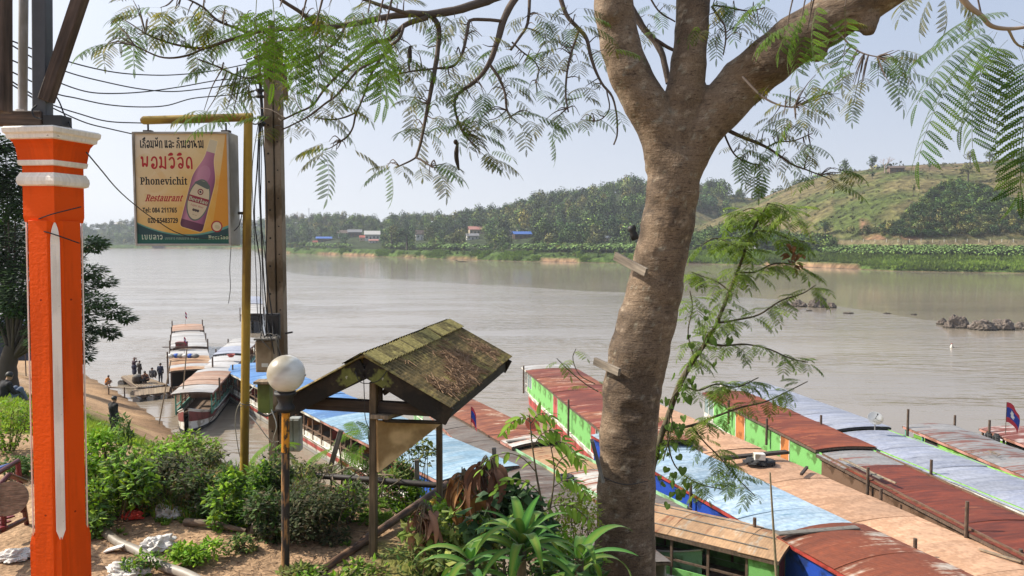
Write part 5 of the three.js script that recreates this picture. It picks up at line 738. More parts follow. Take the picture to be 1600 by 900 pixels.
/* ---------- hanging sign ---------- */
{
  const cv = document.createElement('canvas'), W = 1024, H = 1200; cv.width = W; cv.height = H; const g = cv.getContext('2d'), r = rngOf(5);
  const X = (x) => (x - 28) / 580 * W, Y = (y) => (y - 165) / 665 * H, k = W / 580;
  const gr = g.createLinearGradient(0, 0, W, H); gr.addColorStop(0, '#e6dcc8'); gr.addColorStop(0.4, '#e2c791'); gr.addColorStop(0.7, '#dda947'); gr.addColorStop(1, '#d0941f'); g.fillStyle = gr; g.fillRect(0, 0, W, H);
  for (let i = 0; i < 70; i++) { g.fillStyle = `rgba(${r() < 0.5 ? '225,205,170' : '200,140,50'},${0.05 + 0.08 * r()})`; g.beginPath(); g.ellipse(r() * W, r() * H, 30 + 120 * r(), 60 + 180 * r(), r() * 3, 0, 7); g.fill(); }
  g.fillStyle = 'rgba(214,140,30,0.75)'; g.beginPath(); g.moveTo(X(598), Y(170)); g.lineTo(X(608), Y(170)); g.lineTo(X(608), Y(745)); g.lineTo(X(500), Y(745)); g.quadraticCurveTo(X(560), Y(420), X(598), Y(170)); g.fill();
  // green foot band
  g.fillStyle = '#5e9a8c'; g.beginPath(); g.moveTo(0, Y(700)); g.quadraticCurveTo(X(220), Y(790), X(420), Y(768)); g.quadraticCurveTo(X(540), Y(745), W, Y(715)); g.lineTo(W, H); g.lineTo(0, H); g.fill();
  g.fillStyle = '#20474c'; g.beginPath(); g.moveTo(0, Y(708)); g.quadraticCurveTo(X(220), Y(800), X(430), Y(776)); g.quadraticCurveTo(X(540), Y(760), W, Y(732)); g.lineTo(W, H); g.lineTo(0, H); g.fill();
  g.fillStyle = '#175e52'; g.beginPath(); g.moveTo(0, Y(770)); g.quadraticCurveTo(X(250), Y(835), W, Y(770)); g.lineTo(W, H); g.lineTo(0, H); g.fill();
  // bottle
  g.save(); g.translate(X(420), Y(560)); g.rotate(0.28); g.scale(0.93, 0.96); const b = (x, y) => [x * k, y * k];
  const bottle = () => { g.beginPath(); g.moveTo(...b(-26, -395)); g.lineTo(...b(26, -395)); g.lineTo(...b(30, -300)); g.bezierCurveTo(...b(34, -230), ...b(78, -190), ...b(80, -110)); g.lineTo(...b(80, 175)); g.quadraticCurveTo(...b(78, 200), ...b(58, 202)); g.lineTo(...b(-58, 202)); g.quadraticCurveTo(...b(-78, 200), ...b(-80, 175)); g.lineTo(...b(-80, -110)); g.bezierCurveTo(...b(-78, -190), ...b(-34, -230), ...b(-30, -300)); g.closePath(); };
  g.lineWidth = 9 * k; g.strokeStyle = 'rgba(240,224,170,0.55)'; bottle(); g.stroke();
  const bg = g.createLinearGradient(-80 * k, 0, 80 * k, 0); bg.addColorStop(0, '#8a5470'); bg.addColorStop(0.2, '#c08a9c'); bg.addColorStop(0.55, '#a86e88'); bg.addColorStop(0.85, '#96587c'); bg.addColorStop(1, '#744062'); g.fillStyle = bg; bottle(); g.fill();
  g.save(); bottle(); g.clip(); g.fillStyle = '#cfc3a4'; g.fillRect(-40 * k, -400 * k, 80 * k, 85 * k); g.fillStyle = 'rgba(190,120,150,0.35)'; g.fillRect(-48 * k, -300 * k, 16 * k, 480 * k); g.fillStyle = 'rgba(200,150,170,0.4)'; g.beginPath(); g.ellipse(-6 * k, -165 * k, 42 * k, 60 * k, 0, 0, 7); g.fill(); g.fillStyle = 'rgba(50,16,40,0.6)'; g.fillRect(-90 * k, 150 * k, 180 * k, 60 * k); g.restore();
  g.fillStyle = '#5f6a62'; g.beginPath(); g.ellipse(0, 5 * k, 76 * k, 138 * k, 0, 0, 7); g.fill(); g.fillStyle = '#cdbfa0'; g.beginPath(); g.ellipse(0, 5 * k, 68 * k, 128 * k, 0, 0, 7); g.fill(); g.fillStyle = '#56625c'; g.beginPath(); g.ellipse(0, -95 * k, 54 * k, 26 * k, 0, Math.PI, 7); g.fill();
  g.fillStyle = '#8e2a3a'; g.fillRect(-70 * k, -16 * k, 140 * k, 42 * k); g.fillStyle = '#7c2430'; g.beginPath(); g.arc(0, -50 * k, 20 * k, 0, 7); g.fill(); g.fillStyle = '#d8cdb4'; g.beginPath(); g.arc(0, -50 * k, 13 * k, 0, 7); g.fill(); g.fillStyle = '#40303a'; g.beginPath(); g.arc(0, -50 * k, 8 * k, 0, 5); g.fill();
  g.fillStyle = '#b9d0ae'; g.font = `bold ${34 * k}px serif`; g.textAlign = 'center'; g.fillText('Beerlao', 0, 18 * k); g.fillStyle = '#9a3040'; g.font = `italic ${17 * k}px serif`; g.fillText('Lager Beer', 0, 50 * k); g.fillStyle = '#453a3a'; for (const i of [-1, 0, 1]) { g.beginPath(); g.arc(i * 15 * k, 74 * k, 9 * k, 0, 7); g.fill(); } g.fillStyle = '#7a7060'; g.font = `${11 * k}px sans-serif`; g.fillText('5% vol', 0, 108 * k); g.restore();
  // seal and foot lettering
  g.fillStyle = '#a01d26'; g.beginPath(); g.arc(X(531), Y(725), 36 * k, 0, 7); g.fill(); g.fillStyle = '#d8cba6'; g.beginPath(); g.arc(X(531), Y(725), 28 * k, 0, 7); g.fill(); g.fillStyle = '#c4b894'; g.beginPath(); g.ellipse(X(534), Y(728), 18 * k, 12 * k, 0.4, 0, 7); g.fill();
  g.textAlign = 'left'; g.fillStyle = '#cfd8b4'; g.font = `bold ${33 * k}px serif`; g.fillText('Beerlao', X(475), Y(803)); 
  // Lao letters as pen strokes: points on a grid 10 high, drawn as smooth curves
  const hook = [[2, 0], [2, 7.5], [2.3, 9.6], [3.6, 9.6], [3.6, 8.2], [2.4, 8.2]];
  const G = { e: [5, hook], ae: [8, hook, hook.map(([x, y]) => [x + 3.4, y])], h: [8.5, [[6.8, 0.2], [4.2, 0], [2.2, 1.2], [3, 2.8], [6, 3.2], [7, 5], [7, 10]], [[2, 10], [2, 6], [3.2, 5.4], [3.6, 6.8], [2.4, 7]]], o: [8.5, [[2.2, 3], [3, 0.6], [5.4, 0], [7.2, 2], [7.2, 8], [5.4, 10], [3, 9.6], [2, 7.4], [3.2, 6], [4.6, 6.8], [3.6, 8]]], n: [9, [[3, 1.6], [1.6, 1.4], [2, 0], [3.2, 0.6], [3, 8], [2, 9.6], [1.2, 8.4], [3, 7.8], [7, 10]], [[7, 0], [7, 10]]], p: [9.5, [[3, 1.6], [1.6, 1.4], [2, 0], [3.2, 0.6], [2.8, 9.6], [5, 4.6], [7.2, 9.6], [7.6, 0]]], k: [8.5, [[2.4, 10], [2.4, 5], [1.4, 3.4], [2.6, 0.8], [5, 0], [7, 1.8], [7, 10]]], l: [8.5, [[2, 1.4], [4.4, 0], [7, 1.4], [7, 10]], [[7, 5.4], [4, 4.8], [2, 7], [2.8, 9.8], [4.6, 9.4], [4, 7.8]]], a: [5, [[1.4, 2.2], [2.6, 0.2], [4, 1.6], [4, 10]]], sa: [5, [[1.4, 2.6], [2, 4], [3.8, 3]], [[1.4, 7.6], [2, 9], [3.8, 8]]], w: [8, [[2, 2.4], [4, 0], [6.6, 2], [6.6, 8], [4.6, 10], [3, 9], [4, 7.6], [5, 8.6]]], j: [8.5, [[2.2, 2], [4.6, 0], [7, 2], [7, 8], [5.2, 10], [3, 8.8], [3, 6.6], [5, 5.6], [5.4, 7]]], d: [8.5, [[7, 10], [7.2, 3], [5, 0], [2.4, 1.6], [2, 7], [3, 9.8], [4.6, 9.2], [4, 7.8], [2.4, 8]]], hh: [9.5, [[3, 1.6], [1.6, 1.4], [2, 0], [3.2, 0.6], [3, 10], [4, 5], [6, 4], [6.4, 8.6], [8, 9.8], [8.4, 8], [7, 8]]], b: [9, [[3, 1.6], [1.6, 1.4], [2, 0], [3.2, 0.6], [2.8, 8], [4, 9.8], [6.4, 9.4], [7, 8], [7, 0]]], y: [9, [[3.4, 1.6], [2, 1.2], [3, 0], [4, 1.6], [2.6, 5], [3, 9], [5, 10], [7.2, 8.6], [7.2, 0]]], i: [0, [[-6.5, -1.6], [-4.6, -3.6], [-2.4, -1.8], [-6.5, -1.6]]], ii: [0, [[-6.5, -1.6], [-4.6, -3.6], [-2.4, -1.8], [-6.5, -1.6]], [[-3.4, -2], [-3.2, -4]], [[-2.2, -2], [-2, -4]]], u: [0, [[-6, -3.4], [-5, -2], [-3, -2.2], [-2.2, -4]]], m: [0, [[-5.4, -3.6], [-4.2, -2.4], [-2.4, -4.4], [-1.8, -2.6]]], ' ': [3.5] };
  const lao = (word, x0, x1, yTop, yBase, color, lw) => { const gl = word.split('.'), w = gl.reduce((s, q) => s + G[q][0], 0), sx = (x1 - x0) / w, sy = (yBase - yTop) / 10; let x = x0; g.strokeStyle = color; g.lineCap = g.lineJoin = 'round'; g.lineWidth = lw; for (const q of gl) { const [adv, ...strokes] = G[q]; for (const s of strokes) { g.beginPath(); const P = s.map(([a, c]) => [x + a * sx, yTop + c * sy]); g.moveTo(...P[0]); for (let i = 1; i < P.length - 1; i++) g.quadraticCurveTo(P[i][0], P[i][1], (P[i][0] + P[i + 1][0]) / 2, (P[i][1] + P[i + 1][1]) / 2); g.lineTo(...P[P.length - 1]); g.stroke(); } x += adv * sx; } };
  lao('e.h.ii.o.n.p.u.k. .ae.l.sa. .h.m.a.n.o.a.hh.a.n', X(58), X(462), Y(205), Y(248), '#0c0c0d', 12); lao('p.o.n.w.i.j.i.d', X(55), X(392), Y(303), Y(373), '#b0141e', 19); lao('e.b.y.l.a.w', X(52), X(188), Y(777), Y(804), '#c9d6c0', 8); lao('e.b.y.l.a.w. .k.o.ae.n.o.a.l. .j.u.n.w.a.d', X(200), X(418), Y(792), Y(804), '#9fb9a4', 3.4);
  g.fillStyle = '#0b0b0c'; g.textBaseline = 'alphabetic'; const put = (s, f, x, y, w, c) => { g.font = f; g.fillStyle = c; const m = g.measureText(s).width; g.save(); g.translate(X(x), Y(y)); g.scale(w * k / m, 1); g.fillText(s, 0, 0); g.strokeStyle = c; g.lineWidth = 2.5; g.strokeText(s, 0, 0); g.restore(); };
  put('Phonevichit', `bold ${62 * k}px serif`, 54, 470, 298, '#0b0b0c'); put('Tel: 084 211765', `bold ${42 * k}px sans-serif`, 65, 640, 217, '#111'); put('020 55483729', `bold ${42 * k}px sans-serif`, 95, 703, 192, '#111');
  g.save(); g.transform(1, 0, -0.18, 1, Y(570) * 0.18, 0); put('Restaurant', `bold italic ${58 * k}px serif`, 80, 572, 234, '#a81822'); g.restore();
  for (let i = 0; i < 260; i++) { g.fillStyle = `rgba(60,45,30,${0.05 + 0.1 * r()})`; g.fillRect(r() * W, r() * H, 1 + 3 * r(), 2 + 14 * r()); }
  const tx = new THREE.CanvasTexture(cv); tx.colorSpace = THREE.SRGBColorSpace; tx.magFilter = THREE.LinearFilter;
  const A = at(207, 206, 6.6), B = at(362, 384, 6.6), w = B.x - A.x, h = A.y - B.y, cx = (A.x + B.x) / 2, t = thing('sign', 'hanging restaurant sign with a purple bottle on a yellow board', 'sign', [cx, B.y, -6.6]); const shell = paint([0.42, 0.41, 0.39], 0.5);
  mesh('case', rbox(w, h, 0.22, 0.012, 0, h / 2, -0.112), shell, t);
  const pg = new THREE.PlaneGeometry(w - 0.036, h - 0.036); pg.translate(0, h / 2, 0.0035); const poster = mesh('poster', pg, mat([0.86, 0.86, 0.86], 0.55, { map: tx }), t); poster.userData.label = 'yellow printed face with red and black lettering';
  for (const [x, y, a, b] of [[0, 0.009, w, 0.018], [0, h - 0.009, w, 0.018]]) mesh('frame', rbox(a, b, 0.02, 0.004, x, y, 0.008), shell, t); for (const s of [-1, 1]) mesh('frame', rbox(0.018, h - 0.038, 0.02, 0.004, s * (w / 2 - 0.009), h / 2, 0.008), shell, t);
  const hang = (x) => { mesh('hanger', rod(V(x, h, -0.11), V(x, h + 0.09, -0.11), 0.008, 0.008, 8), M.black, t); mesh('clamp', box(0.07, 0.03, 0.05, x, h + 0.012, -0.11), edge.brown, t); }; hang(-w * 0.40); hang(w * 0.42);
  const yel = paint([0.40, 0.255, 0.03], 0.55), sp = thing('sign_post', 'yellow steel pipe post with arm carrying the restaurant sign', 'post', [0, 0, 0]); const foot = at(381, 790, 6.72), top = at(388, 183, 6.72), tip = at(226, 188, 6.68); sp.position.copy(foot); const rel = (p) => p.clone().sub(foot);
  mesh('post', rod(rel(foot), rel(top), 0.037, 0.037, 16), yel, sp); mesh('arm', rod(rel(tip), rel(top).add(V(0.036, 0, 0)), 0.036, 0.036, 16), yel, sp); mesh('end_cap', (() => { const q = new THREE.SphereGeometry(0.036, 14, 8); return q.translate(...rel(tip).toArray()); })(), yel, sp); mesh('bracket', rod(rel(at(372, 333, 6.72)), rel(at(384, 333, 6.72)), 0.012, 0.012, 8), M.black, sp);
  for (let i = 0; i < 3; i++) mesh('wire_tie', sweep([0, 1, 2, 3, 4].map((q) => rel(at(383, 632 + i * 3, 6.72)).add(V(0.042 * Math.cos(q * 1.57 + i), 0.01 * q, 0.042 * Math.sin(q * 1.57 + i)))), 0.004, 5, 4), M.greyWood, sp);
  const cord = (l, pts, r = 0.004, m = M.black) => meta(mesh('cable', sweep(pts, r, 5, 7), m), l, 'cable');
  cord('thin cable sagging from the pillar capital across the sign face', [at(135, 238, 4.25), at(160, 268, 4.6), at(180, 292, 5.0), at(207, 317, 5.6), at(245, 345, 6.4), at(275, 363, 6.56), at(310, 372, 6.57), at(345, 370, 6.57), at(372, 355, 6.7), at(378, 335, 6.72)]);
  cord('wire hanging straight below the sign with a knot at its end', [at(361, 385, 6.6), at(359, 420, 6.6), at(360, 450, 6.6), at(357, 474, 6.6)], 0.003);
  const hw = [['topmost overhead wire strung towards the concrete pole', [[14, 62], [60, 80], [120, 100], [180, 113], [230, 117], [270, 117], [330, 111], [400, 97]]], ['second overhead wire from the top of the row', [[14, 68], [55, 92], [110, 114], [160, 127], [220, 139], [270, 143], [330, 137], [402, 128]]], ['third overhead wire, sagging lowest midway', [[12, 91], [50, 108], [95, 130], [135, 143], [165, 146], [220, 144], [280, 136], [345, 125], [404, 122]]], ['fourth overhead wire, wavy in its middle', [[12, 109], [55, 130], [90, 147], [118, 153], [165, 163], [215, 167], [260, 165], [300, 154], [360, 148], [404, 140]]], ['lower slack wire passing behind the sign arm', [[12, 123], [55, 150], [85, 165], [125, 178], [165, 189], [215, 192], [300, 192], [395, 188]]], ['lowest slack wire ending behind the sign', [[12, 128], [55, 155], [85, 170], [135, 192], [175, 202], [215, 211]]]];
  for (const [l, pts] of hw) cord(l, pts.map(([x, y], i) => at(x, y, lerp(5.4, 8.4, clamp(x / 400, 0, 1)))), 0.0055);
  cord('curled loose cable end above the pillar capital', [at(83, 143, 4.35), at(93, 160, 4.35), at(100, 178, 4.35), at(107, 190, 4.32), at(112, 201, 4.3)], 0.004);
}
/* ---------- concrete utility pole ---------- */
{
  const D = 8.6, foot = at(436, 800, D), top = at(424, 66, D), t = thing('utility_pole', 'concrete utility pole with bolt holes standing behind the globe lamp', 'pole', foot), ax = top.clone().sub(foot), L = ax.length(), conc = mat([0.29, 0.225, 0.165], 0.9, { map: rep(T.dirty, 0.8), bumpMap: rep(T.grainB, 0.35), bumpScale: 0.006 });
  const q = new THREE.Quaternion().setFromUnitVectors(V(0, 1, 0), ax.clone().normalize()); const G = new THREE.Group(); void G;
  const put = (g) => g.applyQuaternion(q);
  const prof = (w0, w1, d, x0, x1, z) => { const s = new THREE.Shape(); s.moveTo(x0 - w0 / 2, 0); s.lineTo(x0 + w0 / 2, 0); s.lineTo(x1 + w1 / 2, L); s.lineTo(x1 - w1 / 2, L); s.closePath(); const g = new THREE.ExtrudeGeometry(s, { depth: d, bevelEnabled: true, bevelSize: 0.006, bevelThickness: 0.006, bevelSegments: 1 }); g.translate(0, 0, z - d); return put(boxUV(g)); };
  mesh('flange', prof(0.095, 0.08, 0.13, -0.045, -0.038, 0.03), conc, t); mesh('flange', prof(0.062, 0.054, 0.13, 0.062, 0.053, 0.015), conc, t); mesh('web', prof(0.07, 0.06, 0.06, 0.02, 0.017, -0.02), conc, t);
  for (let i = 0; i < 15; i++) { const y = L * (0.12 + i * 0.059), k = 1 - 0.2 * y / L; mesh('bolt_hole', put(moved(new THREE.CylinderGeometry(0.011, 0.011, 0.03, 10).rotateX(Math.PI / 2), -0.045 * k + 0.006 * Math.sin(i * 5), y, 0.0235)), M.dark, t); mesh('bolt_hole', put(moved(new THREE.CylinderGeometry(0.008, 0.008, 0.03, 10).rotateX(Math.PI / 2), 0.062 * k, y + 0.13, 0.009)), M.dark, t); }
  const rel = (x, y, d = D - 0.12) => at(x, y, d).sub(foot);
  const rack = mesh('insulator_rack', bar(rel(404, 85, D - 0.1), rel(411, 198, D - 0.1), 0.03, 0.02), M.black, t);
  for (const y of [95, 124, 146, 188]) { const p = rel(403 + (y - 95) * 0.06, y, D - 0.16); const lg = new THREE.LatheGeometry([[0, -0.045], [0.045, -0.045], [0.05, -0.03], [0.028, -0.012], [0.028, 0.012], [0.05, 0.03], [0.045, 0.045], [0, 0.045]].map(([a, b]) => new THREE.Vector2(a, b)), 16); mesh('insulator', lg.translate(p.x, p.y, p.z), M.black, t); mesh('wire_clamp', sweep([p.clone().add(V(-0.05, 0.02, 0.03)), p.clone().add(V(-0.11, -0.01, 0.05)), p.clone().add(V(-0.06, -0.05, 0.06)), p.clone().add(V(0.03, -0.03, 0.06))], 0.008, 5, 5), M.black, t); }
  mesh('splice_board', bar(rel(444, 100, D - 0.06), rel(447, 157, D - 0.06), 0.05, 0.03), edge.brown, t); mesh('pipe_stub', rod(rel(424, 34, D), rel(424, 72, D), 0.035, 0.035, 10), edge.brown, t);
  mesh('step_bolt', rod(rel(446, 521, D - 0.05), rel(457, 519, D - 0.06), 0.01, 0.01, 8), M.black, t);
  const b = thing('junction_box', 'black plastic box strapped to the concrete utility pole', 'junction box', at(427, 530, D - 0.16)); mesh('case', rbox(0.155, 0.29, 0.06, 0.01, 0, 0.14, 0), M.black, b); mesh('lid', rbox(0.14, 0.26, 0.015, 0.006, 0, 0.14, 0.036), M.black, b);
  const m = thing('meter_box', 'tan metal meter box with tangled cables on the pole', 'meter box', at(417, 580, D - 0.34)), tan = paint([0.36, 0.27, 0.18]); mesh('case', rbox(0.19, 0.34, 0.16, 0.012, 0, 0.17, 0), tan, m); mesh('door', rbox(0.16, 0.30, 0.012, 0.005, 0, 0.17, 0.083), tan, m); mesh('label_plate', box(0.07, 0.04, 0.004, 0.01, 0.08, 0.092), M.white, m); mesh('top_board', rbox(0.23, 0.02, 0.2, 0.006, 0.01, 0.355, 0), M.greyWood, m);
  for (let i = 0; i < 5; i++) { const r = rngOf(40 + i), p = V(-0.05 + i * 0.04, 0.37, 0.04); mesh('cable', sweep([p, p.clone().add(V(rr(r, -0.05, 0.08), rr(r, 0.02, 0.08), 0.04)), p.clone().add(V(rr(r, 0.02, 0.14), rr(r, -0.08, 0.04), 0.06)), p.clone().add(V(0.12, -0.12 - 0.05 * i, 0.05))], 0.006, 5, 5), i % 2 ? M.black : M.greyWood, m); }
  const gb = thing('switch_box', 'olive green switch box below the tan meter box', 'switch box', at(415, 644, D - 0.3)), ol = paint([0.16, 0.20, 0.04]); mesh('case', rbox(0.13, 0.32, 0.13, 0.01, 0, 0.16, 0), ol, gb); mesh('cap', rbox(0.2, 0.03, 0.18, 0.006, 0, 0.335, 0), M.paleWood, gb); mesh('chain', sweep([V(-0.06, 0.02, 0.08), V(0.04, -0.02, 0.09), V(0.16, 0.03, 0.08), V(0.2, -0.12, 0.08)], 0.013, 6, 6), M.black, gb);
  const pb = thing('meter_box', 'pale grey electric meter box low on the pole behind the lamp', 'meter box', at(462, 704, D - 0.5)), pg = paint([0.36, 0.37, 0.34]); mesh('case', rbox(0.13, 0.36, 0.12, 0.015, 0, 0.18, 0), pg, pb); mesh('cover', rbox(0.055, 0.33, 0.02, 0.006, 0.03, 0.18, 0.065), pg, pb); mesh('cover', rbox(0.05, 0.33, 0.02, 0.006, -0.032, 0.18, 0.064), pg, pb);
  for (let i = 0; i < 6; i++) { const r = rngOf(90 + i), x = 398 + i * 3.2; meta(mesh('drop_cable', sweep([at(404 + i, 190, 8.4), at(x + rr(r, -4, 3), 260, 8.4), at(x + rr(r, -4, 6), 340, 8.4), at(x + rr(r, 0, 6), 420, 8.4), at(x + rr(r, 2, 12), 500, 8.4), at(412 + i * 3, 536, 8.3)], 0.0045 + 0.003 * (i % 2), 5, 7), M.black), 'thin black cable dropping loosely along the concrete pole', 'cable', 'cables dropping along the concrete pole'); }
  for (const [l, p] of [['white wire hanging in a loop below the tan box', [[400, 600], [370, 640], [372, 700], [385, 745]]], ['pale wire stretched between sign post and concrete pole', [[383, 642], [400, 660], [425, 690], [436, 690]]], ['white wire curling down the lower concrete pole', [[424, 640], [432, 665], [427, 690], [437, 710], [460, 718], [468, 740]]]]) meta(mesh('cable', sweep(p.map(([x, y]) => at(x, y, 7.6)), 0.005, 5, 7), M.white), l, 'cable');
}
/* ---------- globe lamp ---------- */
{
  const D = 5, c = at(447, 584, D), foot = at(446, 960, D), t = thing('street_lamp', 'white globe lamp on a worn yellow and black post', 'lamp', foot), rel = (x, y) => at(x, y, D).sub(foot), gy = c.y - foot.y;
  const gl = new THREE.SphereGeometry(0.122, 40, 28); mesh('globe', gl.translate(c.x - foot.x, gy, 0), new THREE.MeshPhysicalMaterial({ color: new THREE.Color().setRGB(0.88, 0.87, 0.84), roughness: 0.35, map: rep(T.dirty, 3), transmission: 0.12, thickness: 0 }), t);
  mesh('collar', new THREE.LatheGeometry([[0, 0.14], [0.068, 0.14], [0.072, 0.118], [0.055, 0.105], [0.045, 0.06], [0.062, 0.035], [0.064, 0.012], [0.03, 0], [0, 0]].map(([a, b]) => new THREE.Vector2(a, b)), 24).translate(rel(446, 644).x, rel(446, 644).y, 0), M.black, t);
  const yel = mat([1, 1, 1], 0.6, { map: tex(256, (u, v) => { const n = mottle(u * 2 % 1, v * 2 % 1), s = streakB(u, v); return mix3(S(206, 140, 34), S(58, 44, 34), smooth(0.50, 0.62, n * 0.6 + s * 0.4)); }, 0.35), bumpMap: T.grainB, bumpScale: 0.002 });
  const blk = mat([1, 1, 1], 0.75, { map: tex(256, (u, v) => { const n = mottle(u, v), s = streakB(u, v); return mix3(S(46, 42, 40), S(150, 112, 70), smooth(0.52, 0.66, n * 0.6 + s * 0.4)); }, 0.5), bumpMap: T.grainB, bumpScale: 0.003 });
  mesh('post', rod(rel(446, 706), rel(446.5, 645), 0.026, 0.026, 16), yel, t); mesh('post_sleeve', rod(V(0, 0, 0), rel(446, 707), 0.027, 0.0265, 16), blk, t); mesh('bolt', rod(rel(474, 586).setX(rel(474, 586).x), rel(478, 586), 0.008, 0.006, 8), M.steel, t);
}
/* ---------- small gabled shelter ---------- */
{
  const A = at(572, 556, 5.2), far = at(698, 507, 7.2), t = thing('shelter', 'small open gabled shelter with mossy corrugated roof and straw litter', 'shelter', [A.x, A.y, A.z]), d = far.clone().sub(A); d.y = 0; const Lr = d.length(); t.rotation.y = Math.atan2(-d.x, -d.z);
  const HW = 0.56, RISE = 0.30, sl = Math.hypot(HW, RISE), ang = Math.atan2(RISE, HW);
  const roofM = mat([1, 1, 1], 0.9, { map: tex(512, (u, v) => { const n = 0.45 * patch(u, v) + 0.55 * streakB(v, u), f = fine(u, v), m = mottle(u, v); return mix3(mix3(S(132, 112, 72), S(92, 80, 50), smooth(0.4, 0.65, n)), S(150, 140, 76), 0.55 * smooth(0.5, 0.68, m + 0.2 * (f - 0.5))).map((x) => x * (0.75 + 0.5 * f)); }, 0.9), bumpMap: T.grainB, bumpScale: 0.004, side: THREE.DoubleSide });
  const ridgeM = mat([1, 1, 1], 0.9, { map: tex(256, (u, v) => { const m = mottle(u, v), f = fine(u, v); return mix3(S(156, 144, 88), S(108, 98, 60), smooth(0.42, 0.66, m)).map((x) => x * (0.8 + 0.4 * f)); }, 0.5), bumpMap: T.grainB, bumpScale: 0.004, side: THREE.DoubleSide });
  const corr = (len, wid, per, amp, lift) => { const n = Math.round(len / per) * 6, P = [], U = [], I = []; for (let i = 0; i <= n; i++) for (let j = 0; j <= 3; j++) { const z = -i / n * len, s = j / 3 * wid, y = amp * Math.sin(i / 6 * 2 * Math.PI) + lift; P.push(s * Math.cos(ang) + y * Math.sin(ang), -s * Math.sin(ang) + y * Math.cos(ang), z); U.push(z, s); } for (let i = 0; i < n; i++) for (let j = 0; j < 3; j++) { const a = i * 4 + j, b = a + 4; I.push(a, a + 1, b, a + 1, b + 1, b); } const g = new THREE.BufferGeometry(); g.setAttribute('position', new THREE.Float32BufferAttribute(P, 3)); g.setAttribute('uv', new THREE.Float32BufferAttribute(U, 2)); g.setIndex(I); g.computeVertexNormals(); return g; };
  const nS = 3, sw = (Lr + 0.12) / nS; const sg = corr(sw + 0.05, sl + 0.05, 0.066, 0.012, 0);
  for (let i = 0; i < nS; i++) for (const s of [1, -1]) { const m = mesh('roof_sheet', sg, roofM, t); m.position.set(0, 0.006 + i * 0.007, 0.06 - i * sw); m.scale.x = s; }
  for (let i = 0; i < 3; i++) { const g = join([corr(sw + 0.04, 0.15, 0.062, 0.008, 0.016), corr(sw + 0.04, 0.15, 0.062, 0.008, 0.016).scale(-1, 1, 1)]); const m = mesh('ridge_cap', g, ridgeM, t); m.position.set((i - 1) * 0.004, 0.01 + 0.007 * i, 0.07 - i * sw); m.rotation.z = [0.02, -0.025, 0.03][i]; }
  // barge boards, eave boards, rafters
  const moss = mat([1, 1, 1], 0.9, { map: tex(512, (u, v) => { const n = patch2(u, v), f = fine(u, v); let c = mix3(S(48, 40, 30), S(30, 26, 22), smooth(0.4, 0.6, mottle(u, v))); c = mix3(c, S(104, 108, 56), smooth(0.66, 0.71, n)); return mix3(c, S(170, 172, 150), smooth(0.70, 0.72, 0.6 * mottle(u * 2 % 1, v * 2 % 1) + 0.4 * n)).map((x) => x * (0.8 + 0.4 * f)); }, 0.8), bumpMap: T.grainB, bumpScale: 0.004 });
  for (const z of [0.02, -Lr]) for (const s of [1, -1]) { mesh('barge_board', bar(V(s * 0.006, -0.075, z), V(s * (HW + 0.03), -0.075 - RISE * 1.05, z), 0.03, 0.125), moss, t); }
  for (const s of [1, -1]) mesh('eave_board', bar(V(s * (HW - 0.01), -RISE - 0.065, 0.0), V(s * (HW - 0.01), -RISE - 0.065, -Lr + 0.02), 0.03, 0.11), M.mossWood, t);
  for (const k of [0.33, 0.66]) for (const s of [1, -1]) mesh('rafter', bar(V(0, -0.05, -Lr * k), V(s * HW * 0.96, -0.05 - RISE * 0.96, -Lr * k), 0.05, 0.07), M.darkWood, t);
  mesh('ridge_beam', bar(V(0, -0.06, 0), V(0, -0.06, -Lr), 0.05, 0.09), M.darkWood, t); mesh('tie_beam', bar(V(-HW * 0.86, -RISE - 0.06, -0.10), V(HW * 0.98, -RISE - 0.075, -0.10), 0.06, 0.085), M.darkWood, t); mesh('king_post', bar(V(0.05, -0.06, -0.10), V(0.05, -RISE - 0.03, -0.10), 0.045, 0.05), M.darkWood, t); mesh('strut', bar(V(0.07, -RISE + 0.02, -0.14), V(0.22, -0.16, -0.14), 0.035, 0.04), M.darkWood, t);
  t.updateMatrixWorld(); const loc = (p) => t.worldToLocal(p.clone()); const postM = wood([0.20, 0.145, 0.085]);
  mesh('post', bar(loc(at(583, 985, 5.25)), loc(at(584, 596, 5.25)), 0.05, 0.05), postM, t); mesh('post', bar(loc(at(687, 830, 6.15)), loc(at(686, 560, 6.15)), 0.045, 0.045), postM, t); 
  // box beam and plywood cheek under the right eave
  const bm = mesh('box_beam', bar(loc(at(592, 652, 5.18)), loc(at(655, 634, 5.9)), 0.13, 0.03), M.paleWood, t); mesh('box_beam_side', bar(loc(at(600, 657, 5.22)), loc(at(688, 660, 5.5)), 0.05, 0.02), M.darkWood, t); void bm;
  const pA = loc(at(588, 656, 5.22)), pB = loc(at(688, 662, 5.6)), pC = loc(at(590, 738, 5.22)), ply = (() => { const n = pB.clone().sub(pA).cross(pC.clone().sub(pA)).normalize().multiplyScalar(0.012), P = [pA, pB, pC].map((q) => q.clone().add(n)).concat([pA, pB, pC].map((q) => q.clone().sub(n))), f = [[0, 2, 1], [3, 4, 5], [0, 1, 4], [0, 4, 3], [1, 2, 5], [1, 5, 4], [2, 0, 3], [2, 3, 5]], v = []; for (const tri of f) for (const i of tri) v.push(P[i].x, P[i].y, P[i].z); const g = new THREE.BufferGeometry(); g.setAttribute('position', new THREE.Float32BufferAttribute(v, 3)); const q = boxUV(g); q.computeVertexNormals(); return q; })();
  mesh('plywood_panel', ply, mat([0.78, 0.54, 0.28], 0.7, { map: rep(T.dirty, 0.9), side: THREE.DoubleSide }), t);
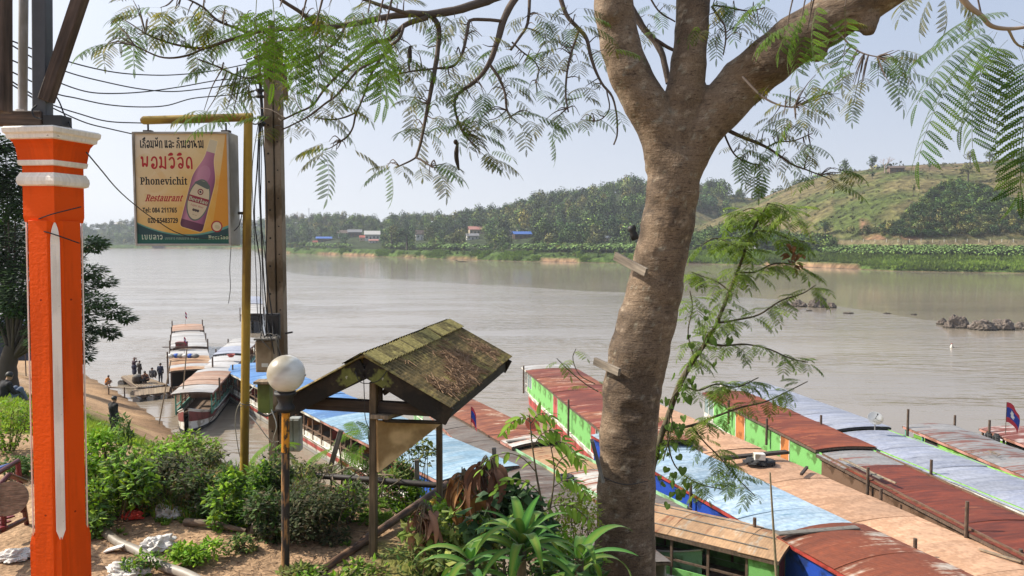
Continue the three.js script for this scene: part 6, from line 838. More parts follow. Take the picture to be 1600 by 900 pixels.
  for (let i = 0; i < 4; i++) mesh('chain_link', new THREE.TorusGeometry(0.014, 0.004, 6, 14).rotateY(i % 2 ? 1.5 : 0).translate(0.24, -RISE + 0.02 - i * 0.022, -0.35), M.black, t);
  mesh('cord', sweep([V(-0.06, -0.1, 0.045), V(-0.02, -0.17, 0.06), V(0.1, -0.16, 0.05), V(0.17, -0.08, 0.04)], 0.003, 5, 6), M.black, t); mesh('cord', sweep([V(0.0, -0.13, 0.05), V(0.005, -0.3, 0.05), V(0.01, -0.42, 0.05), V(0.04, -0.5, 0.05)], 0.003, 5, 6), M.black, t);
  const r = rngOf(14), tr = []; // fallen straw and pods
  for (let i = 0; i < 3600; i++) { const z = -0.12 - Lr * 0.9 * Math.pow(r(), 0.8), s = sl * (0.28 + 0.72 * Math.pow(r(), 0.6)); if (fbm(z * 3, 3, s * 4, 3) + 0.25 * (s / sl) < 0.12 + 0.2 * r()) continue; const c = V(s * Math.cos(ang), -s * Math.sin(ang), z).add(V(Math.sin(ang), Math.cos(ang), 0).multiplyScalar(0.012 + 0.02 * r())), a = r() * 6.28, dd = V(Math.cos(a) * Math.cos(ang), -Math.cos(a) * Math.sin(ang) + (r() - 0.5) * 0.3, Math.sin(a)), l = rr(r, 0.02, 0.075); tr.push(rod(c.clone().addScaledVector(dd, -l), c.clone().addScaledVector(dd, l), 0.0026, 0.002, 4)); }
  stuffMesh('litter', new THREE.Mesh(paintVerts(join(tr), (x, y, z) => { const k = 0.7 + 0.8 * Math.abs(n3(x * 40, y * 40, z * 40)); return [0.30 * k, 0.185 * k, 0.105 * k]; }), mat([1, 1, 1], 0.9, { vertexColors: true })), 'dry straw and stalks lying on the shelter roof', t);
}
/* ---------- handrails, fence, hose, log, cart, litter ---------- */
{
  const pipeM = mat([1, 1, 1], 0.55, { map: tex(256, (u, v) => mix3(S(120, 92, 70), S(66, 48, 38), smooth(0.4, 0.62, 0.5 * mottle(u, v) + 0.5 * streakB(u, v))), 0.4), bumpMap: T.grainB, bumpScale: 0.002 }), dk = mat([0.06, 0.048, 0.042], 0.5, { map: T.grain });
  const hr = thing('handrail', 'brown pipe handrail sloping up from the path to the stair head', 'handrail', at(575, 830, 5.6)), o = hr.position, rel = (x, y, d) => at(x, y, d).sub(o);
  mesh('rail', rod(rel(455, 925, 4.75), rel(697, 757, 6.5), 0.030, 0.030, 14), pipeM, hr); mesh('rail_end', new THREE.SphereGeometry(0.031, 12, 8).translate(...rel(697, 757, 6.5).toArray()), pipeM, hr); mesh('coupling', rod(rel(568, 846, 5.45), rel(584, 835, 5.56), 0.036, 0.036, 14), pipeM, hr); mesh('post', bar(rel(586, 985, 5.6), rel(590, 838, 5.62), 0.06, 0.05), wood([0.24, 0.16, 0.07]), hr); mesh('post', bar(rel(696, 850, 6.5), rel(695, 762, 6.5), 0.05, 0.05), wood([0.16, 0.11, 0.07]), hr);
  const h2 = thing('handrail', 'lower bent pipe rail with yellow and green painted end', 'handrail', at(640, 850, 6.2)), r2 = (x, y, d) => at(x, y, d).sub(h2.position); mesh('rail', rod(r2(560, 915, 5.6), r2(664, 800, 6.5), 0.034, 0.034, 14), pipeM, h2); mesh('painted_sleeve', rod(r2(661, 803, 6.48), r2(672, 792, 6.55), 0.042, 0.042, 14), paint([0.03, 0.10, 0.06]), h2); mesh('painted_end', rod(r2(672, 792, 6.55), r2(688, 775, 6.65), 0.042, 0.042, 14), paint([0.45, 0.30, 0.03]), h2); mesh('post', bar(r2(610, 930, 6), r2(611, 860, 6), 0.05, 0.05), wood([0.2, 0.15, 0.09]), h2);
  const f = thing('fence_rail', 'long dark horizontal pipe rail of the yard fence', 'rail', at(395, 740, 7.0)), r3 = (x, y, d) => at(x, y, d).sub(f.position); mesh('rail', sweep([r3(288, 718, 7.6), r3(380, 735, 7.1), r3(520, 745, 6.8), r3(690, 759, 6.55)], 0.027, 12, 3), dk, f); for (const [x, d, b] of [[396, 7.05, 800], [330, 7.3, 790]]) mesh('post', bar(r3(x, b, d), r3(x, x < 350 ? 727 : 738, d), 0.05, 0.05), M.darkWood, f);
  for (const [l, x0, y0, x1, y1, d, w] of [['grey stake leaning in the vines behind the dark rail', 512, 745, 533, 672, 7.4, 0.045], ['pale upright stake among the vines left of the tan dead leaves', 653, 790, 651, 718, 6.9, 0.04], ['pale stick standing above the brown dead leaves', 773, 735, 772, 700, 5.4, 0.03]]) meta(mesh('stake', bar(at(x0, y0, d), at(x1, y1, d), w, w), M.greyWood), l, 'stake');
  const hs = (pts) => pts.map(([x, y, d]) => at(x, y, d)); const G = (px, py, up = 0.03) => { const p = groundPx(px, py); p.y += up; return p; };
  meta(mesh('pipe', sweep([at(143, 690, 7.4), at(144, 730, 7.2), at(139, 765, 6.9), at(143, 800, 6.55), G(160, 834), G(185, 854), G(215, 868), G(250, 886), G(290, 905), G(330, 925)], 0.032, 12, 5), paint([0.34, 0.30, 0.26], 0.5)), 'thick pale hose snaking from the bushes down across the soil', 'hose');
  const lg = thing('log', 'dry log lying on the soil in front of the dark vines', 'log', G(445, 842, 0.05)); const lo = lg.position; mesh('bark', sweep([G(396, 838, 0.05).sub(lo), G(445, 842, 0.055).sub(lo), G(505, 846, 0.05).sub(lo)], [0.045, 0.05, 0.035], 12, 6, 0.25), wood([0.24, 0.17, 0.12]), lg); mesh('cut_end', rod(G(395, 838, 0.05).sub(lo), G(397, 838, 0.05).sub(lo), 0.043, 0.043, 12), M.paleWood, lg);
  meta(mesh('stick', sweep([G(290, 824, 0.03), G(330, 830, 0.05), G(385, 838, 0.03)], [0.03, 0.024, 0.016], 9, 5, 0.3), wood([0.26, 0.18, 0.12])), 'thick stick lying on the soil left of the log', 'stick');
  const crumple = (name, label, cat, px, py, w, h, dp, m, seed, f = 1.5) => { const g = new THREE.IcosahedronGeometry(1, 18), q = g.attributes.position; for (let i = 0; i < q.count; i++) { const x = q.getX(i), y = q.getY(i), z = q.getZ(i), a = 1 + 0.7 * fbm(x * f + seed, y * f, z * f, 3) - 0.5 * Math.abs(n3(x * f * 1.7, y * f * 1.7 + seed, z * f * 1.7)); q.setXYZ(i, x * a * w / 2, Math.max(-0.01, y * a * h), z * a * dp / 2); } g.computeVertexNormals(); const o2 = mesh(name, g, m); o2.position.copy(G(px, py, 0.02)); return meta(o2, label, cat); };
  const bag = new THREE.MeshPhysicalMaterial({ color: new THREE.Color().setRGB(0.66, 0.64, 0.6), roughness: 0.45, transmission: 0.25, thickness: 0, side: THREE.DoubleSide }), cr = mat([0.55, 0.05, 0.03], 0.5, { side: THREE.DoubleSide });
  crumple('plastic_bag', 'crumpled clear plastic bag beside the hose', 'plastic bag', 246, 858, 0.24, 0.07, 0.2, bag, 1); crumple('plastic_bag', 'white plastic bag torn open near the orange pillar foot', 'plastic bag', 200, 897, 0.30, 0.07, 0.2, bag, 2); crumple('plastic_bag', 'small white plastic scrap under the red sheet', 'plastic bag', 264, 812, 0.22, 0.08, 0.14, bag, 3); crumple('plastic_sheet', 'torn red plastic sheet lying below the vines', 'plastic sheet', 246, 806, 0.46, 0.05, 0.16, cr, 4); crumple('paper', 'folded white and red paper on top of the torn red sheet', 'paper', 266, 800, 0.2, 0.09, 0.12, M.white, 5); crumple('plastic_scrap', 'scrap of red plastic beside the bushes', 'plastic scrap', 208, 816, 0.17, 0.05, 0.1, cr, 6); crumple('plastic_bag', 'flat white plastic bag on the soil under the cart', 'plastic bag', 22, 872, 0.26, 0.05, 0.2, bag, 7);
  meta(mesh('paper', rbox(0.14, 0.012, 0.07, 0.004).rotateZ(0.3), M.white), 'white card lying beside the hose bend', 'paper').position.copy(G(180, 862, 0.03));
  { const r = rngOf(77), l = []; for (let i = 0; i < 900; i++) { const px = rr(r, 130, 600), py = rr(r, 790, 900), p = groundPx(px, py); p.y += 0.008; const d = rndDir(r); d.y *= 0.15; d.normalize(); const L = rr(r, 0.012, 0.05); l.push(rod(p.clone().addScaledVector(d, -L), p.clone().addScaledVector(d, L), rr(r, 0.0015, 0.004), 0.0012, 4)); } stuffMesh('litter', new THREE.Mesh(paintVerts(join(l), (x, y, z) => { const k = 0.6 + 1.1 * Math.abs(n3(x * 30, y * 30, z * 30)); return [0.28 * k, 0.19 * k, 0.12 * k]; }), mat([1, 1, 1], 0.9, { vertexColors: true })), 'dry twigs and stalks strewn over the yard soil'); }
  // red handcart at the edge of the frame
  const c = thing('handcart', 'dark red steel handcart with blue cushion half hidden by the orange pillar', 'cart', groundPx(12, 860)), rd = paint([0.20, 0.022, 0.03], 0.45), rc = (x, y, d) => at(x, y, d).sub(c.position);
  const cb = [[[-40, 762, 5.0], [28, 720, 5.6]], [[28, 720, 5.6], [36, 800, 5.6]], [[-40, 800, 4.9], [14, 742, 5.3]], [[5, 755, 5.2], [6, 830, 5.2]], [[-40, 850, 4.9], [38, 812, 5.6]], [[14, 742, 5.3], [40, 752, 5.7]], [[28, 735, 5.6], [42, 820, 5.9]]]; for (const [a, b] of cb) mesh('frame_tube', rod(rc(...a), rc(...b), 0.018, 0.018, 10), rd, c);
  for (let i = 0; i < 6; i++) mesh('slat', bar(rc(-40 + i * 4, 838 - i * 8, 4.95 + i * 0.12), rc(8 + i * 6, 822 - i * 8, 5.2 + i * 0.12), 0.045, 0.012), rd, c);
  const dg = new THREE.CylinderGeometry(0.115, 0.115, 0.05, 28); dg.rotateX(1.3); dg.rotateY(0.5); mesh('wooden_disc', dg.translate(...rc(14, 779, 5.15).toArray()), M.paleWood, c); mesh('cushion', rbox(0.2, 0.04, 0.18, 0.02).rotateZ(0.3).translate(...rc(-14, 738, 5.4).toArray()), paint([0.03, 0.06, 0.22], 0.7), c);
  // dark blue tarpaulin stall on the beach
  const s = at(14, 546, 58), sg = groundFine(s.x, s.z), tb = thing('tarpaulin_shelter', 'dark blue tarpaulin shelter at the top of the beach', 'shelter', [s.x, sg, s.z]); const hgt = Math.max(2, at(14, 500, 58).y - sg); const tg = new THREE.PlaneGeometry(4.6, 3.2, 14, 10); tg.rotateX(-Math.PI / 2); { const q = tg.attributes.position; for (let i = 0; i < q.count; i++) q.setY(i, hgt - 0.12 * q.getX(i) ** 2 * 0.5 + 0.12 * n3(q.getX(i), 1, q.getZ(i))); tg.computeVertexNormals(); } mesh('tarpaulin', tg, mat([0.02, 0.035, 0.09], 0.7, { side: THREE.DoubleSide }), tb); mesh('side_sheet', box(4.2, hgt * 0.75, 0.03, 0, hgt * 0.55, -1.4), mat([0.02, 0.03, 0.07], 0.7), tb); for (const x of [-2.1, 2.1]) for (const z of [-1.4, 1.4]) mesh('pole', rod(V(x, 0, z), V(x, hgt - 0.25, z), 0.04, 0.04, 7), edge.brown, tb);
}

/* ---------- shrubs, vines and plants of the yard edge ---------- */
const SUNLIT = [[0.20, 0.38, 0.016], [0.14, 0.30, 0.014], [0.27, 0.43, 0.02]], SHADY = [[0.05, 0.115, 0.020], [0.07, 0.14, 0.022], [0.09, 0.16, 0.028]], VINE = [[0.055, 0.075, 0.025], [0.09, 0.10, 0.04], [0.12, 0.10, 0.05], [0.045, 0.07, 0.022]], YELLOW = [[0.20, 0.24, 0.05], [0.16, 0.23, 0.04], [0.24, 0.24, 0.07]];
function bush(label, px, py, d, wpx, hpx, n, leaf, cols, o = {}) {  // centre of the leaf mass in pixels, leaf length in metres
  const r = rngOf(o.seed || Math.floor(px * 7 + py)); if (!o.behind) { const q = groundPx(px, py + hpx * 0.46); if (-q.z < d) d = -q.z; } const c = at(px, py, d), w = wpx / FPX * d / 2, h = hpx / FPX * d / 2, gy = groundFine(c.x, c.z), base = Math.min(gy, c.y - h), t = thing(o.name || 'shrub', label, o.cat || 'shrub', [c.x, base, c.z]), k = new Tris(), st = [];
  const nl = o.lobes || 9, L = []; for (let i = 0; i < nl; i++) { const a = rndDir(r); L.push([V(a.x * w * 0.72, c.y - base + a.y * h * 0.7, a.z * w * 0.55), rr(r, 0.34, 0.6)]); }
  for (const [p] of L) { const f = V(p.x * 0.25, 0, p.z * 0.25), m = f.clone().lerp(p, 0.55).add(V(rr(r, -0.05, 0.05), 0.04, rr(r, -0.05, 0.05))); st.push(sweep([f, m, p], [0.009, 0.006, 0.003], 5, 4)); }
  for (let i = 0; i < n; i++) { const [p, s] = L[Math.floor(r() * nl)], dd = rndDir(r), q = V(p.x + dd.x * w * s * Math.cbrt(r()), p.y + dd.y * h * s * 1.05 * Math.cbrt(r()), p.z + dd.z * w * s * Math.cbrt(r())); if (q.y < 0.02) q.y = 0.02 + 0.05 * r(); const dir = V(dd.x * 0.7, (o.droop ?? -0.1) + 0.5 * (r() - 0.5), dd.z * 0.7).add(rndDir(r).multiplyScalar(0.6)).normalize(), side = V().crossVectors(dir, V(0, 1, 0)).add(rndDir(r).multiplyScalar(0.35)).normalize(), l = leaf * rr(r, 0.55, 1.25); k.leaf(q, dir, side, l, l * (o.width || 0.6), 0.12, tint(cols[Math.floor(r() * cols.length)], r, 0.3)); }
  mesh('foliage', k.geo(), M.leaf, t); for (const q of st) mesh('stem', q, M.stem, t);
  return t;
}
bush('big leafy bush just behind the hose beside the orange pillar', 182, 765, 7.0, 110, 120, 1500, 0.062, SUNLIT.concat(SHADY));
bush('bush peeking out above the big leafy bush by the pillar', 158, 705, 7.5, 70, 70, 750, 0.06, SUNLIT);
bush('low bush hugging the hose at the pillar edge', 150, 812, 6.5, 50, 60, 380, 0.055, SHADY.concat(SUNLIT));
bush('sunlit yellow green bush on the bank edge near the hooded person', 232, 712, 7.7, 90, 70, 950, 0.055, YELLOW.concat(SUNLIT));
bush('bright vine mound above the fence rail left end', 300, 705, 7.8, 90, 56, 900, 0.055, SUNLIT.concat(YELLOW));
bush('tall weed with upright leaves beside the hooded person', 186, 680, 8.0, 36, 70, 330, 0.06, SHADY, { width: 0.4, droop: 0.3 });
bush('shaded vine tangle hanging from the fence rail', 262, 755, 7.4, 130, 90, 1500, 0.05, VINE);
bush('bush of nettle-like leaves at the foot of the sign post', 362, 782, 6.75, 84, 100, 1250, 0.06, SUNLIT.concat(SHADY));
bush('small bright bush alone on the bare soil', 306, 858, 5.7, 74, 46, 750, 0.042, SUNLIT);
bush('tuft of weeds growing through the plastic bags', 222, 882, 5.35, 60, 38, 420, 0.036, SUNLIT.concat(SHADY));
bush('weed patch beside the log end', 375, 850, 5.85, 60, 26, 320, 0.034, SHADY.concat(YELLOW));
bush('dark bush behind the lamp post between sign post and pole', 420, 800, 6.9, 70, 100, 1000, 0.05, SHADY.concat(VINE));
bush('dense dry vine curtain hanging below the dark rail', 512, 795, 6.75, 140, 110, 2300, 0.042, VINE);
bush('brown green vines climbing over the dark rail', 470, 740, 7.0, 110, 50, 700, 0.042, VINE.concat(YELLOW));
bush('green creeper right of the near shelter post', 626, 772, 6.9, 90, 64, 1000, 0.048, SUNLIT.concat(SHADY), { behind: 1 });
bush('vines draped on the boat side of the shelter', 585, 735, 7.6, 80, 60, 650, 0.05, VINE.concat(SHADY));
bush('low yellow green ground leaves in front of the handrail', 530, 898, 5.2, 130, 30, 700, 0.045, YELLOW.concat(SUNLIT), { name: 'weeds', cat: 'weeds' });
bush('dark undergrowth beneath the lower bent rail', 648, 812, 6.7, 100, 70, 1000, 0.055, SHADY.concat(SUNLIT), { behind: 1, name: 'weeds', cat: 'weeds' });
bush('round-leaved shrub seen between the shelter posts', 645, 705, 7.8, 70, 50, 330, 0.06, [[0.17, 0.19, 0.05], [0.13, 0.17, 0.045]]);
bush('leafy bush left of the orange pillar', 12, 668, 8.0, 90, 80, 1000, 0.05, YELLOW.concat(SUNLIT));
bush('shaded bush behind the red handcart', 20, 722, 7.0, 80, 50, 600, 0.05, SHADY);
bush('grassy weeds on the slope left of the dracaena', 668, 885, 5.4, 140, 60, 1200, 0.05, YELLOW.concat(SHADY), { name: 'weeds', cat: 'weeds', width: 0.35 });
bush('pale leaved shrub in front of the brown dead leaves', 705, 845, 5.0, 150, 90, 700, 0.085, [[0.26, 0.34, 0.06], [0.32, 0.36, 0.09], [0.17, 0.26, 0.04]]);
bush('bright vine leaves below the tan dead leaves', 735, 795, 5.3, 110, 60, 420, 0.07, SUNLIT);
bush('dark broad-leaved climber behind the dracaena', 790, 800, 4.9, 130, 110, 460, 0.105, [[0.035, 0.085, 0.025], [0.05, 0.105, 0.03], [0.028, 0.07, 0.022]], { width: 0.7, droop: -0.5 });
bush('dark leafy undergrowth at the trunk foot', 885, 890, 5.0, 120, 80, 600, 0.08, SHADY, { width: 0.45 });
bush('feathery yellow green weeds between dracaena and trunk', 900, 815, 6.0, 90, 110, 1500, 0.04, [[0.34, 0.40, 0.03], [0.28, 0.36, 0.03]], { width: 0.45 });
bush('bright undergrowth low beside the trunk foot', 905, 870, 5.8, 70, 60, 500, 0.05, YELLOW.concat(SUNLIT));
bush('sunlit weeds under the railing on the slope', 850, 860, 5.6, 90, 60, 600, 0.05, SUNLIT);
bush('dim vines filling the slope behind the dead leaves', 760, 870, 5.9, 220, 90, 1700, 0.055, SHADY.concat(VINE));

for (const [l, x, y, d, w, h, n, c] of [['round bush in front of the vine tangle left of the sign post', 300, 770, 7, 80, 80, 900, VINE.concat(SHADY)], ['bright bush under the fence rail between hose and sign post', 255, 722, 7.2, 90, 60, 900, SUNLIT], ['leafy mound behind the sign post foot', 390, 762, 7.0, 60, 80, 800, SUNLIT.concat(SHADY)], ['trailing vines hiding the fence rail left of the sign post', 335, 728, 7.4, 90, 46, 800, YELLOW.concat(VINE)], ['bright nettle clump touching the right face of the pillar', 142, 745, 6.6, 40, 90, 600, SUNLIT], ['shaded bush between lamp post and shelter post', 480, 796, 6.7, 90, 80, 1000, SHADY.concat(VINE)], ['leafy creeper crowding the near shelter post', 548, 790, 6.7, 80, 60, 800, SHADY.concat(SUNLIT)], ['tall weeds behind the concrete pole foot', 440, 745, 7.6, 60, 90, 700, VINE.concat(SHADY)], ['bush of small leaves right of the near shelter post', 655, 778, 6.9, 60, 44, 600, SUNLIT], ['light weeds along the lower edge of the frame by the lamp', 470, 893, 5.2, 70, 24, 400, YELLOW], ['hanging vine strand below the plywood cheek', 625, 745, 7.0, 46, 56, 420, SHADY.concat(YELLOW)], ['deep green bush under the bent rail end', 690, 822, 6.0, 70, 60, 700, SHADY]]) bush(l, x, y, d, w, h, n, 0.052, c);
{ // small leaves and sprouts over the soil
  const k = new Tris(), r = rngOf(31); for (let i = 0; i < 9; i++) { const a = i * 2.4, d = V(Math.cos(a) * 0.8, 0.7, Math.sin(a) * 0.8).normalize(); k.leaf(V(0, 0, 0), d, perp(d, r), rr(r, 0.03, 0.06), 0.024, 0.2, tint([0.12, 0.22, 0.03], r, 0.3)); } const g = k.geo(), L = [];
  for (let i = 0; i < 2600; i++) { const px = rr(r, 125, 640), py = rr(r, 770, 905), p = groundPx(px, py); if (fbm(p.x * 1.3, 2, p.z * 1.3, 3) + smooth(830, 790, py) * 0.3 < 0.1 + 0.1 * r()) continue; const s = rr(r, 0.4, 1.1); L.push([p, s, s, r() * 6]); }
  instanced('ground_cover', 'small weeds sprouting over the yard soil', g, M.leaf, L, () => { const b = rr(r, 0.7, 1.3); return [b * 1.05, b, b * 0.9]; });
}
// curved leaf as a strip; pts in a plane: along dir, arching down
function strap(L, W, rise, drop, n = 8, waist = 0.35, fold = 0.25, colA = [0.03, 0.14, 0.02], colB = [0.15, 0.32, 0.04], twist = 0) {
  const P = [], C = [], I = []; let x = 0, y = 0, e = rise; for (let i = 0; i <= n; i++) { const t = i / n, w = W * Math.max(0.02, Math.pow(Math.sin(Math.PI * clamp(0.06 + 0.94 * Math.pow(t, waist + 0.25), 0, 1)), 0.7)), a = twist * t; for (const s of [-1, 0, 1]) { const lx = s * w / 2 * Math.cos(a), ly = (Math.abs(s) * fold * w / 2) + s * w / 2 * Math.sin(a); P.push(lx, y + ly * Math.cos(e), x - ly * Math.sin(e)); C.push(...(s === 0 ? colB : colA)); } x += L / n * Math.cos(e); y += L / n * Math.sin(e); e -= drop / n; }
  for (let i = 0; i < n; i++) for (let j = 0; j < 2; j++) { const a = i * 3 + j, b = a + 3; I.push(a, a + 1, b, a + 1, b + 1, b); } const g = new THREE.BufferGeometry(); g.setAttribute('position', new THREE.Float32BufferAttribute(P, 3)); g.setAttribute('color', new THREE.Float32BufferAttribute(C, 3)); g.setIndex(I); g.computeVertexNormals(); return g;
}
function rosette(label, p, n, L, W, seed, elev = [0.3, 1.35], cat = 'plant', name = 'plant', scaleZ = 1) {
  const t = thing(name, label, cat, p), r = rngOf(seed), kinds = [0, 1, 2, 3].map((i) => strap(L * (0.8 + 0.12 * i), W, 0, 1.1 + 0.35 * i, 10, 0.4, 0.25, [0.025 + 0.012 * i, 0.12 + 0.025 * i, 0.018], [0.085 + 0.03 * i, 0.24, 0.03]));
  for (let i = 0; i < n; i++) { const m = mesh('leaf', kinds[Math.floor(r() * 4)], M.leaf, t); m.rotation.order = 'YXZ'; m.rotation.y = i * 2.4 + rr(r, -0.3, 0.3); m.rotation.x = -lerp(elev[1], elev[0], Math.pow((i + 0.5) / n, 0.8)); m.scale.setScalar(rr(r, 0.75, 1.1)); m.position.y = 0.12 * (1 - i / n) * scaleZ; }
  mesh('stem', rod(V(0, -0.8, 0), V(0, 0.12, 0), 0.03, 0.025, 8), M.stem, t); return t;
}
rosette('dracaena with long striped strap leaves by the stair rail', at(815, 882, 4.0), 28, 0.40, 0.058, 3, [0.5, 1.42]);
rosette('second smaller strap leaved plant against the trunk foot', at(905, 905, 4.3), 12, 0.48, 0.075, 5, [0.15, 1.2]);
rosette('low strap leaved plant between dracaena and dead leaves', at(735, 905, 4.4), 14, 0.40, 0.07, 8, [0.2, 1.1]);
{ // grass on the upper beach
  const k = new Tris(), r = rngOf(43); for (let i = 0; i < 16; i++) { const a = r() * 6.28, p = V(Math.cos(a) * 0.25 * r(), 0, Math.sin(a) * 0.25 * r()), d = V(Math.cos(a) * 0.5, 1, Math.sin(a) * 0.5).normalize(); k.leaf(p, d, perp(d, r), rr(r, 0.12, 0.3), 0.05, 0.2, tint([0.24, 0.36, 0.03], r, 0.25)); }
  const L = []; for (let i = 0; i < 5200; i++) { const px = rr(r, -120, 300), d = rr(r, 9, 50), x = (px - 800) / FPX * d; if (fbm(x * 0.13, 4, -d * 0.13, 4) + 0.5 * smooth(52, 30, d) - 0.3 * smooth(3.8, 2.0, groundH(x, -d)) < 0.12 + 0.2 * r()) continue; const s = rr(r, 0.3, 0.75); L.push([V(x, groundFine(x, -d), -d), s, s, r() * 6]); }
  instanced('grass', 'short bright grass on the upper beach around the hooded person', k.geo(), M.leaf, L, () => { const b = rr(r, 0.7, 1.3); return [b * 1.05, b, b * 0.9]; });
}
{ // grass blades along the yard edge and among the shrubs
  const k = new Tris(), r = rngOf(41); for (let i = 0; i < 26; i++) { const a = r() * 6.28, o = V(Math.cos(a) * 0.05 * r(), 0, Math.sin(a) * 0.05 * r()), L = rr(r, 0.12, 0.30), out = V(Math.cos(a), 0, Math.sin(a)), col = tint(i % 5 ? [0.17, 0.30, 0.03] : [0.34, 0.28, 0.12], r, 0.25), side = V(-out.z, 0, out.x), m = o.clone().addScaledVector(out, L * 0.22).add(V(0, L * 0.62, 0)), e = o.clone().addScaledVector(out, L * 0.6).add(V(0, L * 0.85, 0)), w = 0.006; k.tri(o.clone().addScaledVector(side, w), o.clone().addScaledVector(side, -w), m.clone().addScaledVector(side, w), col); k.tri(o.clone().addScaledVector(side, -w), m.clone().addScaledVector(side, -w), m.clone().addScaledVector(side, w), col); k.tri(m.clone().addScaledVector(side, w), m.clone().addScaledVector(side, -w), e, col); }
  const g = k.geo(), L = []; for (let i = 0; i < 620; i++) { const px = rr(r, 120, 480), py = rr(r, 735, 815), p = groundPx(px, py); if (p.z < -12 || fbm(p.x * 0.9, 7, p.z * 0.9, 3) + smooth(840, 770, py) * 0.35 + smooth(520, 640, px) * 0.3 < 0.12 + 0.15 * r()) continue; const s = rr(r, 0.4, 0.85); L.push([p, s, s, r() * 6]); }
  instanced('grass', 'loose grass blades and dry stalks along the yard edge', g, M.leaf, L, () => { const b = rr(r, 0.7, 1.3); return [b * 1.05, b, b * 0.9]; });
  const vs = thing('vine', 'bare brown vine stems looping over the dark fence rail', 'vine', at(330, 735, 7.0)), o = vs.position.clone(); for (let i = 0; i < 26; i++) { const x = rr(r, 260, 610), y = rr(r, 728, 752), d = 6.9 - 0.3 * r(), P = [at(x, y, d)]; let cx = x, cy = y; for (let q = 0; q < 4; q++) { cx += rr(r, -34, 34); cy += rr(r, -14, 26); P.push(at(cx, cy, d - 0.12 * r())); } mesh('stem', sweep(P.map((p) => p.sub(o)), rr(r, 0.003, 0.006), 5, 5), i % 3 ? M.stem : M.paleWood, vs); }
}
// hanging dead leaves
function deadBunch(label, px, py, d, wpx, hpx, n, cols, seed, L = 0.24, W = 0.05) {
  const c = at(px, py - hpx / 2, d), t = thing('dead_branch', label, 'dead branch', c), r = rngOf(seed), ks = cols.map((q) => strap(L, W, 0.1, 1.9, 9, 0.4, 0.3, q, q.map((v) => v * 1.3), 0.5));
  const w = wpx / FPX * d / 2, h = hpx / FPX * d, tw = [];
  for (let i = 0; i < n; i++) { const a = r() * 6.28, q = V(Math.cos(a) * w * 0.6 * Math.sqrt(r()), -h * 0.62 * r() * r(), Math.sin(a) * w * 0.6 * Math.sqrt(r())), m = mesh('leaf', ks[Math.floor(r() * ks.length)], M.deadLeaf, t); m.position.copy(q); m.rotation.order = 'YXZ'; m.rotation.y = a + rr(r, -0.6, 0.6); m.rotation.x = rr(r, 0.35, 1.05); m.rotation.z = rr(r, -0.5, 0.5); m.scale.set(rr(r, 0.7, 1.2), rr(r, 0.7, 1.15), rr(r, 0.7, 1.15)); if (i % 2 === 0) tw.push(sweep([V(0, 0.0, 0), q.clone().multiplyScalar(0.5).add(V(0, 0.05, 0)), q], [0.006, 0.004, 0.003], 5, 4)); }
  tw.push(sweep([V(0.02, -h * 1.3 - 0.4, -0.03), V(0.03, -h * 0.6, -0.03), V(0, 0.02, 0)], [0.014, 0.011, 0.007], 6, 5)); mesh('twig', join(tw), M.stem, t); return t;
}
M.deadLeaf = new THREE.MeshPhysicalMaterial({ vertexColors: true, roughness: 1, side: THREE.DoubleSide, transmission: 0.15, thickness: 0 });
deadBunch('dark brown bunch of dried drooping leaves above the dracaena', 765, 760, 4.9, 66, 70, 36, [[0.12, 0.055, 0.035], [0.16, 0.075, 0.045], [0.09, 0.045, 0.03]], 1);
deadBunch('tan orange bunch of dried leaves beside the rail end', 722, 785, 5.05, 60, 84, 26, [[0.36, 0.18, 0.045], [0.28, 0.13, 0.04], [0.20, 0.09, 0.04]], 2, 0.3, 0.062);
deadBunch('faded brown bunch of dried leaves lower by the bent rail', 665, 850, 4.9, 80, 110, 46, [[0.24, 0.12, 0.07], [0.18, 0.095, 0.06], [0.30, 0.17, 0.10]], 3, 0.22, 0.04);
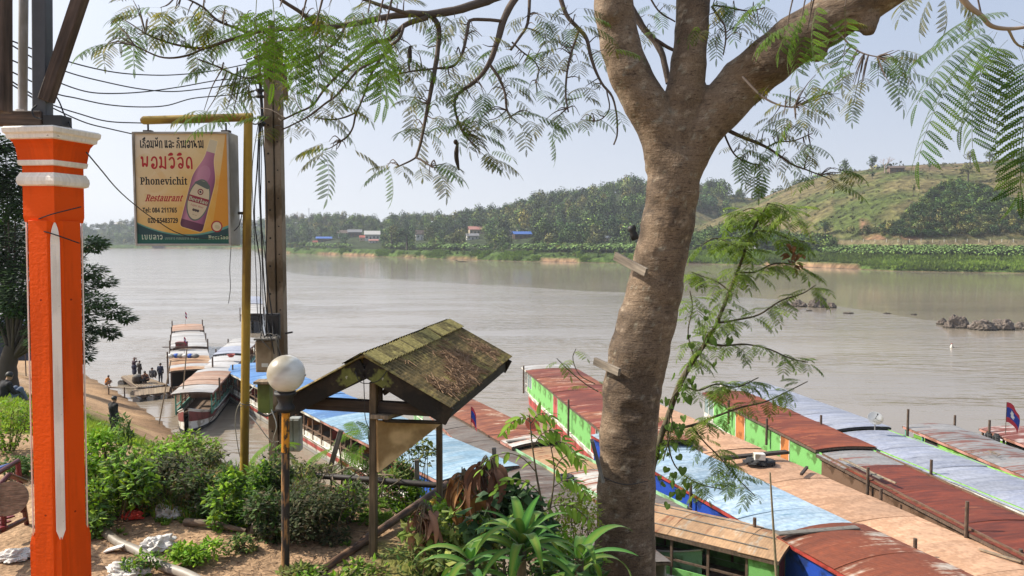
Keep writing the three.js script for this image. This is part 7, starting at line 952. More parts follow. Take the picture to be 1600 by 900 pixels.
// sapling with pinnate leaves
{
  const D = 4.8, foot = at(852, 870, D), t = thing('sapling', 'slender sapling with paired pointed leaves rising above the dracaena', 'sapling', foot), rel = (x, y, d = D) => at(x, y, d).sub(foot);
  mesh('stem', sweep([rel(852, 870), rel(848, 800), rel(838, 740), rel(831, 690), rel(827, 648)], [0.011, 0.009, 0.007, 0.005, 0.003], 7, 6), M.stem, t); mesh('stem', sweep([rel(850, 840), rel(862, 780), rel(866, 730), rel(860, 695)], [0.008, 0.006, 0.005, 0.003], 7, 6), M.stem, t);
  const lf = strap(0.105, 0.034, 0.0, 0.5, 7, 0.45, 0.2, [0.22, 0.38, 0.03], [0.26, 0.40, 0.06]), lf2 = strap(0.085, 0.030, 0.0, 0.5, 7, 0.45, 0.2, [0.16, 0.30, 0.025], [0.2, 0.34, 0.05]); const r = rngOf(6);
  const fr = [[[838, 738], [815, 715], [790, 708], [765, 718], [752, 734]], [[842, 770], [820, 752], [795, 750], [775, 768]], [[833, 700], [845, 680], [862, 672], [880, 682]], [[829, 660], [815, 652], [800, 660], [788, 675]], [[829, 662], [840, 648], [852, 646], [864, 654]], [[866, 735], [880, 715], [898, 712], [914, 726]], [[862, 700], [872, 690], [886, 694], [895, 708]], [[866, 760], [885, 750], [904, 756], [915, 775]], [[848, 800], [870, 790], [895, 792], [920, 812]], [[848, 810], [825, 800], [800, 806], [785, 826]]];
  fr.forEach((pts, fi) => { const dz = rr(r, -0.25, 0.2), P = pts.map(([x, y], i) => rel(x, y, D + dz * i / pts.length)); mesh('leaf_stalk', sweep(P, [0.004, 0.003, 0.002], 5, 5), M.stem, t); const c = new THREE.CatmullRomCurve3(P); const nL = 6 + fi % 3; for (let i = 1; i <= nL; i++) for (const s of [-1, 1]) { const u = i / nL, p = c.getPointAt(u), tg = c.getTangentAt(u); const m = mesh('leaflet', r() < 0.5 ? lf : lf2, M.leaf, t); m.position.copy(p); const out = V().crossVectors(tg, V(0, 0, 1)).multiplyScalar(s * 0.8).addScaledVector(tg, 0.6).add(V(0, -0.55, s * 0.5)).normalize(); m.quaternion.setFromUnitVectors(V(0, 0, 1), out); m.rotateZ(rr(r, -0.6, 0.6)); m.scale.setScalar(rr(r, 0.75, 1.1) * (0.75 + 0.25 * Math.sin(u * 3.1))); } });
}
/* ---------- dark tree on the beach behind the orange pillar ---------- */
{
  const D = 36, foot0 = at(10, 600, D), gy = groundFine(foot0.x, foot0.z), t = thing('tree', 'large dark tree on the bank behind the orange pillar', 'tree', [foot0.x, gy, foot0.z]), o = V(foot0.x, gy, foot0.z), rel = (x, y, d = D) => at(x, y, d).sub(o), r = rngOf(21), k = new Tris(), lim = [];
  const clumps = [[0, 265, 40, 40], [25, 300, 40, 40], [-20, 330, 60, 60], [60, 300, 50, 50], [80, 340, 34, 34], [142, 382, 20, 10], [155, 378, 12, 6], [60, 380, 60, 50], [0, 390, 50, 50], [100, 400, 28, 22], [140, 424, 26, 10], [165, 440, 18, 8], [110, 440, 40, 26], [150, 470, 26, 12], [178, 486, 22, 9], [198, 497, 13, 5], [120, 480, 36, 26], [60, 450, 60, 50], [0, 450, 50, 50], [158, 512, 22, 8], [175, 522, 11, 6], [125, 525, 26, 22], [130, 552, 16, 14], [85, 520, 40, 40], [20, 500, 40, 24], [30, 530, 24, 20], [-30, 250, 50, 50], [8, 225, 22, 14], [22, 470, 26, 22], [-60, 400, 80, 100]];
  for (const [x, y, rx, ry] of clumps) { const dz = rr(r, -2.5, 2.5), c = rel(x, y, D + dz), a = rx / FPX * D, b = ry / FPX * D, n = Math.round(120 + a * b * 900); lim.push(sweep([rel(20, 560), rel(lerp(20, x, 0.5), lerp(520, y, 0.5), D + dz * 0.5), c], [0.12, 0.05, 0.015], 6, 5, 0.15)); for (let i = 0; i < n; i++) { const d = rndDir(r), q = Math.cbrt(r()), p = V(c.x + d.x * a * q, c.y + d.y * b * q, c.z + d.z * a * q * 0.9), dir = V(d.x + 0.6 * (r() - 0.3), -0.35 * r() + d.y * 0.3, d.z).normalize(); k.leaf(p, dir, V().crossVectors(dir, V(0, 1, 0)).add(rndDir(r).multiplyScalar(0.3)).normalize(), rr(r, 0.16, 0.34), rr(r, 0.09, 0.17), 0.15, tint([[0.020, 0.055, 0.007], [0.030, 0.075, 0.008], [0.05, 0.11, 0.010]][Math.floor(r() * 3)], r, 0.3)); } }
  mesh('crown', k.geo(), leafMat({ transmission: 0.2 }), t); mesh('trunk', sweep([V(0, -0.4, 0), V(0.1, 1.2, 0), rel(20, 540)], [0.55, 0.42, 0.32], 12, 5, 0.15), M.twig, t); mesh('limb', join(lim), M.twig, t);
}

/* ---------- the big tree ---------- */
const D0 = 6.5;
M.limb = mat([0.21, 0.15, 0.105], 0.85, { map: rep(T.grain, 0.6), bumpMap: T.grainB, bumpScale: 0.006 });
{
  const tree = thing('tree', 'tall smooth-barked tree forking into three limbs with feathery leaves', 'tree', [at(975, 900, D0).x, 8.6, -D0]), o = tree.position.clone(), K = D0 / FPX;
  const P3 = (x, y, d = D0) => at(x, y, d).sub(o);
  const chain = (list) => { const b = []; for (let i = 0; i < list.length - 1; i++) { const [x, y, r, d] = list[i], [x2, y2, r2, d2] = list[i + 1]; b.push([P3(x, y, d || D0), P3(x2, y2, d2 || D0), r * K, r2 * K]); } return b; };
  const trunk = chain([[972, 1190, 66], [974, 1010, 56], [976, 850, 47], [979, 760, 44.5], [982, 680, 44], [988, 610, 45], [998, 550, 45.5], [1012, 500, 43.5], [1023, 450, 42], [1033, 400, 40], [1043, 350, 39.5], [1050, 300, 39], [1055, 262, 39]]);
  const left = chain([[1044, 262, 32], [1030, 205, 31], [1008, 160, 32], [984, 115, 31.5], [968, 68, 29.5], [960, 20, 29], [958, -60, 30]]), mid = chain([[1056, 262, 32], [1064, 205, 30], [1070, 150, 29], [1076, 100, 26.5], [1081, 50, 25], [1087, -60, 26]]), right = chain([[1066, 262, 32], [1092, 208, 33], [1125, 168, 36], [1162, 128, 37], [1202, 95, 36, 6.3], [1242, 62, 35, 6.2], [1290, 34, 35, 6.1], [1345, 0, 34, 6.0], [1430, -52, 32, 5.8]]), stub = chain([[1340, -5, 26, 6.0], [1352, 30, 17, 5.95], [1357, 44, 11, 5.9]]), knot = chain([[1262, 66, 26, 6.15], [1276, 80, 15, 6.1]]), scar = chain([[958, 8, 26, 6.45], [954, 22, 20, 6.4]]);
  const fld = (list, k) => (x, y, z) => { let d = 9; for (const [a, b, ra, rb] of list) { const q = capsule(x, y, z, a, b, ra, rb); if (q < d + k) d = smin(d, q, k); } return d; };
  const fT = fld(trunk, 0.04), fL = fld(left, 0.03), fM = fld(mid, 0.03), fR = fld(right.concat(stub, knot), 0.03), fS = fld(scar, 0.05);
  const knots = [[985, 640, 26, 22, 0.016], [975, 505, 10, 18, 0.012], [1000, 262, 16, 10, 0.018], [990, 700, 18, 10, 0.012], [1030, 620, 16, 18, -0.012], [958, 800, 10, 22, 0.014], [1010, 165, 10, 8, -0.012]].map(([x, y, w, h, a]) => { const p = P3(x, y, D0 - 0.2); return [p, w * K, h * K, a]; });
  const f = (x, y, z) => {
    let d = smin(smin(smin(fT(x, y, z), fL(x, y, z), 0.04), fM(x, y, z), 0.025), fR(x, y, z), 0.025); if (d > 0.15 || d < -0.12) return d; d = smin(d, fS(x, y, z), 0.05);
    d -= 0.018 * fbm(x * 2.6, y * 2.2, z * 2.6, 4) + 0.0015 * n3(x * 5, y * 19, z * 5) + 0.005 * n3(x * 16, y * 16, z * 16);
    for (const [p, w, h, a] of knots) { const q = Math.hypot((x - p.x) / w, (y - p.y) / h); if (q < 1.6) d -= a * (Math.exp(-((q - 0.75) ** 2) * 9) - 0.5 * Math.exp(-q * q * 8)); }
    return d;
  };
  const lo = V(P3(905, 450).x, -2.0, -0.75), hi = V(P3(1440, 450, 5.9).x, P3(0, -40).y, 1.15);
  const g = sdfMesh(f, lo, hi, 0.027); const bmp = tex(512, (() => { const a = tfbm(61, 5, 30, 5), b = tfbm(62, 50, 50, 3); return (u, v) => 0.6 * a(u, v) + 0.4 * b(u, v); })(), 0.6, false);
  const barkMap = tex(1024, (() => { const a = tfbm(63, 14, 120, 4), b = tfbm(64, 90, 90, 3), c = tfbm(65, 16, 16, 4); return (u, v) => { const l = smooth(0.62, 0.70, 0.75 * a(u, v) + 0.25 * b(u, v)), k = smooth(0.70, 0.74, 0.6 * c(u, v) + 0.4 * b(u, v)); let q = [0.66 + 0.5 * b(u, v), 0.65 + 0.49 * b(u, v), 0.63 + 0.48 * b(u, v)]; q = mix3(q, [0.60, 0.56, 0.54], l); return mix3(q, [1, 1, 0.97], k); }; })(), 0.75);
  { const p = g.attributes.position, uv = new Float32Array(p.count * 2), all = [...trunk, ...left, ...mid, ...right, ...stub]; for (let i = 0; i < p.count; i++) { const x = p.getX(i), y = p.getY(i), z = p.getZ(i); let best = 9, k = 0; all.forEach(([a, b, ra, rb], j) => { const q = capsule(x, y, z, a, b, ra, rb); if (q < best) { best = q; k = j; } }); const [a, b] = all[k], t = clamp((y - a.y) / ((b.y - a.y) || 1e-6), 0, 1); uv[i * 2] = Math.atan2(x - lerp(a.x, b.x, t), z - lerp(a.z, b.z, t)) * 0.24; uv[i * 2 + 1] = y; } g.setAttribute('uv', new THREE.BufferAttribute(uv, 2)); }
  paintVerts(g, (x, y, z) => { const a = fbm(x * 2.2, y * 1.6, z * 2.2, 4), b = fbm(x * 9, y * 22, z * 9, 4), c = fbm(x * 20, y * 20 + 9, z * 20, 3); let q = mix3([0.245, 0.175, 0.12], [0.135, 0.094, 0.064], smooth(-0.12, 0.16, a)); q = mix3(q, [0.36, 0.285, 0.215], smooth(0.16, 0.4, b)); q = mix3(q, [0.10, 0.072, 0.052], 0.7 * smooth(0.2, 0.36, -b + 0.5 * c)); q = mix3(q, [0.34, 0.31, 0.25], smooth(0.27, 0.32, c) * 0.75); q = mix3(q, [0.07, 0.05, 0.038], smooth(0.05, 0.012, Math.abs(fbm(x * 3.1, y * 5, z * 3.1 + 4, 3))) * smooth(0.05, 0.25, fbm(x * 1.2, y * 1.2 + 8, z * 1.2, 2)) * 0.8); return q; });
  mesh('trunk', g, mat([1, 1, 1], 0.85, { vertexColors: true, map: barkMap, bumpMap: bmp, bumpScale: 0.008 }), tree);
  // wooden climbing cleats nailed to the trunk
  const cleat = (a, b, w, h) => mesh('cleat', bar(P3(...a), P3(...b), w, h), wood([0.40, 0.33, 0.26]), tree);
  cleat([961, 400, 6.46], [1010, 426, 6.2], 0.03, 0.07); cleat([929, 564, 6.46], [968, 582, 6.22], 0.03, 0.065); mesh('cleat', bar(P3(925, 688, 6.2), P3(942, 752, 6.25), 0.03, 0.07), wood([0.34, 0.32, 0.29]), tree);
  mesh('lamp_fitting', new THREE.LatheGeometry([[0, -0.05], [0.03, -0.045], [0.034, 0.0], [0.024, 0.02], [0.036, 0.04], [0.03, 0.07], [0, 0.075]].map(([a, b]) => new THREE.Vector2(a, b)), 14).rotateZ(0.3).translate(...P3(990, 366, 6.3).toArray()), M.black, tree);
  mesh('wire', sweep([P3(940, 745, 6.25), P3(975, 757, 6.2), P3(1012, 752, 6.25)], 0.004, 5, 6), M.black, tree);
  // branches: [points in pixels, depth, radii in pixels]
  const br = [
    [[[985, -30], [870, -28], [790, -10], [755, 2], [720, 14], [675, 22], [640, 22], [600, 27], [560, 36], [500, 44], [440, 46], [408, 48]], [6.3, 5.6, 5.2, 4.8], [9, 9, 8, 6, 4, 3]],
    [[[672, 22], [685, 42], [684, 80], [679, 110], [672, 150], [664, 190], [657, 225], [650, 246]], [5.5, 5.2], [4.4, 3.6, 2]], [[[650, 246], [640, 252], [618, 262]], [5.2, 5.1], [1.5, 1]], [[[650, 246], [662, 252], [676, 262]], [5.2, 5.1], [1.5, 1]],
    [[[668, 28], [635, 38], [610, 60], [580, 70], [560, 90], [530, 115], [505, 142], [488, 165], [465, 176], [440, 188]], [5.4, 4.9], [4.2, 3, 2, 1.2]],
    [[[822, -25], [805, -2], [788, 28], [778, 62], [764, 100], [746, 124], [722, 142], [712, 152], [711, 172], [718, 195], [726, 212]], [5.7, 5.3], [6, 5.5, 4, 2.4, 1.5]], [[[766, 102], [780, 122], [789, 145], [792, 172], [800, 185]], [5.5, 5.4], [2.5, 1.8]],
    [[[784, 33], [760, 31], [734, 32], [731, 45], [724, 78], [716, 96], [706, 104], [680, 107], [640, 112], [612, 118]], [5.6, 5.3], [3, 2.6, 1.8, 1]],
    [[[632, 38], [624, 60], [612, 70], [596, 90], [582, 112], [572, 140], [562, 165], [556, 178], [551, 200], [542, 214], [530, 222]], [5.3, 5.0], [2.6, 1.8, 1.2]], [[[556, 176], [540, 183], [520, 187], [490, 184]], [5.1, 5.0], [1.4, 0.9]],
    [[[610, 76], [590, 92], [560, 110], [542, 130], [525, 150], [508, 162], [485, 180], [455, 196], [440, 203]], [5.0, 4.7], [2.2, 1.6, 1]],
    [[[870, -20], [886, 24], [905, 46], [916, 60], [925, 95], [940, 130], [956, 150], [963, 176], [964, 212], [959, 226]], [5.9, 5.7], [4.2, 3.4, 2, 1.2]], [[[904, 48], [892, 85], [886, 112], [884, 150], [888, 175]], [5.8, 5.6], [2.2, 1.4]], [[[948, 142], [952, 170], [940, 186], [926, 190]], [5.7, 5.6], [1.3, 0.9]],
    [[[828, -20], [824, 38], [812, 58], [798, 78]], [5.9, 5.7], [3, 2]], [[[800, 66], [815, 80], [834, 95], [842, 110], [836, 130]], [6, 5.9], [1.6, 1]],
    [[[985, 10], [1004, 42], [1024, 66], [1034, 84], [1040, 108], [1044, 130]], [7.2, 7.0], [8, 6.5, 6]], [[[1024, 62], [1040, 72], [1060, 82]], [7.1, 7.1], [4, 3]], [[[1012, -10], [1030, 18], [1055, 34]], [7.2, 7.2], [2, 1.5]],
    [[[1118, 190], [1140, 205], [1160, 214], [1198, 230], [1216, 242], [1240, 258], [1262, 266], [1288, 276]], [6.6, 6.2], [4, 3.2, 2, 1]], [[[1128, 196], [1136, 220], [1150, 244], [1172, 255], [1190, 258]], [6.6, 6.5], [2, 1.2]], [[[1198, 230], [1216, 222], [1240, 220], [1270, 208]], [6.4, 6.2], [1.6, 0.8]],
    [[[1298, 40], [1314, 55], [1330, 72], [1350, 84], [1378, 90]], [5.7, 5.3], [2.2, 1.4, 0.8]], [[[1112, 10], [1124, 28], [1132, 40], [1134, 62], [1130, 86]], [6.4, 6.2], [2, 1.2]], [[[1114, 8], [1140, 12], [1170, 17], [1195, 12]], [6.4, 6.2], [1.8, 1]],
    [[[409, 48], [392, 52], [370, 44], [340, 32], [318, 12], [296, 0], [270, -10]], [4.8, 4.6], [2.4, 1.6, 1]], [[[402, 50], [380, 56], [350, 65], [320, 75], [280, 71], [244, 60], [222, 50]], [4.8, 4.5], [2.4, 1.8, 1]], [[[320, 75], [292, 87], [255, 90], [226, 79], [205, 68]], [4.6, 4.4], [1.6, 0.9]], [[[440, 108], [420, 116], [395, 122], [370, 118], [340, 104], [308, 92]], [4.9, 4.7], [1.6, 1]], [[[640, 22], [600, 10], [560, -4], [520, -16]], [4.9, 4.6], [3, 2]], [[[500, 44], [470, 20], [440, 0], [420, -20]], [4.6, 4.2], [3, 2]], [[[540, 38], [530, 60], [505, 82], [488, 95], [450, 104]], [4.8, 4.6], [2.2, 1.2]],
    [[[1160, 120], [1190, 150], [1220, 165], [1248, 168]], [5.9, 5.5], [2.4, 1.2]], [[[1000, -30], [960, -60], [800, -70], [600, -60]], [5, 4], [7, 5]],
  ];
  const BP = [];
  for (const [pts, dd, rad] of br) { const n = pts.length, dep = (i) => pl(dd.map((v, k) => [k / (dd.length - 1), v]), i / (n - 1)), P = pts.map(([x, y], i) => P3(x, y, dep(i))); mesh('branch', sweep(P, rad.map((q) => q * 5.4 / FPX), 7, 4, 0.25, pts[0][0]), M.bark, tree); for (let i = 0; i < n - 1; i++) for (let k = 0; k < 4; k++) { const t = k / 4; BP.push([lerp(pts[i][0], pts[i + 1][0], t), lerp(pts[i][1], pts[i + 1][1], t), dep(i + t)]); } }
  // feathery leaves
  const FR = [0, 1, 2, 3, 4].map((i) => fernLeaf(300 + i, { pairs: 4 + i, len: 0.19 + 0.035 * i, pinna: 0.085, leaflets: 10, wide: 0.85, cols: i > 2 ? [[0.10, 0.19, 0.012], [0.08, 0.16, 0.012]] : undefined }));
  const zones = [[170, 70, 26, 8, 3], [205, 42, 30, 20, 5], [215, 12, 20, 12, 2], [265, 34, 36, 24, 7], [305, 12, 36, 16, 6], [322, 50, 30, 20, 4], [360, 26, 40, 26, 9], [390, 62, 24, 24, 4], [350, 108, 32, 20, 5], [372, 145, 32, 24, 6], [340, 174, 30, 10, 3], [396, 122, 26, 20, 4], [480, 40, 60, 40, 16], [560, 62, 60, 40, 14], [600, 28, 50, 30, 12], [602, 112, 40, 24, 8], [642, 92, 26, 26, 6], [482, 78, 40, 30, 7], [452, 130, 24, 20, 4], [500, 164, 26, 14, 4], [522, 148, 24, 14, 3], [446, 190, 26, 12, 3], [524, 228, 18, 8, 5], [612, 261, 20, 8, 5], [682, 264, 18, 10, 6], [668, 198, 24, 20, 5], [652, 158, 26, 20, 5], [690, 130, 34, 24, 8], [722, 112, 26, 20, 5], [754, 244, 16, 10, 5], [742, 190, 26, 16, 5], [702, 186, 30, 18, 5], [782, 118, 40, 30, 9], [772, 170, 30, 24, 7], [820, 60, 40, 36, 8], [802, 182, 28, 18, 6], [850, 190, 18, 14, 3], [868, 38, 36, 30, 7], [882, 92, 34, 30, 8], [902, 58, 22, 22, 4], [902, 142, 24, 20, 4], [926, 176, 24, 12, 4], [846, 148, 22, 16, 3], [742, 60, 34, 30, 6], [1010, 40, 26, 24, 5], [1030, 16, 20, 14, 3], [1122, 30, 30, 26, 6], [1154, 40, 36, 24, 6], [1150, 8, 40, 10, 5], [1182, 215, 30, 18, 6], [1222, 200, 30, 24, 8], [1252, 230, 28, 18, 7], [1292, 274, 26, 14, 7], [1204, 258, 28, 18, 6], [1150, 236, 20, 14, 4], [1232, 152, 40, 26, 7], [1262, 182, 24, 20, 4], [1322, 130, 32, 22, 6], [1372, 112, 36, 26, 9], [1300, 100, 26, 22, 4], [1402, 92, 26, 14, 4], [1292, 52, 22, 16, 3], [950, 60, 14, 40, 3], [700, 30, 60, 24, 6], [860, 240, 18, 10, 0]];
  const r = rngOf(99), FV = V(0, 0, 1), leaves = [], tw = [];
  for (const [zx, zy, rx, ry, n0] of zones) for (let i = 0, n = Math.round(n0 * 1.45); i < n; i++) {
    const x = zx + rx * (r() * 2 - 1), y = zy + ry * (r() * 2 - 1); let best = 1e9, b = BP[0]; for (const q of BP) { const dd = (q[0] - x) ** 2 + (q[1] - y) ** 2; if (dd < best) { best = dd; b = q; } }
    const far = Math.sqrt(best), dep = b[2] + rr(r, -0.35, 0.35), p = P3(x, y, dep);
    if (far > 6) { const q = P3(b[0], b[1], b[2]), m = q.clone().lerp(p, 0.55); m.y += rr(r, -0.02, 0.05); tw.push(sweep([q, m, p], [0.005, 0.0035, 0.002], 4, 3)); }
    const away = V(x - b[0], 0, rr(r, -20, 20)).normalize(), a = r() * 6.28, dir = V(Math.cos(a), rr(r, -0.55, 0.05), Math.sin(a)).addScaledVector(away, 0.9).normalize();
    leaves.push([p, dir, rr(r, 0.6, 0.95), Math.floor(r() * 5)]);
  }
  // long bright fronds hanging near the lens: over the pole top and across the big limb
  for (const [x, y, d, s, dx, dy] of [[402, -10, 3.0, 1.1, -0.1, -1], [425, -12, 3.1, 1.2, 0.1, -1], [440, 5, 3.2, 1.0, 0.35, -1], [462, 0, 3.3, 1.0, 0.2, -1], [492, -10, 3.0, 1.15, 0.05, -1], [520, -5, 3.0, 1.2, -0.15, -1], [545, 0, 3.2, 0.9, 0.3, -1], [575, 20, 3.4, 1.2, 0.3, -1], [590, 40, 3.5, 1.1, 0.25, -1], [600, 55, 3.5, 0.9, 0.0, -1], [470, 40, 3.4, 0.9, -0.1, -1], [490, 60, 3.5, 0.8, -0.5, -1], [1275, -5, 4.2, 1.2, -0.7, -1], [1265, 15, 4.2, 1.0, -0.9, -0.8], [1252, 30, 4.1, 0.9, -0.9, -0.4], [1285, -10, 4.0, 1.2, -0.3, -1], [1262, 45, 4.2, 0.9, -0.5, -1], [1215, -8, 4.2, 0.9, -1, -0.4], [1320, 10, 4.3, 1.0, 0.1, -1], [1230, 40, 4.1, 0.7, -1, -0.5]]) { leaves.push([P3(x, y, d), V(dx, dy, rr(r, -0.2, 0.35)).normalize(), s, 3 + Math.floor(r() * 2)]); tw.push(sweep([P3(x, y, d), P3(x + 6, y - 30, d), P3(x + 16, y - 70, d)], [0.003, 0.004, 0.006], 4, 3)); }
  const order = leaves.map((l, i) => [l[0].clone().add(o).distanceTo(camera.position), i]).sort((a, b) => a[0] - b[0]).map((q) => q[1]), one = new Set(order.slice(0, 298)), rest = FR.map(() => []);
  const place = (m, [p, d, s]) => { const up = V(0, 1, 0), x = V().crossVectors(up, d).normalize(), y = V().crossVectors(d, x); return m.makeBasis(x, y, d).scale(V(s, s, s)).setPosition(p); };
  leaves.forEach((l, i) => { const m4 = place(new THREE.Matrix4(), l); if (one.has(i)) { const m = mesh('leaf', FR[l[3]], M.frond, tree); m4.decompose(m.position, m.quaternion, m.scale); } else rest[l[3]].push(m4); });
  rest.forEach((list, k) => { if (!list.length) return; const im = new THREE.InstancedMesh(FR[k], M.frond, list.length); list.forEach((m, i) => im.setMatrixAt(i, m)); stuffMesh('foliage', im, null, tree); });
  stuffMesh('twigs', new THREE.Mesh(join(tw), M.bark), null, tree);
  { // the crown goes on above the frame, towards the river side of the yard
    const up = FR.map(() => []), q = rngOf(123), B = [V(-1.2, 15.6, -6.2), V(-2.6, 16.3, -6.6), V(-4.4, 16.6, -6.9), V(-6.4, 16.5, -7.2)].map((p) => p.sub(o)); mesh('branch', sweep(B, [0.06, 0.05, 0.035, 0.015], 8, 5, 0.2), M.bark, tree); mesh('branch', sweep([P3(985, -30, 6.3), V(0.2, 15.3, -6.1).sub(o), B[0]], [0.06, 0.06, 0.06], 8, 5, 0.2), M.bark, tree);
    const ends = []; for (const [pts, r0, r1] of [[[[958, -8], [957, -60], [940, -180], [890, -330], [800, -450]], 27, 9], [[[1085, -8], [1088, -60], [1100, -190], [1150, -340], [1180, -480]], 24, 8], [[[1400, -34, 5.9], [1440, -58, 5.8], [1530, -130, 5.5], [1640, -240, 5.2], [1720, -330, 5.0]], 30, 10], [[[940, -180], [1010, -280], [1040, -420]], 11, 4], [[[1100, -190], [1230, -300], [1330, -430]], 10, 4]]) { const P = pts.map(([x, y, d]) => P3(x, y, d || D0)); mesh('limb', sweep(P, (t) => lerp(r0, r1, t) * K, 12, 6, 0.12, r0), M.limb, tree); ends.push(P[P.length - 1], P[P.length - 1].clone().lerp(P[P.length - 2], 0.5)); }
    for (let i = 0; i < 320; i++) { const c = ends[Math.floor(q() * ends.length)].clone().add(rndDir(q).multiplyScalar(1.3 * Math.cbrt(q()))), a = q() * 6.28; if (toPx(c.clone().add(o))[1] > -60) continue; up[i % 5].push(place(new THREE.Matrix4(), [c, V(Math.cos(a), rr(q, -0.5, 0.2), Math.sin(a)).normalize(), rr(q, 0.9, 1.3)])); }
    for (let i = 0; i < 210; i++) { const t = q(), c = B[Math.min(2, Math.floor(t * 3))].clone().lerp(B[Math.min(3, Math.floor(t * 3) + 1)], t * 3 % 1).add(V(rr(q, -0.8, 0.8), rr(q, -0.4, 0.7), rr(q, -1.6, 1.6))), a = q() * 6.28; if (toPx(c.clone().add(o))[1] > -70) continue; up[i % 5].push(place(new THREE.Matrix4(), [c, V(Math.cos(a), rr(q, -0.5, 0.1), Math.sin(a)).normalize(), rr(q, 0.8, 1.2)])); }
    up.forEach((list, k) => { const im = new THREE.InstancedMesh(FR[k], M.frond, list.length); list.forEach((m, i) => im.setMatrixAt(i, m)); stuffMesh('foliage', im, null, tree); });
  }
  for (const [x, y, l, bend] of [[715, 222, 44, 2], [641, 72, 26, 1], [712, 218, 8, 0]]) mesh('seed_pod', sweep([P3(x, y, 5.3), P3(x - bend, y + l * 0.5, 5.3), P3(x + bend, y + l, 5.3)], [0.008, 0.016, 0.015, 0.006], 9, 6), M.darkWood, tree);

  /* fronds reaching in from another branch beyond the frame */
  const fb = thing('branch', 'pale twig with very large feathery fronds at the frame edge', 'branch', at(1548, 40, 2.9)), fo = fb.position.clone(), q3 = (x, y, d = 2.9) => at(x, y, d).sub(fo);
  mesh('twig', sweep([q3(1496, -12), q3(1514, 10), q3(1533, 24), q3(1548, 40), q3(1575, 45), q3(1620, 40)], [0.012, 0.011, 0.009, 0.008, 0.006, 0.005], 8, 5, 0.2), mat([0.34, 0.25, 0.18], 0.8), fb); mesh('twig', sweep([q3(1533, 24), q3(1530, 8), q3(1526, -10)], [0.004, 0.003, 0.003], 6, 4), M.bark, fb); mesh('twig', sweep([q3(1575, 45), q3(1590, 70), q3(1620, 78)], [0.005, 0.004, 0.003], 6, 4), mat([0.30, 0.22, 0.12], 0.8), fb);
  const BIG = [0, 1, 2].map((i) => fernLeaf(340 + i, { pairs: 11 + i, len: 0.46 + 0.05 * i, pinna: 0.115, leaflets: 13, droop: 0.55, cols: [[0.04, 0.095, 0.012], [0.055, 0.125, 0.014], [0.09, 0.16, 0.018]] }));
  for (const [x, y, dx, dy, dz, s] of [[1548, 42, -1, -0.25, 0.1, 0.62], [1550, 45, -0.9, -0.55, 0.25, 0.8], [1552, 48, -0.75, -0.85, 0.1, 1.0], [1558, 50, -0.4, -1, 0.1, 1.0], [1580, 30, 0.7, -0.5, 0.2, 0.9], [1592, 72, 0.1, -1, 0.2, 1.0], [1575, 20, -0.6, -0.1, 0.2, 0.6], [1615, 80, -0.3, -1, 0.3, 1.1], [1575, 62, -0.75, -0.8, 0.3, 0.9]]) { const m = mesh('leaf', BIG[Math.floor(r() * 3)], M.frond, fb), m4 = place(new THREE.Matrix4(), [q3(x, y, 2.9 + rr(r, -0.1, 0.15)), V(dx, dy, dz).normalize(), s * 0.98]); m4.decompose(m.position, m.quaternion, m.scale); }
  const fb2 = thing('branch', 'dark feathery sprig at the top between the two trees', 'branch', at(1460, -20, 4)), f2 = fb2.position.clone(); mesh('twig', sweep([V(0, 0.25, 0), V(0, 0, 0), at(1440, 0, 4).sub(f2)], [0.006, 0.004, 0.002], 5, 4), M.bark, fb2); for (const [x, y, dx, dy] of [[1452, -14, -1, -0.3], [1462, -12, -0.3, -0.6], [1480, -8, 0.7, -0.5], [1470, -12, 0.2, -0.8], [1440, -6, -0.9, -0.5], [1500, -12, 0.3, -0.6]]) { const m = mesh('leaf', FR[2], M.frond, fb2), m4 = place(new THREE.Matrix4(), [at(x, y, 4).sub(f2), V(dx, dy, rr(r, -0.4, 0.4)).normalize(), 0.8]); m4.decompose(m.position, m.quaternion, m.scale); }

  /* feathery sapling and vine right of the trunk */
  const DS = 8.2, sf = at(1030, 690, DS), sp = thing('sapling', 'leaning sapling with fine feathery leaves right of the trunk', 'sapling', sf), s3 = (x, y, d = DS) => at(x, y, d).sub(sf);
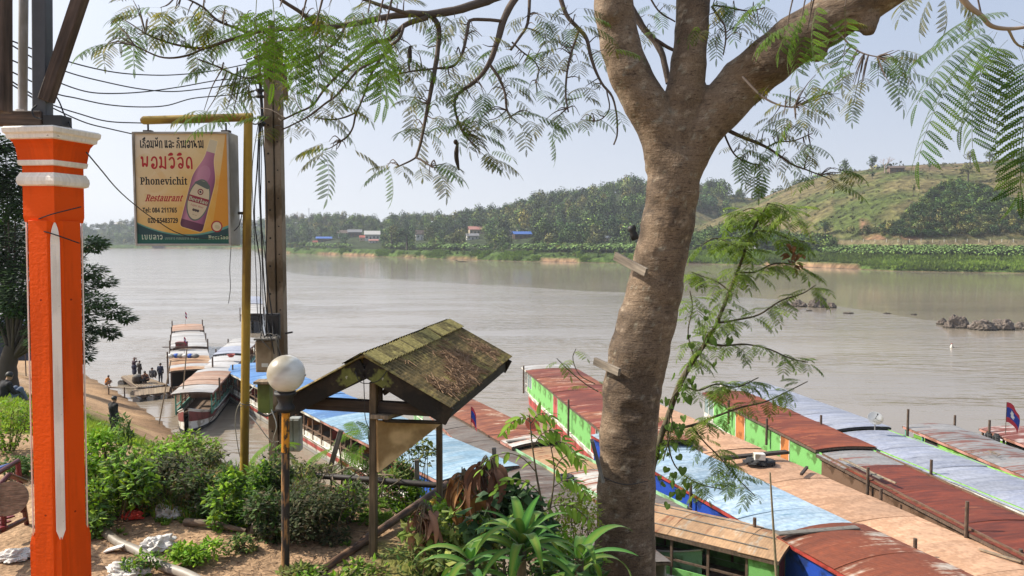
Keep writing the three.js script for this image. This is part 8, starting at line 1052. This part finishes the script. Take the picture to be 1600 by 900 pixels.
  const sb = [[[[1010, 780], [1030, 690], [1046, 645], [1062, 600], [1085, 560], [1103, 535], [1120, 505], [1140, 455], [1152, 425], [1164, 392], [1176, 360], [1190, 335], [1200, 318]], [6.5, 6, 5.5, 4, 3, 2]], [[[1040, 672], [1080, 665], [1120, 650], [1160, 636], [1195, 628], [1230, 612], [1262, 596]], [3, 2.4, 1.6, 1]], [[[1103, 535], [1130, 540], [1165, 538], [1200, 545], [1235, 560], [1262, 566]], [2.5, 1.6, 1]], [[[1120, 505], [1150, 500], [1185, 492], [1220, 470], [1255, 458], [1275, 445]], [2.4, 1.6, 0.9]], [[[1140, 455], [1120, 440], [1098, 432], [1080, 425]], [1.6, 0.9]], [[[1152, 425], [1180, 425], [1210, 412], [1245, 415], [1268, 430]], [1.8, 1]], [[[1164, 392], [1140, 380], [1118, 372], [1095, 384]], [1.6, 0.9]], [[[1176, 360], [1205, 362], [1230, 372], [1258, 378]], [1.6, 0.9]], [[[1085, 560], [1075, 520], [1082, 480], [1078, 455]], [1.6, 0.9]], [[[1080, 665], [1100, 690], [1125, 715], [1150, 745], [1180, 775]], [1.8, 0.9]], [[[1062, 600], [1090, 610], [1120, 600], [1150, 605], [1185, 590]], [2, 1]], [[[1190, 335], [1175, 325], [1160, 330], [1140, 345]], [1.4, 0.8]], [[[1200, 318], [1220, 322], [1240, 335], [1252, 352]], [1.4, 0.8]], [[[1046, 645], [1045, 700], [1060, 735], [1090, 755], [1130, 765]], [1.8, 0.9]], [[[930, 600], [905, 585], [895, 560], [900, 545]], [1.2, 0.8]], [[[935, 612], [915, 600], [885, 575], [870, 560]], [1.3, 0.8]]];
  const SB = []; for (const [pts, rad] of sb) { const P = pts.map(([x, y], i) => s3(x, y, DS + (i % 3 - 1) * 0.05)); mesh('branch', sweep(P, rad.map((q) => q * DS / FPX * 0.8), 6, 4, 0.2, pts[1][0]), M.stem, sp); for (let i = 0; i < pts.length - 1; i++) for (let k = 0; k < 6; k++) SB.push([lerp(pts[i][0], pts[i + 1][0], k / 6), lerp(pts[i][1], pts[i + 1][1], k / 6), i > 0 || pts.length < 10]); }
  const SF = [0, 1, 2].map((i) => fernLeaf(360 + i, { pairs: 4 + i, len: 0.20 + 0.035 * i, pinna: 0.075, leaflets: 7, wide: 1.1, cols: [[0.15, 0.24, 0.018], [0.11, 0.19, 0.016], [0.19, 0.27, 0.025]] })), srest = SF.map(() => []); let cnt = 0;
  for (let i = 0; i < 620; i++) { const b = SB[Math.floor(r() * SB.length)]; if (!b[2] || (b[1] > 560 && b[0] < 1075 && r() < 0.7)) continue; if (b[0] < 950 && r() < 0.65) continue; const a = r() * 6.28, d = V(Math.cos(a), rr(r, -0.7, 0.35), Math.sin(a)).normalize(), m4 = place(new THREE.Matrix4(), [s3(b[0], b[1], DS + rr(r, -0.25, 0.25)), d, rr(r, 0.7, 1.2)]), k = Math.floor(r() * 3); if (cnt < 290) { const m = mesh('leaf', SF[k], M.frond, sp); m4.decompose(m.position, m.quaternion, m.scale); cnt++; } else srest[k].push(m4); }
  srest.forEach((list, k) => { if (!list.length) return; const im = new THREE.InstancedMesh(SF[k], M.frond, list.length); list.forEach((m, i) => im.setMatrixAt(i, m)); stuffMesh('foliage', im, null, sp); });
  const vt = thing('vine', 'vine with heart-shaped leaves twining round the leaning sapling', 'vine', s3(1040, 700, DS - 0.1).add(sf)), vo = vt.position.clone(), v3 = (x, y, d = DS - 0.12) => at(x, y, d).sub(vo);
  mesh('stem', sweep([v3(1036, 720), v3(1050, 660), v3(1046, 630), v3(1066, 600), v3(1078, 565), v3(1096, 548), v3(1104, 525), v3(1122, 508)], 0.007, 6, 6), M.stem, vt);
  const heart = (() => { const s = new THREE.Shape(); s.moveTo(0, 0); s.bezierCurveTo(0.02, 0.03, 0.055, 0.02, 0.05, -0.02); s.bezierCurveTo(0.045, -0.06, 0.015, -0.085, 0, -0.11); s.bezierCurveTo(-0.015, -0.085, -0.045, -0.06, -0.05, -0.02); s.bezierCurveTo(-0.055, 0.02, -0.02, 0.03, 0, 0); const g2 = new THREE.ShapeGeometry(s, 5), q = g2.attributes.position; for (let i = 0; i < q.count; i++) q.setZ(i, 0.25 * Math.abs(q.getX(i)) - 2 * q.getY(i) ** 2); g2.computeVertexNormals(); return paintVerts(g2, (x) => Math.abs(x) < 0.006 ? [0.2, 0.28, 0.08] : [0.115, 0.21, 0.035]); })();
  for (let i = 0; i < 64; i++) { const b = [[1036, 720], [1046, 640], [1066, 600], [1096, 548], [1120, 508], [1050, 745], [1040, 690], [1048, 770]][i % 8], m = mesh('leaf', heart, M.leaf, vt); m.position.copy(v3(b[0] + rr(r, -22, 24), b[1] + rr(r, -26, 26), DS - 0.15 + rr(r, -0.15, 0.15))); m.rotation.set(rr(r, -0.7, 0.5), rr(r, -1.1, 1.1), rr(r, -0.6, 0.6)); m.scale.setScalar(rr(r, 0.45, 0.9)); }
  const db = thing('dead_twig', 'brown withered leaf cluster hanging in the leaning sapling', 'twig', s3(1240, 390, DS - 0.1).add(sf)); const dl = strap(0.10, 0.045, 0.1, 1.6, 6, 0.4, 0.3, [0.20, 0.085, 0.03], [0.24, 0.11, 0.05], 0.4); mesh('stalk', sweep([V(0, 0.12, 0), V(0.01, 0, 0), V(0.02, -0.2, 0)], 0.003, 5, 4), M.stem, db); for (let i = 0; i < 16; i++) { const m = mesh('leaf', dl, M.deadLeaf, db); m.position.set(rr(r, -0.08, 0.08), rr(r, -0.25, 0.1), rr(r, -0.05, 0.05)); m.rotation.set(rr(r, 0.4, 1.2), r() * 6, 0); }
}
{ // young feathery plants before the blue roofed boat
  const r = rngOf(55), FL = [0, 1].map((i) => fernLeaf(380 + i, { pairs: 8 + i, len: 0.40, pinna: 0.15, leaflets: 10, wide: 1.5, droop: 0.9, cols: [[0.09, 0.20, 0.02], [0.12, 0.25, 0.02], [0.16, 0.28, 0.03]] }));
  for (const [l, x, y, d, fr] of [['young feathery plant behind the dark rail left of the near shelter post', 530, 700, 7.4, [[-1, -0.1], [1, 0.1], [0.4, -0.7], [-0.6, -0.8], [0.9, -0.4], [-0.9, 0.4], [0.1, 0.7]]], ['young feathery plant inside the shelter before the boat windows', 575, 672, 7.6, [[-1, 0.1], [1, 0.2], [0.6, -0.6], [-0.7, -0.5], [-0.3, 0.6]]], ['feathery sprig low beside the concrete pole', 432, 690, 8.0, [[-1, -0.3], [0.9, -0.4], [-0.5, -0.9], [0.3, 0.5]]]]) { const p = at(x, y, d), gy = groundFine(p.x, p.z), t = thing('plant', l, 'plant', [p.x, Math.min(gy, p.y - 0.5), p.z]), h = p.y - t.position.y; mesh('stem', sweep([V(0, 0, 0), V(0.03, h * 0.5, 0.02), V(0, h, 0)], [0.012, 0.009, 0.005], 6, 5), M.stem, t); fr.forEach(([dx, dy], i) => { const m = mesh('leaf', FL[i % 2], M.frond, t), dir = V(dx, dy, rr(r, -0.5, 0.6)).normalize(), X = V().crossVectors(V(0, 1, 0), dir).normalize(), Y = V().crossVectors(dir, X), s = rr(r, 0.7, 1.0), m4 = new THREE.Matrix4().makeBasis(X, Y, dir).scale(V(s, s, s)).setPosition(0, h - 0.04 * i, 0); m4.decompose(m.position, m.quaternion, m.scale); }); }
}
function fernLeaf(seed, { pairs = 9, len = 0.3, pinna = 0.09, leaflets = 9, droop = 0.55, wide = 1, cols = [[0.17, 0.165, 0.006], [0.095, 0.11, 0.006], [0.25, 0.22, 0.010], [0.065, 0.085, 0.006]] } = {}) {   // twice-feathered leaf along +z, drooping
  const r = rngOf(seed), t = new Tris(), stem = [0.09, 0.10, 0.035]; let p = V(0, 0, 0), e = 0.12; const pts = [p.clone()];
  const ribbon = (a, b, w, up) => { const s = V().crossVectors(b.clone().sub(a), up).normalize().multiplyScalar(w / 2); t.tri(a.clone().add(s), a.clone().sub(s), b.clone().add(s), stem); t.tri(a.clone().sub(s), b.clone().sub(s), b.clone().add(s), stem); };
  const step = len / (pairs + 2);
  for (let i = 0; i < pairs + 2; i++) { const d = V(0, Math.sin(e), Math.cos(e)), q = p.clone().addScaledVector(d, step); ribbon(p, q, 0.0028, V(0, 1, 0.1)); p = q; e -= droop / pairs * rr(r, 0.7, 1.3);
    if (i < 1) continue; const u = (i - 1) / pairs, L = pinna * (0.6 + 0.55 * Math.sin(Math.PI * (0.22 + 0.66 * u))) * rr(r, 0.88, 1.1);
    for (const s of i > pairs ? [0] : [-1, 1]) { let pd = V(s * 0.9, Math.sin(e) * 0.5 - 0.08, 0.45).normalize(); if (s === 0) pd = d.clone(); let a = p.clone(); const n = leaflets, st = L / n, col = tint(cols[Math.floor(r() * cols.length)], r, 0.22);
      for (let k = 0; k < n; k++) { const b = a.clone().addScaledVector(pd, st); if (k % 3 === 0) ribbon(a, a.clone().addScaledVector(pd, st * 3), 0.0014, V(0, 1, 0)); const side = V().crossVectors(pd, V(0, 1, 0)).normalize(), ll = 0.0155 * wide * Math.sin(Math.PI * (0.2 + 0.72 * (k + 0.5) / n)); for (const m of [-1, 1]) { const ld = side.clone().multiplyScalar(m).addScaledVector(pd, 0.45).add(V(0, -0.12, 0)).normalize(); t.leaf(b, ld, pd, ll, st * 1.15, 0.05, col); } a = b; pd.y -= 0.05 + 0.02 * r(); pd.normalize(); } } }
  return t.geo();
}
renderer.render(scene, camera);
